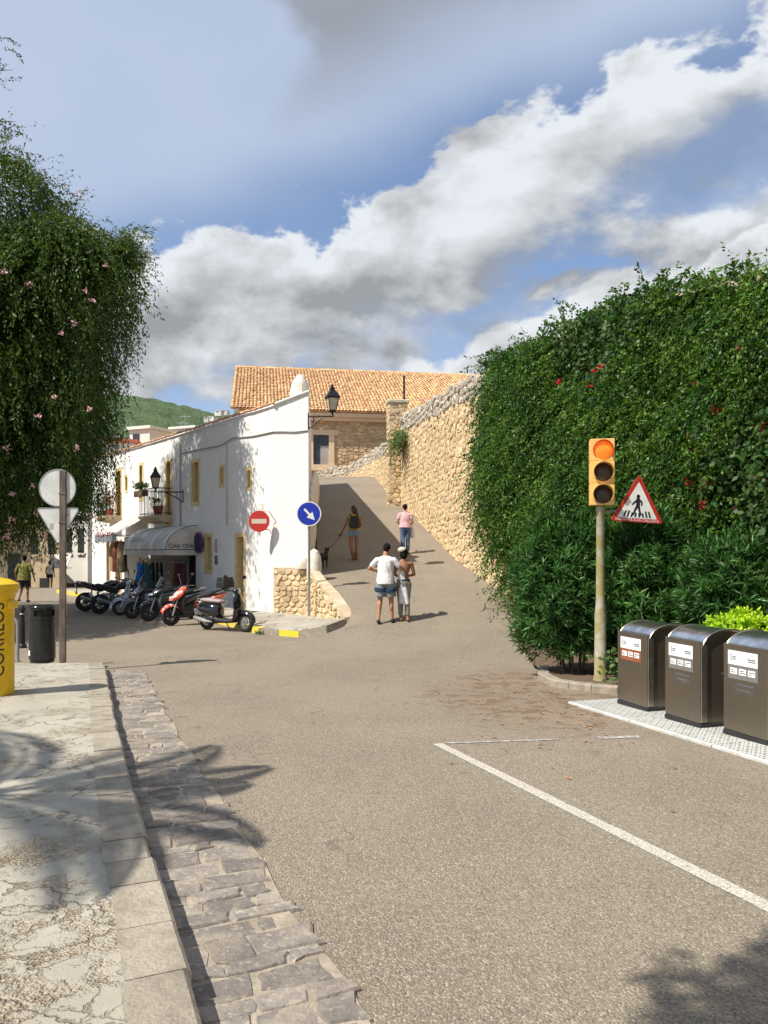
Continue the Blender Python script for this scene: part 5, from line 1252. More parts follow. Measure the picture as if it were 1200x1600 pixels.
def chute(label, px, py, wd, hgt, sticker, faint, group=None):
    q = on_ground(px, py, 0.035); ang = math.atan2(RD_.y, RD_.x)
    c = q + RD_ * wd / 2; t = thing('waste_chute', label, 'waste bin', (c.x, c.y, q.z), ang, local=True)
    # local x along the row, -y faces the road
    hw = wd / 2; D = 0.66
    n = 12
    arc = [(D * 0.5 - D * 0.47 * math.cos(R(6 + 165 * k / n)), hgt - 0.055 + 0.17 * math.sin(R(6 + 165 * k / n))) for k in range(n + 1)]
    side = [(0.0, 0.05), (0.0, hgt - 0.06)] + arc + [(D, hgt - 0.2), (D, 0.05)]
    # body shell
    mb = MB(); mb.loft([[(x, y, z) for y, z in side] for x in (-hw + 0.012, hw - 0.012)]); body = mb.build('body', MATS['brushed_steel'], t, 0.5)
    # bright rolled lid
    mb = MB(); lid = [(y, z + 0.008) for y, z in arc]; lo = [(y, z - 0.01) for y, z in arc][::-1]
    mb.loft([[(x, y, z) for y, z in lid + lo] for x in (-hw - 0.006, hw + 0.006)]); ld_ = mb.build('lid', MATS['steel_bright'], t, 0.5)
    for x in (-hw - 0.007, hw + 0.007):
        mb = MB(); mb.tube([(x, y, z) for y, z in lid], 0.008, 6); mb.build('lid_edge', MATS['steel_trim'], ld_)
    # front panel a little wider and proud of the body
    mb = MB(); mb.bbox((-hw - 0.004, -0.016, 0.055), (hw + 0.004, -0.001, hgt + 0.008), 0.004); fp = mb.build('front_panel', MATS['brushed_steel'], t, 0.3)
    mb = MB(); mb.bbox((hw - 0.05, -0.004, 0.06), (hw + 0.008, 0.075, hgt - 0.03), 0.006); mb.build('corner_strip', MATS['steel_trim'], t, 0.3)
    mb = MB(); mb.bbox((hw - 0.02, D - 0.16, 0.06), (hw + 0.004, D - 0.145, hgt - 0.18), 0.002); mb.build('seam_strip', MATS['steel_trim'], t, 0.3)
    mb = MB(); mb.bbox((-hw - 0.012, -0.02, 0.0), (hw + 0.012, D + 0.012, 0.05), 0.006); mb.build('skirt', MATS['rubber'], t, 0.3)
    mb = MB(); mb.lathe([(0.014, 0), (0.014, 0.012), (0.006, 0.016)], 10, frame_mat((hw - 0.012, D * 0.42, hgt * 0.62), (0, 1, 0), (1, 0, 0))); mb.build('lock', MATS['steel_trim'], t)
    # sticker
    FMx = frame_mat((0, -0.0165, 0), (1, 0, 0), (0, -1, 0))
    def rect(nm, x0, x1, z0, z1, dz, mat): return plate(nm, [(x0, z0), (x1, z0), (x1, z1), (x0, z1)], FMx @ Matrix.Translation((0, 0, dz)), 0.001, MATS[mat], fp)
    xa, xb = -hw * 0.78, hw * 0.62; zt = hgt - 0.05
    rect('label_plate', xa, xb, zt - 0.27, zt - 0.12, 0.0, sticker); rect('label_plate', xa, xb, zt - 0.135, zt, 0.0015, 'label_white')
    w3 = (xb - xa)
    for k in range(3): rect('label_field', xa + w3 * (0.08 + 0.30 * k), xa + w3 * (0.32 + 0.30 * k), zt - 0.225, zt - 0.165, 0.002, 'label_white')
    for k in range(3):
        for r_ in range(2): rect('print', xa + w3 * (0.11 + 0.30 * k), xa + w3 * (0.19 + 0.06 * ((k + r_) % 3) + 0.30 * k), zt - 0.19 - 0.02 * r_, zt - 0.182 - 0.02 * r_, 0.0035, 'ink')
    for (a, b, c0, c1) in ((0.10, 0.125, 0.03, 0.10), (0.16, 0.30, 0.055, 0.065), (0.16, 0.27, 0.075, 0.085), (0.66, 0.93, 0.06, 0.07), (0.69, 0.93, 0.08, 0.09)): rect('print', xa + w3 * a, xa + w3 * b, zt - c1, zt - c0, 0.003, 'ink')
    if faint:
        rect('stencil_plate', xa + w3 * 0.22, xb - w3 * 0.06, zt - 0.41, zt - 0.285, 0.0, 'label_faint')
        for k in range(2): rect('print', xa + w3 * 0.30, xb - w3 * (0.12 + 0.1 * k), zt - 0.325 - 0.05 * k, zt - 0.31 - 0.05 * k, 0.0015, 'ink')
    return t
CH = 'stainless waste chutes in a row'
chute('stainless waste chute with a brown sticker, beside the traffic light pole', 967, 1099, 0.56, 0.87, 'label_brown', False, CH)
chute('stainless waste chute with a grey sticker, between two other chutes', 1041.5, 1122, 0.54, 0.88, 'label_grey', True, CH)
chute('stainless waste chute with a grey sticker, in front of the lime shrub', 1133, 1146, 0.54, 0.88, 'label_grey', True, CH)
# ------------------------------------------------------------------ parked scooters and motorcycles (local x forwards)
def ring_e(c, ry, rz, n=16, pw=0.8, tilt=0.0):
    """superellipse section across x at c=(x,z)"""
    out = []
    for k in range(n):
        a = 2 * math.pi * k / n; y, z = math.cos(a), math.sin(a)
        y = math.copysign(abs(y) ** pw, y) * ry; z = math.copysign(abs(z) ** pw, z) * rz
        out.append((c[0] - z * math.sin(tilt), y, c[1] + z * math.cos(tilt)))
    return out
def wheel(t, x, rad, tw, rim_mat, spokes=5):
    M = Matrix.Translation((x, 0, rad)) @ Matrix.Rotation(R(90), 4, 'X')
    mb = MB(); mb.torus(M, rad - tw * 0.5, tw * 0.52, 28, 10, 0.95); w = mb.build('wheel', MATS['rubber'], t)
    mb = MB(); rr = rad - tw * 0.9; mb.torus(M, rr, 0.016, 24, 6, 2.0); mb.lathe([(0.045, -0.05), (0.045, 0.05)], 12, M)
    for k in range(spokes):
        a = 2 * math.pi * k / spokes; M2 = M @ Matrix.Rotation(a, 4, 'Z'); mb.box((0.03, -0.018, -0.012), (rr, 0.018, 0.012), M2)
    mb.build('rim', MATS[rim_mat], w)
    mb = MB(); mb.lathe([(rr * 0.55, 0.045), (rr * 0.55, 0.05)], 18, M); mb.build('brake_disc', MATS['galvanised'], w)
def mirrors(t, x, z, spread=0.32, h=0.28):
    for s in (-1, 1):
        mb = MB(); mb.tube([(x, s * 0.2, z), (x - 0.02, s * 0.27, z + h * 0.6), (x - 0.03, s * spread, z + h)], 0.008, 5); st = mb.build('mirror', MATS['plastic_black'], t)
        mb = MB(); mb.ell((x - 0.03, s * (spread + 0.03), z + h + 0.04), 0.016, 0.075, 0.05, 12, 7); mb.build('mirror_head', MATS['plastic_black'], st)
def plate_(t, x, z, tilt, front=False):
    M = frame_mat((x, 0, z), (0, -1, 0), (-math.cos(tilt), 0, math.sin(tilt))); mb = MB(); mb.bbox((-0.11, -0.08, 0), (0.11, 0.08, 0.008), 0.003, M); o = mb.build('number_plate', MATS['plate_white'], t, 0.3)
    for k in range(2): mb = MB(); mb.box((-0.08, 0.015 - 0.055 * k, 0.0085), (0.08, 0.045 - 0.055 * k, 0.0095), M); mb.build('plate_print', MATS['ink'], o, 0)
def retro_scooter(label, body, seat, shield='scooter_grey'):
    t = thing('scooter', label, 'scooter', local=True, group='two wheelers parked along the white house')
    wheel(t, 0.63, 0.235, 0.10, 'alloy'); wheel(t, -0.62, 0.235, 0.11, 'alloy')
    # front mudguard
    mb = MB(); rings = []
    for k in range(11):
        a = R(-5 + 175 * k / 10); r0 = 0.275; w = 0.095 * (0.55 + 0.45 * math.sin(a)); x, z = 0.63 + r0 * math.cos(a), 0.235 + r0 * math.sin(a)
        rings.append([(x, w, z - 0.05), (x + 0.015 * math.cos(a), w * 0.75, z), (x + 0.03 * math.cos(a), 0, z + 0.03), (x + 0.015 * math.cos(a), -w * 0.75, z), (x, -w, z - 0.05)])
    mb.loft(rings, cap=False, closed=False); mb.build('mudguard', MATS[body], t, 1.0)
    # leg shield: curved apron from floor to headset
    mb = MB(); rings = []
    for x, z, w in ((0.34, 0.28, 0.17), (0.40, 0.36, 0.19), (0.44, 0.52, 0.215), (0.42, 0.70, 0.21), (0.37, 0.86, 0.15), (0.34, 0.95, 0.09)):
        fr = [(x + 0.07 * math.cos(math.pi / 2 * u), w * u, z) for u in (-1, -0.75, -0.4, 0, 0.4, 0.75, 1)]
        bk = [(x - 0.02 + 0.05 * math.cos(math.pi / 2 * u), w * u * 0.97, z) for u in (1, 0.75, 0.4, 0, -0.4, -0.75, -1)]
        rings.append(fr + bk)
    mb.loft(rings); ls = mb.build('leg_shield', MATS[body], t, 0.9)
    mb = MB(); mb.loft([[(x - 0.025 + 0.05 * math.cos(math.pi / 2 * u), w * u * 0.85, z) for u in (-1, -0.5, 0, 0.5, 1)] for x, z, w in ((0.36, 0.34, 0.17), (0.42, 0.52, 0.20), (0.40, 0.70, 0.195), (0.35, 0.84, 0.14))], cap=False, closed=False); mb.build('inner_panel', MATS[shield], ls, 0.9)
    # floor board
    mb = MB(); mb.loft([ring_e((x, z), w, h, 16, 0.5) for x, z, w, h in ((0.36, 0.27, 0.17, 0.05), (0.15, 0.245, 0.19, 0.05), (-0.12, 0.25, 0.19, 0.06), (-0.22, 0.28, 0.18, 0.08))]); mb.build('floor_board', MATS['plastic_black'], t, 0.9)
    # rear body
    mb = MB(); mb.loft([ring_e((x, z), w, h, 18, 0.85) for x, z, w, h in ((-0.14, 0.46, 0.10, 0.14), (-0.20, 0.47, 0.16, 0.20), (-0.34, 0.47, 0.205, 0.215), (-0.52, 0.49, 0.215, 0.20), (-0.70, 0.53, 0.19, 0.165), (-0.84, 0.56, 0.13, 0.115), (-0.91, 0.57, 0.06, 0.06))]); rb = mb.build('rear_body', MATS[body], t, 1.0)
    mb = MB(); mb.loft([ring_e((x, z), w, h, 14, 0.7) for x, z, w, h in ((-0.10, 0.71, 0.07, 0.02), (-0.14, 0.715, 0.11, 0.045), (-0.35, 0.725, 0.135, 0.055), (-0.55, 0.735, 0.135, 0.055), (-0.74, 0.745, 0.12, 0.045), (-0.80, 0.74, 0.07, 0.02))]); mb.build('seat', MATS[seat], t, 1.0)
    mb = MB(); mb.ell((-0.915, 0, 0.60), 0.02, 0.06, 0.045); mb.build('tail_light', MATS['tail_red'], rb)
    mb = MB(); mb.tube([(-0.62, 0.1, 0.70), (-0.82, 0.1, 0.72), (-0.92, 0.06, 0.76), (-0.92, -0.06, 0.76), (-0.82, -0.1, 0.72), (-0.62, -0.1, 0.70)], 0.013, 6); mb.build('grab_rail', MATS['chrome'], t)
    plate_(t, -0.93, 0.44, R(-20))
    mb = MB(); mb.tube([(0.63, 0.06, 0.24), (0.50, 0.05, 0.52), (0.40, 0.02, 0.86)], [0.03, 0.035, 0.03], 8); mb.build('fork', MATS['alloy'], t)
    # headset
    mb = MB(); mb.loft([ring_e((x, z), w, h, 14, 0.9) for x, z, w, h in ((0.24, 0.98, 0.04, 0.03), (0.28, 0.99, 0.10, 0.055), (0.34, 0.995, 0.12, 0.075), (0.40, 0.98, 0.085, 0.06), (0.42, 0.975, 0.06, 0.05))]); hs = mb.build('headset', MATS[body], t, 1.0)
    mb = MB(); mb.ell((0.415, 0, 0.975), 0.02, 0.055, 0.055); mb.build('headlight', MATS['headlight'], hs)
    mb = MB(); mb.tube([(0.25, 0.33, 1.0), (0.31, 0.16, 0.995), (0.33, 0, 0.99), (0.31, -0.16, 0.995), (0.25, -0.33, 1.0)], 0.014, 6); mb.build('handlebar', MATS['plastic_black'], t)
    for s in (-1, 1): mb = MB(); mb.tube([(0.235, s * 0.36, 1.0), (0.275, s * 0.24, 1.0)], 0.02, 8); mb.tube([(0.30, s * 0.36, 1.0), (0.34, s * 0.2, 1.0)], 0.006, 5); mb.build('grip', MATS['plastic_black'], t)
    mirrors(t, 0.30, 1.01)
    mb = MB(); mb.tube([(-0.30, -0.16, 0.22), (-0.45, -0.19, 0.22), (-0.55, -0.19, 0.24), (-0.86, -0.19, 0.30)], [0.025, 0.035, 0.055, 0.055], 10); mb.build('exhaust', MATS['alloy'], t)
    mb = MB(); mb.bbox((-0.66, -0.17, 0.17), (-0.22, 0.17, 0.36), 0.05); mb.ell((-0.36, -0.15, 0.28), 0.12, 0.05, 0.09); mb.build('engine', MATS['plastic_black'], t, 0.6)
    mb = MB(); mb.tube([(-0.12, 0.1, 0.24), (-0.02, 0.2, 0.01)], 0.012, 5); mb.build('stand', MATS['black_iron'], t)
    return t
def sport_scooter(label, body, trim, case=False, screen=True):
    t = thing('scooter', label, 'scooter', local=True, group='two wheelers parked along the white house')
    wheel(t, 0.66, 0.26, 0.12, 'plastic_black'); wheel(t, -0.64, 0.26, 0.13, 'plastic_black')
    mb = MB(); rings = []
    for k in range(9):
        a = R(20 + 130 * k / 8); r0 = 0.30; w = 0.085; x, z = 0.66 + r0 * math.cos(a), 0.26 + r0 * math.sin(a)
        rings.append([(x, w, z - 0.06), (x, w * 0.8, z), (x, 0, z + 0.025), (x, -w * 0.8, z), (x, -w, z - 0.06)])
    mb.loft(rings, cap=False, closed=False); mb.build('mudguard', MATS[body], t, 1.0)
    for s in (-1, 1): mb = MB(); mb.tube([(0.66, s * 0.09, 0.26), (0.55, s * 0.09, 0.56), (0.47, s * 0.07, 0.74)], 0.022, 8); mb.build('fork', MATS['alloy'], t)
    # pointed nose fairing
    mb = MB(); mb.loft([ring_e((x, z), w, h, 14, 0.75, ti) for x, z, w, h, ti in ((0.70, 0.68, 0.03, 0.02, 0.5), (0.64, 0.70, 0.10, 0.06, 0.5), (0.54, 0.76, 0.16, 0.13, 0.5), (0.42, 0.82, 0.20, 0.18, 0.45), (0.32, 0.90, 0.17, 0.15, 0.4), (0.24, 0.98, 0.10, 0.07, 0.3))]); ns = mb.build('nose_fairing', MATS[body], t, 0.8)
    for s in (-1, 1): mb = MB(); mb.ell((0.60, s * 0.09, 0.735), 0.05, 0.045, 0.035, M=None); mb.build('headlight', MATS['headlight'], ns)
    mb = MB(); rings = []
    for x, z, w in ((0.30, 0.26, 0.16), (0.36, 0.38, 0.18), (0.40, 0.55, 0.20), (0.37, 0.72, 0.20), (0.31, 0.88, 0.15)):
        rings.append([(x + 0.09 * math.cos(math.pi / 2 * u), w * u, z) for u in (-1, -0.6, 0, 0.6, 1)] + [(x - 0.03, w * u, z) for u in (1, 0, -1)])
    mb.loft(rings); mb.build('leg_shield', MATS[trim], t, 0.7)
    mb = MB(); mb.loft([ring_e((x, z), w, h, 14, 0.5) for x, z, w, h in ((0.32, 0.27, 0.17, 0.07), (0.05, 0.28, 0.18, 0.08), (-0.2, 0.31, 0.17, 0.10))]); mb.build('floor_board', MATS['plastic_black'], t, 0.8)
    mb = MB(); mb.loft([ring_e((x, z), w, h, 14, 0.7) for x, z, w, h in ((-0.10, 0.48, 0.13, 0.14), (-0.25, 0.53, 0.18, 0.19), (-0.48, 0.60, 0.19, 0.15), (-0.72, 0.69, 0.16, 0.11), (-0.94, 0.78, 0.08, 0.05))]); rb = mb.build('rear_body', MATS[body], t, 0.8)
    mb = MB(); mb.loft([ring_e((x, z), w * 1.03, h, 10, 0.6) for x, z, w, h in ((-0.16, 0.60, 0.17, 0.03), (-0.45, 0.66, 0.19, 0.03), (-0.88, 0.78, 0.10, 0.02))]); mb.build('side_stripe', MATS[trim], rb, 0.8)
    mb = MB(); mb.loft([ring_e((x, z), w, h, 14, 0.6) for x, z, w, h in ((-0.08, 0.70, 0.08, 0.03), (-0.16, 0.73, 0.13, 0.05), (-0.40, 0.76, 0.15, 0.05), (-0.48, 0.80, 0.14, 0.06), (-0.76, 0.86, 0.12, 0.045), (-0.84, 0.86, 0.06, 0.02))]); mb.build('seat', MATS['plastic_black'], t, 0.9)
    mb = MB(); mb.tube([(-0.60, 0.13, 0.80), (-0.86, 0.13, 0.88), (-0.98, 0.08, 0.90), (-0.98, -0.08, 0.90), (-0.86, -0.13, 0.88), (-0.60, -0.13, 0.80)], 0.014, 6); mb.build('grab_rail', MATS['galvanised'], t)
    mb = MB(); mb.ell((-0.955, 0, 0.78), 0.02, 0.07, 0.04); mb.build('tail_light', MATS['tail_red'], rb); plate_(t, -0.93, 0.52, R(-25))
    mb = MB(); mb.tube([(0.18, 0.35, 1.04), (0.26, 0.15, 1.03), (0.28, 0, 1.02), (0.26, -0.15, 1.03), (0.18, -0.35, 1.04)], 0.014, 6); mb.build('handlebar', MATS['plastic_black'], t)
    for s in (-1, 1): mb = MB(); mb.tube([(0.165, s * 0.38, 1.04), (0.215, s * 0.25, 1.04)], 0.02, 8); mb.build('grip', MATS['plastic_black'], t)
    mirrors(t, 0.25, 1.05, 0.36, 0.24)
    if screen:
        mb = MB(); rings = []
        for x, z, w in ((0.40, 0.96, 0.17), (0.33, 1.10, 0.16), (0.26, 1.24, 0.11)): rings.append([(x + 0.06 * math.cos(math.pi / 2 * u), w * u, z) for u in (-1, -0.5, 0, 0.5, 1)] + [(x - 0.008 + 0.06 * math.cos(math.pi / 2 * u), w * u, z) for u in (1, 0.5, 0, -0.5, -1)])
        mb.loft(rings); mb.build('windscreen', MATS['dark_glass'], t, 0.9)
    mb = MB(); mb.tube([(-0.25, -0.18, 0.24), (-0.50, -0.20, 0.26), (-0.60, -0.20, 0.30), (-0.92, -0.20, 0.40)], [0.025, 0.035, 0.06, 0.055], 10); mb.build('exhaust', MATS['alloy'], t)
    mb = MB(); mb.bbox((-0.66, -0.17, 0.2), (-0.2, 0.17, 0.42), 0.05); mb.build('engine', MATS['plastic_black'], t, 0.6)
    mb = MB(); mb.tube([(-0.12, 0.1, 0.26), (0.0, 0.24, 0.01)], 0.012, 5); mb.build('stand', MATS['black_iron'], t)
    if case:
        mb = MB(); mb.loft([[(-0.98 + dx, y, z) for dx, y in ((x_, y_) for x_, y_ in rounded_poly([(-0.2, -0.21), (0.2, -0.21), (0.2, 0.21), (-0.2, 0.21)], 0.08, 4))] for z in (0.95, 1.08)] + [[(-0.98 + x_ * 0.85, y_ * 0.85, 1.24) for x_, y_ in rounded_poly([(-0.2, -0.21), (0.2, -0.21), (0.2, 0.21), (-0.2, 0.21)], 0.08, 4)]]); tc_ = mb.build('top_case', MATS['plastic_black'], t, 0.7)
        mb = MB(); mb.box((-1.19, -0.18, 1.085), (-0.77, 0.18, 1.093)); mb.build('case_seam', MATS['alloy'], tc_, 0)
        mb = MB(); mb.box((-1.02, -0.1, 0.9), (-0.9, 0.1, 0.952)); mb.build('case_rack', MATS['black_iron'], t, 0)
    return t
def motorcycle(label, body):
    t = thing('motorcycle', label, 'motorcycle', local=True, group='two wheelers parked along the white house')
    wheel(t, 0.72, 0.31, 0.12, 'plastic_black'); wheel(t, -0.70, 0.31, 0.16, 'plastic_black')
    for s in (-1, 1): mb = MB(); mb.tube([(0.72, s * 0.10, 0.31), (0.58, s * 0.10, 0.68), (0.46, s * 0.09, 0.98)], [0.032, 0.028, 0.026], 8); mb.build('fork', MATS['alloy'], t)
    mb = MB(); rings = []
    for k in range(9):
        a = R(25 + 120 * k / 8); r0 = 0.335; w = 0.075; x, z = 0.72 + r0 * math.cos(a), 0.31 + r0 * math.sin(a)
        rings.append([(x, w, z - 0.05), (x, w * 0.8, z), (x, 0, z + 0.02), (x, -w * 0.8, z), (x, -w, z - 0.05)])
    mb.loft(rings, cap=False, closed=False); mb.build('mudguard', MATS[body], t, 1.0)
    mb = MB(); mb.loft([ring_e((x, z), w, h, 16, 0.8) for x, z, w, h in ((0.38, 0.84, 0.07, 0.06), (0.30, 0.87, 0.15, 0.12), (0.10, 0.88, 0.17, 0.14), (-0.10, 0.84, 0.13, 0.10), (-0.18, 0.80, 0.08, 0.06))]); mb.build('tank', MATS[body], t, 1.0)
    mb = MB(); mb.loft([ring_e((x, z), w, h, 14, 0.7) for x, z, w, h in ((-0.10, 0.80, 0.09, 0.04), (-0.30, 0.79, 0.14, 0.05), (-0.50, 0.84, 0.14, 0.06), (-0.75, 0.91, 0.11, 0.05), (-0.84, 0.93, 0.06, 0.02))]); mb.build('seat', MATS['plastic_black'], t, 1.0)
    mb = MB(); mb.loft([ring_e((x, z), w, h, 14, 0.7) for x, z, w, h in ((-0.15, 0.70, 0.10, 0.07), (-0.40, 0.73, 0.13, 0.07), (-0.75, 0.84, 0.10, 0.06), (-1.0, 0.94, 0.05, 0.03))]); tl = mb.build('tail', MATS[body], t, 0.9)
    mb = MB(); mb.ell((-1.01, 0, 0.92), 0.02, 0.06, 0.025); mb.build('tail_light', MATS['tail_red'], tl)
    mb = MB(); mb.bbox((-0.98, -0.03, 0.55), (-0.95, 0.03, 0.9), 0.01); mb.build('plate_arm', MATS['plastic_black'], t); plate_(t, -1.0, 0.62, R(-25))
    mb = MB(); mb.bbox((-0.22, -0.2, 0.28), (0.25, 0.2, 0.58), 0.06); mb.loft([ring_e((x, z), w, h, 12, 0.6, 0.5) for x, z, w, h in ((0.10, 0.52, 0.16, 0.12), (0.26, 0.62, 0.15, 0.10))]); mb.ell((0.0, -0.2, 0.40), 0.13, 0.06, 0.13); mb.build('engine', MATS['alloy'], t, 0.6)
    mb = MB(); mb.tube([(0.40, 0.08, 0.92), (0.28, 0.12, 0.62), (0.22, 0.14, 0.3), (-0.25, 0.14, 0.28), (-0.32, 0.12, 0.6), (-0.1, 0.08, 0.76)], 0.022, 6); mb.tube([(0.40, -0.08, 0.92), (0.28, -0.12, 0.62), (0.22, -0.14, 0.3), (-0.25, -0.14, 0.28), (-0.32, -0.12, 0.6), (-0.1, -0.08, 0.76)], 0.022, 6); mb.tube([(-0.25, 0.1, 0.36), (-0.70, 0.11, 0.31)], 0.026, 6); mb.tube([(-0.25, -0.1, 0.36), (-0.70, -0.11, 0.31)], 0.026, 6); mb.build('frame', MATS['black_iron'], t)
    mb = MB(); mb.tube([(0.24, -0.12, 0.36), (0.2, -0.16, 0.24), (-0.2, -0.18, 0.24), (-0.45, -0.19, 0.34), (-0.86, -0.2, 0.5)], [0.02, 0.024, 0.03, 0.055, 0.055], 9); mb.build('exhaust', MATS['galvanised'], t)
    mb = MB(); mb.tube([(0.30, 0.38, 1.06), (0.42, 0.18, 1.03), (0.45, 0, 1.0), (0.42, -0.18, 1.03), (0.30, -0.38, 1.06)], 0.014, 6); mb.build('handlebar', MATS['black_iron'], t)
    for s in (-1, 1): mb = MB(); mb.tube([(0.29, s * 0.40, 1.06), (0.34, s * 0.27, 1.05)], 0.02, 8); mb.build('grip', MATS['plastic_black'], t)
    mb = MB(); mb.loft([ring_e((x, z), w, h, 14, 0.8) for x, z, w, h in ((0.44, 0.93, 0.09, 0.10), (0.54, 0.93, 0.12, 0.12), (0.62, 0.91, 0.10, 0.10), (0.66, 0.90, 0.05, 0.05))]); hl = mb.build('headlight_cowl', MATS[body], t, 0.9)
    mb = MB(); mb.ell((0.65, 0, 0.90), 0.025, 0.07, 0.07); mb.build('headlight', MATS['headlight'], hl)
    mirrors(t, 0.40, 1.06, 0.36, 0.22)
    mb = MB(); mb.tube([(-0.1, 0.14, 0.3), (-0.02, 0.28, 0.01)], 0.013, 5); mb.build('stand', MATS['black_iron'], t)
    return t
def park(t, x, y, heading, lean=0.0):
    t.location = (x, y, base_z(x, y) + 0.003); t.rotation_euler = (0, R(0), heading)
    t.rotation_euler = (Matrix.Rotation(heading, 4, 'Z') @ Matrix.Rotation(R(lean), 4, 'X')).to_euler()
HO = math.atan2(FN.y, FN.x)                     # heading out from the house
park(retro_scooter('glossy black retro scooter parked side-on by the yellow kerb', 'scooter_black', 'seat_pale'), -3.92, 19.05, R(-30), -2)
park(sport_scooter('red and white scooter with a black top case between black scooters', 'scooter_red', 'plastic_black', True, False), -5.12, 20.75, HO + R(4), 3)
park(sport_scooter('glossy black scooter with a tall screen beside the red and white scooter', 'scooter_black', 'scooter_grey', False, True), -6.05, 22.0, HO + R(-3), 3)
park(sport_scooter('black scooter with a grey tail between the tall screen scooter and the silver one', 'scooter_grey', 'plastic_black', False, True), -6.85, 22.9, HO + R(5), 3)
park(retro_scooter('silver grey scooter in the middle of the parked row', 'scooter_silver', 'plastic_black', 'plastic_black'), -7.55, 23.9, HO + R(-4), 3)
park(motorcycle('black motorcycle parked next to the silver scooter', 'plastic_black'), -8.4, 24.6, HO + math.pi + R(6), 3)
park(motorcycle('large black motorcycle with its tail to the street at the end of the row', 'scooter_black'), -9.15, 25.5, HO + math.pi - R(8), 3)

# ------------------------------------------------------------------ people: skin grown as one surface by voxel remeshing
def remesh(mb, voxel, smooth_it=4):
    me = bpy.data.meshes.new('tmp'); me.from_pydata([tuple(p) for p in mb.v], [], mb.f); me.validate()
    o = bpy.data.objects.new('tmp', me); COL.objects.link(o)
    r = o.modifiers.new('r', 'REMESH'); r.mode = 'VOXEL'; r.voxel_size = voxel
    s = o.modifiers.new('s', 'SMOOTH'); s.iterations = smooth_it; s.factor = 0.5
    dg = bpy.context.evaluated_depsgraph_get(); dg.update()
    out = bpy.data.meshes.new_from_object(o.evaluated_get(dg)); bpy.data.objects.remove(o); bpy.data.meshes.remove(me)
    return out
def cap(mb, a, ra, b, rb, n=12):
    """tapered capsule"""
    a, b = Vector(a), Vector(b); d = (b - a)
    if d.length < 1e-5: d = Vector((0, 0, 1e-3))
    d.normalize(); pts = []; rs = []
    for k in range(4): u = math.pi / 2 * (1 - k / 3); pts.append(a - d * ra * math.sin(u)); rs.append(max(ra * math.cos(u), 1e-3))
    for k in range(4): u = math.pi / 2 * (k / 3); pts.append(b + d * rb * math.sin(u)); rs.append(max(rb * math.cos(u), 1e-3))
    return mb.tube(pts, rs, n)
def part_mesh(name, mb, mat, t, voxel=0.010, sm=3):
    me = remesh(mb, voxel, sm); me.materials.clear(); return link_mesh(name, me, MATS[mat], t, 3.1)
BASE = dict(head=(0, 0.03, 1.635), neck0=(0, -0.005, 1.42), neck1=(0, 0.02, 1.55), chest=(0, 0, 1.27), waist=(0, 0, 1.08), pelvis=(0, 0, 0.95),
            shL=(-0.185, 0, 1.385), shR=(0.185, 0, 1.385), elL=(-0.25, -0.02, 1.10), elR=(0.25, -0.02, 1.10), wrL=(-0.25, 0.08, 0.86), wrR=(0.25, 0.08, 0.86),
            hipL=(-0.095, 0, 0.92), hipR=(0.095, 0, 0.92), knL=(-0.10, 0.03, 0.50), knR=(0.10, 0.03, 0.50), anL=(-0.10, -0.02, 0.09), anR=(0.10, -0.02, 0.09))
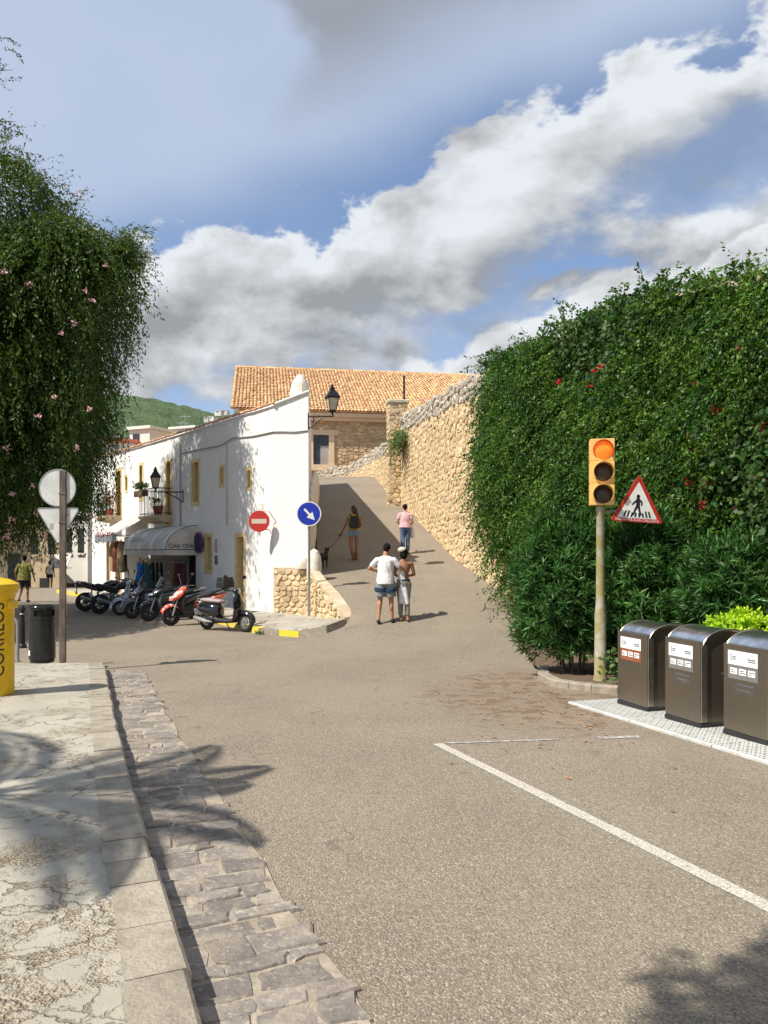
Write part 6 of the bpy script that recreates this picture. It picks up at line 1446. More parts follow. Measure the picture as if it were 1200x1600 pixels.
def person(label, loc, heading, height, pose, skin, hair, hair_kind, clothes, group=None):
    """heading 0 = facing +Y (away from the camera); clothes: list of (name, builder, material)"""
    J = dict(BASE); J.update(pose); k = height / 1.755
    J = {a: Vector(b) for a, b in J.items()}
    t = thing('person', label, 'person', loc, heading, group=group, local=True); t.scale = (k, k, k)
    mb = MB()
    mb.ell(J['head'] + Vector((0, 0, 0.015)), 0.076, 0.096, 0.105, 16, 12); mb.ell(J['head'] + Vector((0, 0.025, -0.055)), 0.056, 0.068, 0.062, 12, 9)
    hd = J['head']; f = (J['neck1'] - J['neck0']); look = J.get('look', Vector((0, 1, 0))).normalized()
    sdv = look.cross(Zv).normalized()
    cap(mb, hd + look * 0.088 + Vector((0, 0, 0.01)), 0.010, hd + look * 0.108 + Vector((0, 0, -0.022)), 0.015)
    for s in (-1, 1): mb.ell(hd + sdv * s * 0.077 + Vector((0, 0, -0.01)), 0.014, 0.022, 0.032, 8, 6)
    cap(mb, J['neck0'], 0.062, J['neck1'], 0.052)
    cap(mb, J['shL'] + Vector((0.02, 0, 0)), 0.058, J['shR'] - Vector((0.02, 0, 0)), 0.058); cap(mb, J['shL'] * 0.55 + J['neck0'] * 0.45, 0.05, J['neck0'] + Vector((0, 0, 0.03)), 0.05); cap(mb, J['shR'] * 0.55 + J['neck0'] * 0.45, 0.05, J['neck0'] + Vector((0, 0, 0.03)), 0.05)
    mb.ell(J['chest'], 0.155, 0.105, 0.19, 16, 10); mb.ell(J['waist'], 0.132, 0.092, 0.17, 16, 10); mb.ell(J['pelvis'], 0.155, 0.112, 0.13, 16, 10)
    for s in 'LR':
        sx = -1 if s == 'L' else 1
        cap(mb, J['sh' + s], 0.052, J['el' + s], 0.040); cap(mb, J['el' + s], 0.040, J['wr' + s], 0.027)
        fa = (J['wr' + s] - J['el' + s]).normalized(); side = fa.cross(Vector((sx, 0.3, 0.2))).normalized(); pn = side.cross(fa).normalized()
        palm = J['wr' + s] + fa * 0.055; mb.ell(palm, 0.03, 0.03, 0.03, 10, 7); cap(mb, J['wr' + s], 0.026, palm + fa * 0.02, 0.030)
        for q, (off, ln) in enumerate(((-0.030, 0.062), (-0.010, 0.074), (0.010, 0.070), (0.030, 0.055))):
            r0 = palm + fa * 0.03 + side * off; m1 = r0 + fa * ln * 0.55 + pn * 0.008; e1 = m1 + fa * ln * 0.3 + pn * 0.026
            cap(mb, r0, 0.0105, m1, 0.010, 8); cap(mb, m1, 0.010, e1, 0.0085, 8)
        th0 = palm + side * -0.028; th1 = th0 + (fa * 0.6 - side * 0.8).normalized() * 0.045; cap(mb, th0, 0.013, th1, 0.0105, 8); cap(mb, th1, 0.0105, th1 + fa * 0.03 + pn * 0.01, 0.009, 8)
        cap(mb, J['hip' + s] - Vector((0, 0, 0.02)), 0.088, J['kn' + s], 0.056, 14); cap(mb, J['kn' + s], 0.056, J['an' + s], 0.036, 14)
        mid = J['kn' + s].lerp(J['an' + s], 0.3); mb.ell(mid - Vector((0, 0.014, 0)), 0.052, 0.056, 0.12, 12, 8)
        an = J['an' + s]; cap(mb, an + Vector((0, -0.035, -0.045)), 0.036, an + Vector((sx * 0.015, 0.13, -0.058)), 0.030)
    part_mesh('body', mb, skin, t, 0.0085, 2)
    # hair
    mb = MB(); bk = -look
    if hair_kind == 'short': mb.ell(hd + bk * 0.016 + Vector((0, 0, 0.042)), 0.086, 0.102, 0.092, 16, 10); mb.ell(hd + bk * 0.05 + Vector((0, 0, -0.005)), 0.07, 0.055, 0.075, 14, 9)
    elif hair_kind == 'bob': mb.ell(hd + bk * 0.016 + Vector((0, 0, 0.04)), 0.096, 0.112, 0.10, 16, 10); mb.ell(hd + bk * 0.04 + Vector((0, 0, -0.05)), 0.095, 0.085, 0.10, 16, 10)
    else:
        mb.ell(hd + bk * 0.014 + Vector((0, 0, 0.04)), 0.09, 0.106, 0.096, 16, 10); mb.ell(hd + bk * 0.06 + Vector((0, 0, -0.06)), 0.09, 0.065, 0.13, 16, 10); cap(mb, hd + bk * 0.08 + Vector((0.03, 0, -0.12)), 0.05, hd + bk * 0.09 + Vector((0.03, 0, -0.24)), 0.02)
    part_mesh('hair', mb, hair, t, 0.012, 3)
    for nm, fn, mat in clothes:
        mb = MB(); vx = fn(mb, J) or 0.011; part_mesh(nm, mb, mat, t, vx, 3)
    return t, J
def shirt(sleeve=0.62, hem=0.86, loose=0.024, width=1.0, sleeves=True):
    def f(mb, J):
        g = loose
        cap(mb, J['shL'] + Vector((0.02, 0, -0.005)), 0.060 + g * 0.4, J['shR'] - Vector((0.02, 0, 0.005)), 0.060 + g * 0.4)
        for s in 'LR': cap(mb, J['sh' + s] * 0.62 + J['neck0'] * 0.38, 0.054 + g * 0.4, J['neck0'] + Vector((0, -0.005, 0.02)), 0.062)
        c = J['chest']; n = 20; rings = []
        for z, rx, ry in ((1.42, 0.10, 0.075), (1.37, 0.165, 0.108), (1.27, 0.175, 0.126), (1.12, 0.158 + g, 0.118 + g * 0.6), (0.98, 0.178 + g, 0.142 + g * 0.6), (hem, 0.190 + g, 0.156 + g * 0.6)):
            cx, cy = J['chest'].x * (z > 1.1) + J['waist'].x * (z <= 1.1), 0
            rings.append([(cx + (rx * width + 0.006 * math.sin(j * 1.9 + z * 20)) * math.cos(2 * math.pi * j / n), cy + (ry + 0.007 * math.sin(j * 2.3 + z * 14)) * math.sin(2 * math.pi * j / n), z) for j in range(n)])
        mb.loft(rings)
        if sleeves:
            for s in 'LR': a, b = J['sh' + s], J['el' + s]; cap(mb, a, 0.058 + g * 0.5, a.lerp(b, sleeve), 0.050 + g * 0.8)
    return f
def legwear(to, loose=0.016, top=1.0, flare=0.0):
    """to: 0..1 thigh, 1..2 calf"""
    def f(mb, J):
        n = 20; mb.loft([[(rx * math.cos(2 * math.pi * j / n), ry * math.sin(2 * math.pi * j / n), z) for j in range(n)] for z, rx, ry in ((top, 0.145 + loose * 0.5, 0.105), (0.93, 0.165 + loose * 0.6, 0.122 + loose * 0.5), (0.84, 0.16 + loose * 0.6, 0.115 + loose * 0.5))])
        for s in 'LR':
            h, k_, a = J['hip' + s] - Vector((0, 0, 0.02)), J['kn' + s], J['an' + s]
            e = h.lerp(k_, min(to, 1)); n2 = 14
            def tb(p0, r0, p1, r1): mb.tube([p0, p0.lerp(p1, 0.5), p1], [r0, (r0 + r1) / 2, r1], n2)
            tb(h + Vector((0, 0, 0.02)), 0.095 + loose, e - Vector((0, 0, 0.03 if to > 1 else 0)), (0.092 + (0.056 - 0.088) * min(to, 1)) + loose * 1.4 + flare)
            if to > 1: tb(k_ + Vector((0, 0, 0.07)), 0.066 + loose * 1.3, k_.lerp(a, to - 1), 0.048 + loose * 1.5 + flare)
    return f
def shoes(boot=0.0, sole=True):
    def f(mb, J):
        for s in 'LR':
            an = J['an' + s]; sx = -1 if s == 'L' else 1
            cap(mb, an + Vector((0, -0.035, -0.044)), 0.046, an + Vector((sx * 0.015, 0.135, -0.052)), 0.038)
            if boot: cap(mb, an + Vector((0, -0.01, -0.02)), 0.05, an.lerp(J['kn' + s], boot), 0.056)
    return f
def strap_band(z0, z1, rx, ry):
    def f(mb, J):
        n = 20; mb.loft([[(rx * math.cos(2 * math.pi * j / n), ry * math.sin(2 * math.pi * j / n), z) for j in range(n)] for z in (z0, z1)])
    return f
# man in white T-shirt, one arm round his companion
pm = on_ramp(608, 974)
pose = dict(elL=(-0.36, 0.02, 1.20), wrL=(-0.22, 0.20, 1.14), elR=(0.34, 0.04, 1.19), wrR=(0.42, 0.22, 1.22), knL=(-0.12, 0.02, 0.50), anL=(-0.15, -0.06, 0.095), knR=(0.12, 0.06, 0.50), anR=(0.14, 0.08, 0.10), look=(0.3, 1, 0), head=(0.03, 0.06, 1.63))
def stripe_(mb, J):
    for s in 'LR':
        h, k_ = J['hip' + s] - Vector((0, 0, 0.02)), J['kn' + s]; mb.tube([h.lerp(k_, 0.28), h.lerp(k_, 0.50)], [0.146, 0.146], 14)
t, _ = person('man in a loose white T-shirt and grey swim shorts, arm out to his companion', (pm.x - 0.08, pm.y, pm.z), R(-4), 1.80, pose, 'skin', 'hair_black', 'short',
              [('t_shirt', shirt(0.60, 0.86, 0.018, 1.0), 'cloth_white'), ('shorts', legwear(0.78, 0.026, 0.98, 0.02), 'shorts_grey'), ('shorts_stripe', stripe_, 'stripe_navy'), ('shoes', shoes(), 'shoe_black')])
pc = Vector((pm.x + 0.33, pm.y + 0.16, 0)); pc.z = ramp_z(pc.x, pc.y)
pose = dict(elL=(-0.20, 0.08, 1.12), wrL=(-0.08, 0.2, 1.05), elR=(0.26, 0.04, 1.12), wrR=(0.16, 0.22, 1.08), knL=(-0.07, 0.05, 0.50), anL=(-0.07, 0.02, 0.09), knR=(0.08, 0.0, 0.50), anR=(0.09, -0.06, 0.09))
t, J = person('bare backed companion in a pale cap and loose grey trousers beside the man in white', pc, R(6), 1.66, pose, 'skin_tan', 'hair_black', 'bob',
              [('trousers', legwear(1.85, 0.006, 1.0, 0.0), 'trouser_grey'), ('waistband', strap_band(0.965, 1.01, 0.165, 0.122), 'stripe_navy')])
mb = MB(); hd = J['head']; mb.ell(hd + Vector((-0.03, -0.01, 0.075)), 0.112, 0.12, 0.075, 16, 9); mb.ell(hd + Vector((-0.02, 0.10, 0.05)), 0.09, 0.09, 0.015, 14, 5); part_mesh('cap', mb, 'cloth_pale', t, 0.010)
# white towel hanging from the man's forearm
tw = Vector((pm.x + 0.26, pm.y + 0.0, 0)); mb = MB(); rings = []
for k in range(9):
    u = k / 8; z = pm.z + 1.24 - u * 0.80; w = 0.07 + 0.05 * u; cx = tw.x + 0.09 * u
    rings.append([(cx + w * math.cos(2 * math.pi * j / 18), tw.y + 0.10 + (0.045 + 0.015 * math.sin(j * 2.1 + u)) * math.sin(2 * math.pi * j / 18), z - 0.02 * math.sin(j)) for j in range(18)])
mb.loft(rings); tag(mb.build('towel', MATS['cloth_white'], None, 1.3), 'white towel hanging from the forearm of the man in white', 'towel')
mb = MB(); rings = []
for k in range(6):
    u = k / 5; z = pm.z + 0.98 - u * 0.46; rings.append([(pm.x - 0.30 + 0.02 * u + 0.035 * math.cos(2 * math.pi * j / 12), pm.y - 0.02 + 0.10 * math.sin(2 * math.pi * j / 12), z) for j in range(12)])
# woman with backpack and dog
pwm = on_ramp(553, 875)
pose = dict(elL=(-0.27, 0.02, 1.12), wrL=(-0.38, 0.10, 0.90), elR=(0.23, 0.06, 1.12), wrR=(0.12, 0.20, 1.0), knL=(-0.10, 0.02, 0.50), anL=(-0.03, -0.10, 0.10), knR=(0.09, 0.06, 0.50), anR=(0.07, 0.04, 0.09), look=(-0.75, 0.65, 0), head=(-0.015, 0.03, 1.63))
t, J = person('woman in a mustard top and denim shorts with a black backpack, walking a dog', pwm, R(8), 1.70, pose, 'skin_tan', 'hair_brown', 'long',
              [('top', shirt(0.1, 0.96, 0.006, 0.92, False), 'cloth_mustard'), ('denim_shorts', legwear(0.36, 0.016, 1.02, 0.012), 'denim_pale'), ('boots', shoes(0.36), 'boot_brown')])
bp = thing('backpack', 'black backpack worn by the woman walking the dog', 'backpack', (pwm.x, pwm.y, pwm.z), R(8), local=True)
mb = MB(); mb.loft([[(x, y, z) for x, y in rounded_poly([(-w, -0.30 + 0.02), (w, -0.30 + 0.02), (w, -0.115), (-w, -0.115)], 0.05, 4)] for z, w in ((0.98, 0.10), (1.0, 0.14), (1.1, 0.155), (1.25, 0.15), (1.33, 0.12), (1.36, 0.07))]); mb.build('sack', MATS['plastic_black'], bp, 0.9)
mb = MB(); mb.loft([[(x, y, z) for x, y in rounded_poly([(-w, -0.34), (w, -0.34), (w, -0.26), (-w, -0.26)], 0.03, 4)] for z, w in ((1.0, 0.09), (1.03, 0.11), (1.14, 0.11), (1.17, 0.09))]); mb.build('pocket', MATS['plastic_black'], bp, 0.9)
for s in (-1, 1): mb = MB(); mb.tube([(s * 0.09, -0.13, 1.31), (s * 0.12, -0.06, 1.425), (s * 0.125, 0.03, 1.43), (s * 0.13, 0.115, 1.33), (s * 0.14, 0.11, 1.18), (s * 0.15, 0.0, 1.06), (s * 0.12, -0.12, 1.03)], 0.018, 6); mb.build('strap', MATS['plastic_black'], bp)
# person in pink
pp_ = on_ramp(633, 866)
pose = dict(elL=(-0.27, 0.0, 1.13), wrL=(-0.20, 0.18, 1.08), elR=(0.27, 0.0, 1.13), wrR=(0.22, 0.18, 1.06), knL=(-0.09, 0.0, 0.50), anL=(-0.07, -0.10, 0.10), knR=(0.10, 0.06, 0.50), anR=(0.10, 0.06, 0.09))
t, J = person('person in a pale pink T-shirt and blue jeans walking up beside the stone wall', pp_, R(2), 1.62, pose, 'skin', 'hair_black', 'short',
              [('t_shirt', shirt(0.5, 0.93, 0.02, 1.05), 'cloth_pink'), ('jeans', legwear(1.9, 0.012, 1.02), 'denim'), ('shoes', shoes(), 'shoe_black')])
mb = MB(Matrix.Translation(pp_)); mb.loft([[(0.24 + w * math.cos(2 * math.pi * j / 12), 0.12 + 0.05 * math.sin(2 * math.pi * j / 12), z) for j in range(12)] for z, w in ((0.52, 0.05), (0.56, 0.085), (0.75, 0.075), (0.92, 0.02), (0.97, 0.012))]); tag(mb.build('carrier_bag', MATS['cloth_white'], None, 1.0), 'white carrier bag held by the person in pink', 'bag')
# man in green further down the street, woman in white beyond
pg = on_ground(38, 941, 0.0)
pose = dict(elL=(-0.30, -0.04, 1.12), wrL=(-0.30, 0.06, 0.90), elR=(0.31, -0.02, 1.12), wrR=(0.34, 0.05, 0.88), knL=(-0.11, 0.05, 0.50), anL=(-0.15, -0.12, 0.13), knR=(0.11, 0.03, 0.50), anR=(0.11, 0.02, 0.09))
person('heavy set man in an olive green T-shirt and black shorts walking down the street', pg, R(5), 1.80, pose, 'skin_tan', 'hair_black', 'short', [('t_shirt', shirt(0.7, 0.82, 0.03, 1.15), 'cloth_green'), ('shorts', legwear(0.8, 0.03, 0.98, 0.015), 'cloth_dark'), ('shoes', shoes(), 'shoe_black')])
Yw = 44.5; pw_ = Vector(((78 - 600) / F * Yw, Yw, base_z(0, Yw)))
person('woman in a white top and dark shorts walking away beyond the crest of the street', pw_, R(-4), 1.66, {}, 'skin_tan', 'hair_brown', 'bob', [('top', shirt(0.1, 0.93, 0.01, 0.95, False), 'cloth_white'), ('shorts', legwear(0.45, 0.016, 1.0), 'stripe_navy'), ('shoes', shoes(), 'shoe_black')])
# dog and leash
pd = on_ramp(504, 888); pd = Vector((pd.x, pd.y, ramp_z(pd.x, pd.y)))
dg_ = thing('dog', 'small black dog standing on a leash beside the guard stone', 'dog', pd, R(70), local=True)
mb = MB(); Ld = 0.42
mb.ell((0.14, 0, 0.36), 0.13, 0.085, 0.115, 14, 9); mb.ell((-0.02, 0, 0.375), 0.16, 0.072, 0.085, 14, 9); mb.ell((-0.17, 0, 0.375), 0.11, 0.08, 0.095, 14, 9)
cap(mb, (0.20, 0, 0.40), 0.07, (0.29, 0, 0.52), 0.055); mb.ell((0.33, 0, 0.56), 0.075, 0.06, 0.062, 12, 8); cap(mb, (0.36, 0, 0.55), 0.04, (0.45, 0, 0.53), 0.024)
for s in (-1, 1):
    mb.ell((0.30, s * 0.055, 0.60), 0.028, 0.014, 0.05, 8, 6)
    cap(mb, (0.18, s * 0.06, 0.34), 0.045, (0.16, s * 0.06, 0.19), 0.026); cap(mb, (0.16, s * 0.06, 0.19), 0.024, (0.18, s * 0.06, 0.03), 0.018); cap(mb, (0.18, s * 0.06, 0.02), 0.02, (0.21, s * 0.06, 0.018), 0.018)
    cap(mb, (-0.19, s * 0.06, 0.36), 0.062, (-0.13, s * 0.06, 0.22), 0.035); cap(mb, (-0.13, s * 0.06, 0.22), 0.032, (-0.25, s * 0.06, 0.14), 0.02); cap(mb, (-0.25, s * 0.06, 0.14), 0.02, (-0.23, s * 0.06, 0.03), 0.017); cap(mb, (-0.23, s * 0.06, 0.02), 0.02, (-0.20, s * 0.06, 0.018), 0.018)
cap(mb, (-0.26, 0, 0.42), 0.025, (-0.36, 0, 0.52), 0.015); cap(mb, (-0.36, 0, 0.52), 0.016, (-0.36, 0, 0.60), 0.010)
part_mesh('body', mb, 'dog_fur', dg_, 0.012, 2)
mb = MB(); mb.torus(Matrix.Translation((0.25, 0, 0.465)) @ Matrix.Rotation(R(35), 4, 'Y'), 0.064, 0.010, 16, 6); mb.build('collar', MATS['tail_red'], dg_)
hand = Matrix.Translation(pwm) @ Matrix.Rotation(R(8), 4, 'Z') @ Vector((-0.39 * 0.97, 0.13 * 0.97, 0.84 * 0.97)); neck = Matrix.Translation(pd) @ Matrix.Rotation(R(70), 4, 'Z') @ Vector((0.24, 0, 0.53))
mb = MB(); mb.tube([hand, hand.lerp(neck, 0.3) - Vector((0, 0, 0.05)), hand.lerp(neck, 0.65) - Vector((0, 0, 0.06)), neck], 0.009, 5); mb.tube([hand - (neck - hand).normalized() * 0.04, hand + (neck - hand).normalized() * 0.16], 0.028, 8)
tag(mb.build('dog_leash', MATS['plastic_black']), 'black extending leash from the woman to the dog', 'leash')
# ------------------------------------------------------------------ vegetation
def strands(start, d0, length, n_leaf, leaf_len, leaf_w, r, bend=0.25, grav=0.5, spread=0.02, splay=0.9):
    """leafy shoots: start (n,3), d0 initial direction (n,3), length (n,), falls towards -z"""
    n = len(start); T = np.linspace(0.02, 1, n_leaf)
    d0 = d0 / np.maximum(np.linalg.norm(d0, axis=1, keepdims=True), 1e-6)
    wob = r.normal(size=(n, 3)) * bend
    pos = start[:, None, :] + length[:, None, None] * (d0[:, None, :] * T[None, :, None] + wob[:, None, :] * (T ** 2)[None, :, None] * 0.5)
    pos[:, :, 2] -= (grav * length)[:, None] * (T ** 2)[None, :]
    tan = np.gradient(pos, axis=1); tan /= np.maximum(np.linalg.norm(tan, axis=2, keepdims=True), 1e-6)
    N = n * n_leaf; pos = pos.reshape(N, 3) + r.normal(size=(N, 3)) * spread; tan = tan.reshape(N, 3)
    d = tan * 0.7 + r.normal(size=(N, 3)) * splay * 0.6; d[:, 2] -= 0.25
    v, f = leaf_quads(pos, d, unit_rand(N, r), r.uniform(0.7, 1.3, N) * leaf_len, r.uniform(0.7, 1.3, N) * leaf_w)
    return v, f
def joinvf(parts):
    V = []; Fs = []; o = 0
    for v, f in parts: V.append(v); Fs.append(f + o); o += len(v)
    return np.concatenate(V), np.concatenate(Fs)
# --- the green curtain over the near part of the stone wall
vr = np.random.default_rng(21)
S_EDGE = wcum[4] - 2.0 + 4.4
def vine_edge(z): return interp([(-1, 17.55), (0.4, 18.2), (2.0, 19.6), (3.4, 20.3), (4.4, 20.9), (5.6, 20.6), (6.6, 20.0)], z)
def vine_thick(s, z, g):
    u = (z - g) / 6.0
    return (0.22 + 0.55 * math.sin(math.pi * min(1, max(0, u * 0.92 + 0.10))) ** 1.2) + 0.12 * math.sin(s * 1.9 + z) + 0.09 * math.sin(z * 2.7 - s * 1.1) + 0.10 * math.sin(s * 6.3 + z * 1.9) * math.sin(z * 5.1 - s * 2.2) + 0.07 * math.sin(s * 11 - z * 3) * math.sin(z * 9.3 + s * 4)
def vine_pt(s, z, k=1.0):
    p, d, n = wat(s); g = wall_ground(p.y); fade = min(1.0, max(0.15, (vine_edge(z) - p.y) / 1.6))
    return p + n * (vine_thick(s, z, g) * k * fade + 0.03) + Vector((0, 0, z)), n, p.y
vine = thing('climbing_vine', 'dense dark green climbing plant with red flowers covering the stone wall', 'climbing plant', (4.6, 14.5, -0.3))
SV0 = wcum[1] + 0.5; SV1 = wcum[4] + 2.6
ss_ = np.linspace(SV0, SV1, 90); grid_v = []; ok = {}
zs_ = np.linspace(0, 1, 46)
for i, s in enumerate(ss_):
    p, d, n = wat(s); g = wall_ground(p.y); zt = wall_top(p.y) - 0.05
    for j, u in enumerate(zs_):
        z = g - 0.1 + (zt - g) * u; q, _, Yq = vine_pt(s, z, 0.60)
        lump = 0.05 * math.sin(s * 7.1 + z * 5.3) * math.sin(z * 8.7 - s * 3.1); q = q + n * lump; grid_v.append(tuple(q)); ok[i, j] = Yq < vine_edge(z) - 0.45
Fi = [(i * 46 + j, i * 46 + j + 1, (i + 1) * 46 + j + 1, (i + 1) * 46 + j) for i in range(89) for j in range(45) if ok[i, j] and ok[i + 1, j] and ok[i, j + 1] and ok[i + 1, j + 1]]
np_mesh('shade_core', np.array(grid_v), np.array(Fi), MATS['foliage_shade'], vine, 0)  # dark shell behind the shoots; shade of the gaps is put into its colour
mid_pts = []
def vine_starts(n, seed, mixed):
    r = random.Random(seed); P = []; D = []
    while len(P) < n:
        s = SV0 + (SV1 - SV0) * r.random() ** 0.9; p, d, nn = wat(s); g = wall_ground(p.y); zt = wall_top(p.y)
        z = g + 0.15 + (zt - g + 0.05) * r.random() ** 0.85
        if p.y > vine_edge(z) - 0.1: continue
        # the looser, greyer climber grows in a patch beside the lamps
        patch = math.sin(s * 0.9 + 0.5) * 0.6 + math.sin(z * 1.3 + s * 0.4) * 0.5 + (0.9 if p.y < 11.2 and z < 4.6 else -0.35)
        if (patch > 0.25) != mixed: continue
        if math.sin(s * 3.1 + z * 2.2) * math.sin(z * 3.7 - s * 1.3) + 0.6 * math.sin(s * 7.3 - z * 4.1) < -0.55 and r.random() < 0.8: continue
        q, n_, _ = vine_pt(s, z, 0.66 + 0.34 * r.random()); P.append(tuple(q)); o = r.uniform(0.3, 1.0)
        D.append(tuple(n_ * o + d * r.uniform(-0.1, 0.55) + Vector((0, 0, -0.75 + 0.35 * r.random()))))
    return np.array(P), np.array(D)
P, D = vine_starts(900, 8, False); np_mesh('fresh_shoots', *strands(P, D + np.array([-0.25, -0.1, 0.45]), vr.uniform(0.25, 0.6, len(P)), 22, 0.075, 0.032, vr, 0.4, 0.45, 0.013, 1.0), MATS['vine_fresh'], vine)
P, D = vine_starts(3700, 3, False); v1 = strands(P, D, vr.uniform(0.45, 1.05, len(P)), 30, 0.072, 0.032, vr, 0.22, 0.30, 0.013, 1.0)
np_mesh('foliage', *v1, MATS['vine_leaf'], vine)
P, D = vine_starts(2600, 4, True); v2 = strands(P, D, vr.uniform(0.25, 0.6, len(P)), 12, 0.105, 0.075, vr, 0.4, 0.2, 0.05)
np_mesh('broad_foliage', *v2, MATS['vine_leaf_mid'], vine)
# shoots standing proud along the crest
P = []; D = []
for _ in range(520):
    s = rnd.uniform(SV0, SV1 - 0.3); p, d, n = wat(s); P.append(tuple(p + n * rnd.uniform(-0.5, 0.55) + Vector((0, 0, wall_top(p.y) + rnd.uniform(-0.25, 0.10 + 0.14 * math.sin(s * 2.3) + 0.1 * math.sin(s * 0.9))))))
    D.append((n.x * rnd.uniform(-0.2, 0.9) + rnd.uniform(-0.3, 0.3), n.y * 0.5 + rnd.uniform(-0.4, 0.4), rnd.uniform(0.2, 1.0)))
v3 = strands(np.array(P), np.array(D), vr.uniform(0.25, 0.6, 520), 22, 0.085, 0.038, vr, 0.5, 0.5, 0.02); np_mesh('crest_shoots', *v3, MATS['vine_leaf'], vine)
fl = []
for px, py in ((905, 577), (918, 573), (930, 580), (827, 612), (875, 597), (921, 603), (940, 575), (1088, 600), (1157, 548), (1075, 752), (1100, 755), (1087, 708), (1187, 742), (1096, 790), (1160, 797), (1178, 665), (1190, 668), (1090, 862), (1120, 640), (1140, 690)):
    # march along the view ray to the surface of the plant
    for Y in np.linspace(8, 22, 140):
        q = at(px, py, Y); best = None
        s = interp([(w_[1], c_) for w_, c_ in zip(WALL, wcum)], q.y); p, d, n = wat(s)
        if (q - p).dot(n) < vine_thick(s, q.z, wall_ground(p.y)) + 0.12: fl.append(tuple(q)); break
for q in fl:
    c = np.tile(np.array(q), (20, 1)) + vr.normal(size=(20, 3)) * 0.02
    v, f = leaf_quads(c, unit_rand(20, vr), unit_rand(20, vr), vr.uniform(0.06, 0.10, 20), vr.uniform(0.04, 0.07, 20)); np_mesh('flower', v, f, MATS['red_flower'], vine)
# brown dead patches
cd = []
for _ in range(420):
    s = rnd.uniform(SV0, wcum[3]); p, d, n = wat(s); z = rnd.uniform(1.5, 5.2); q, n_, _y = vine_pt(s, z, 1.05)
    if math.sin(s * 2.1) * math.sin(z * 2.7 + s) > 0.35: cd.append(tuple(q))
cd = np.array(cd); v, f = leaf_quads(cd, unit_rand(len(cd), vr), unit_rand(len(cd), vr), vr.uniform(0.06, 0.12, len(cd)), vr.uniform(0.03, 0.05, len(cd))); np_mesh('dry_leaves', v, f, MATS['dry_leaf'], vine)
# --- oleanders
def oleander(label, c, rad, n_wh, seed, leaf=0.145, mat='oleander_leaf', name='oleander_bush', cat='bush', n_leaf=13, lw=0.021):
    r = np.random.default_rng(seed); gz = base_z(c[0], c[1]) + 0.06
    t = thing(name, label, cat, (c[0], c[1], gz)); C = np.array(c)
    u = unit_rand(n_wh, r); u[:, 2] = np.where(u[:, 2] < -0.75, -u[:, 2], u[:, 2])
    lump = 1 + 0.10 * np.sin(u[:, 0] * 7 + seed) * np.sin(u[:, 2] * 6 + 2) + 0.08 * np.sin(u[:, 1] * 11 + u[:, 2] * 9)
    k = r.uniform(0.72, 1.03, n_wh)[:, None] * lump[:, None]
    P = C + u * np.array(rad) * k; P[:, 2] = np.maximum(P[:, 2], gz + 0.12)
    ax = u + np.array([0, 0, 0.55]); ax /= np.linalg.norm(ax, axis=1, keepdims=True)
    Pn = np.repeat(P, n_leaf, 0); A_ = np.repeat(ax, n_leaf, 0); M_ = len(Pn)
    along = r.uniform(-0.16, 0.0, M_)[:, None]; d = A_ * 0.75 + unit_rand(M_, r) * 0.85
    v, f = leaf_quads(Pn + A_ * along, d, A_ + r.normal(size=(M_, 3)) * 0.3, r.uniform(0.75, 1.25, M_) * leaf, r.uniform(0.8, 1.2, M_) * lw)
    np_mesh('foliage', v, f, MATS[mat], t)
    mb = MB(); mb.ell((c[0], c[1], max(c[2], gz + rad[2] * 0.6)), rad[0] * 0.68, rad[1] * 0.68, rad[2] * 0.70, 22, 14); mb.build('shade_core', MATS['foliage_shade'], t)  # dark filler; the shade inside the bush is put into its colour
    mb = MB()
    for q in range(9):
        a = rnd.uniform(0, 6.28); mb.tube([(c[0] + 0.15 * math.cos(a), c[1] + 0.15 * math.sin(a), gz - 0.05), (c[0] + 0.5 * rad[0] * math.cos(a), c[1] + 0.5 * rad[1] * math.sin(a), c[2] + rad[2] * 0.3)], [0.02, 0.008], 6)
    mb.build('stems', MATS['bark'], t); return t
def bush_at(px, py, Y): return tuple(at(px, py, Y))
oleander('large oleander bush behind the traffic light pole', bush_at(893, 930, 11.9), (0.92, 0.70, 1.30), 1700, 5)
oleander('oleander bush between the traffic light and the stainless chutes', bush_at(1010, 930, 11.5), (0.85, 0.7, 1.2), 1500, 6)
oleander('oleander bush with brown twigs behind the lime shrub', bush_at(1150, 930, 10.6), (0.85, 0.7, 0.85), 1200, 7)
oleander('bright lime green rounded shrub behind the stainless chutes', bush_at(1165, 1000, 9.6), (0.62, 0.42, 0.36), 1500, 8, 0.055, 'lime_leaf', 'lime_shrub', 'shrub', 9, 0.030)
# broad leaves at the foot of the pole
r_ = np.random.default_rng(9); gp = on_ground(958, 1068, 0.1); wd_ = thing('weed', 'light green broad leaved weed at the foot of the traffic light pole', 'weed', gp)
c = np.array(gp) + r_.normal(size=(60, 3)) * np.array([0.09, 0.05, 0.0]) + np.array([0, 0, 1]) * (r_.uniform(0.02, 0.42, 60)[:, None]); v, f = leaf_quads(c, unit_rand(60, r_) + np.array([0, -0.4, 0.1]), unit_rand(60, r_) * 0.4 + np.array([0, -0.5, 0.8]), r_.uniform(0.07, 0.12, 60), r_.uniform(0.06, 0.09, 60)); np_mesh('foliage', v, f, MATS['plant_green'], wd_)
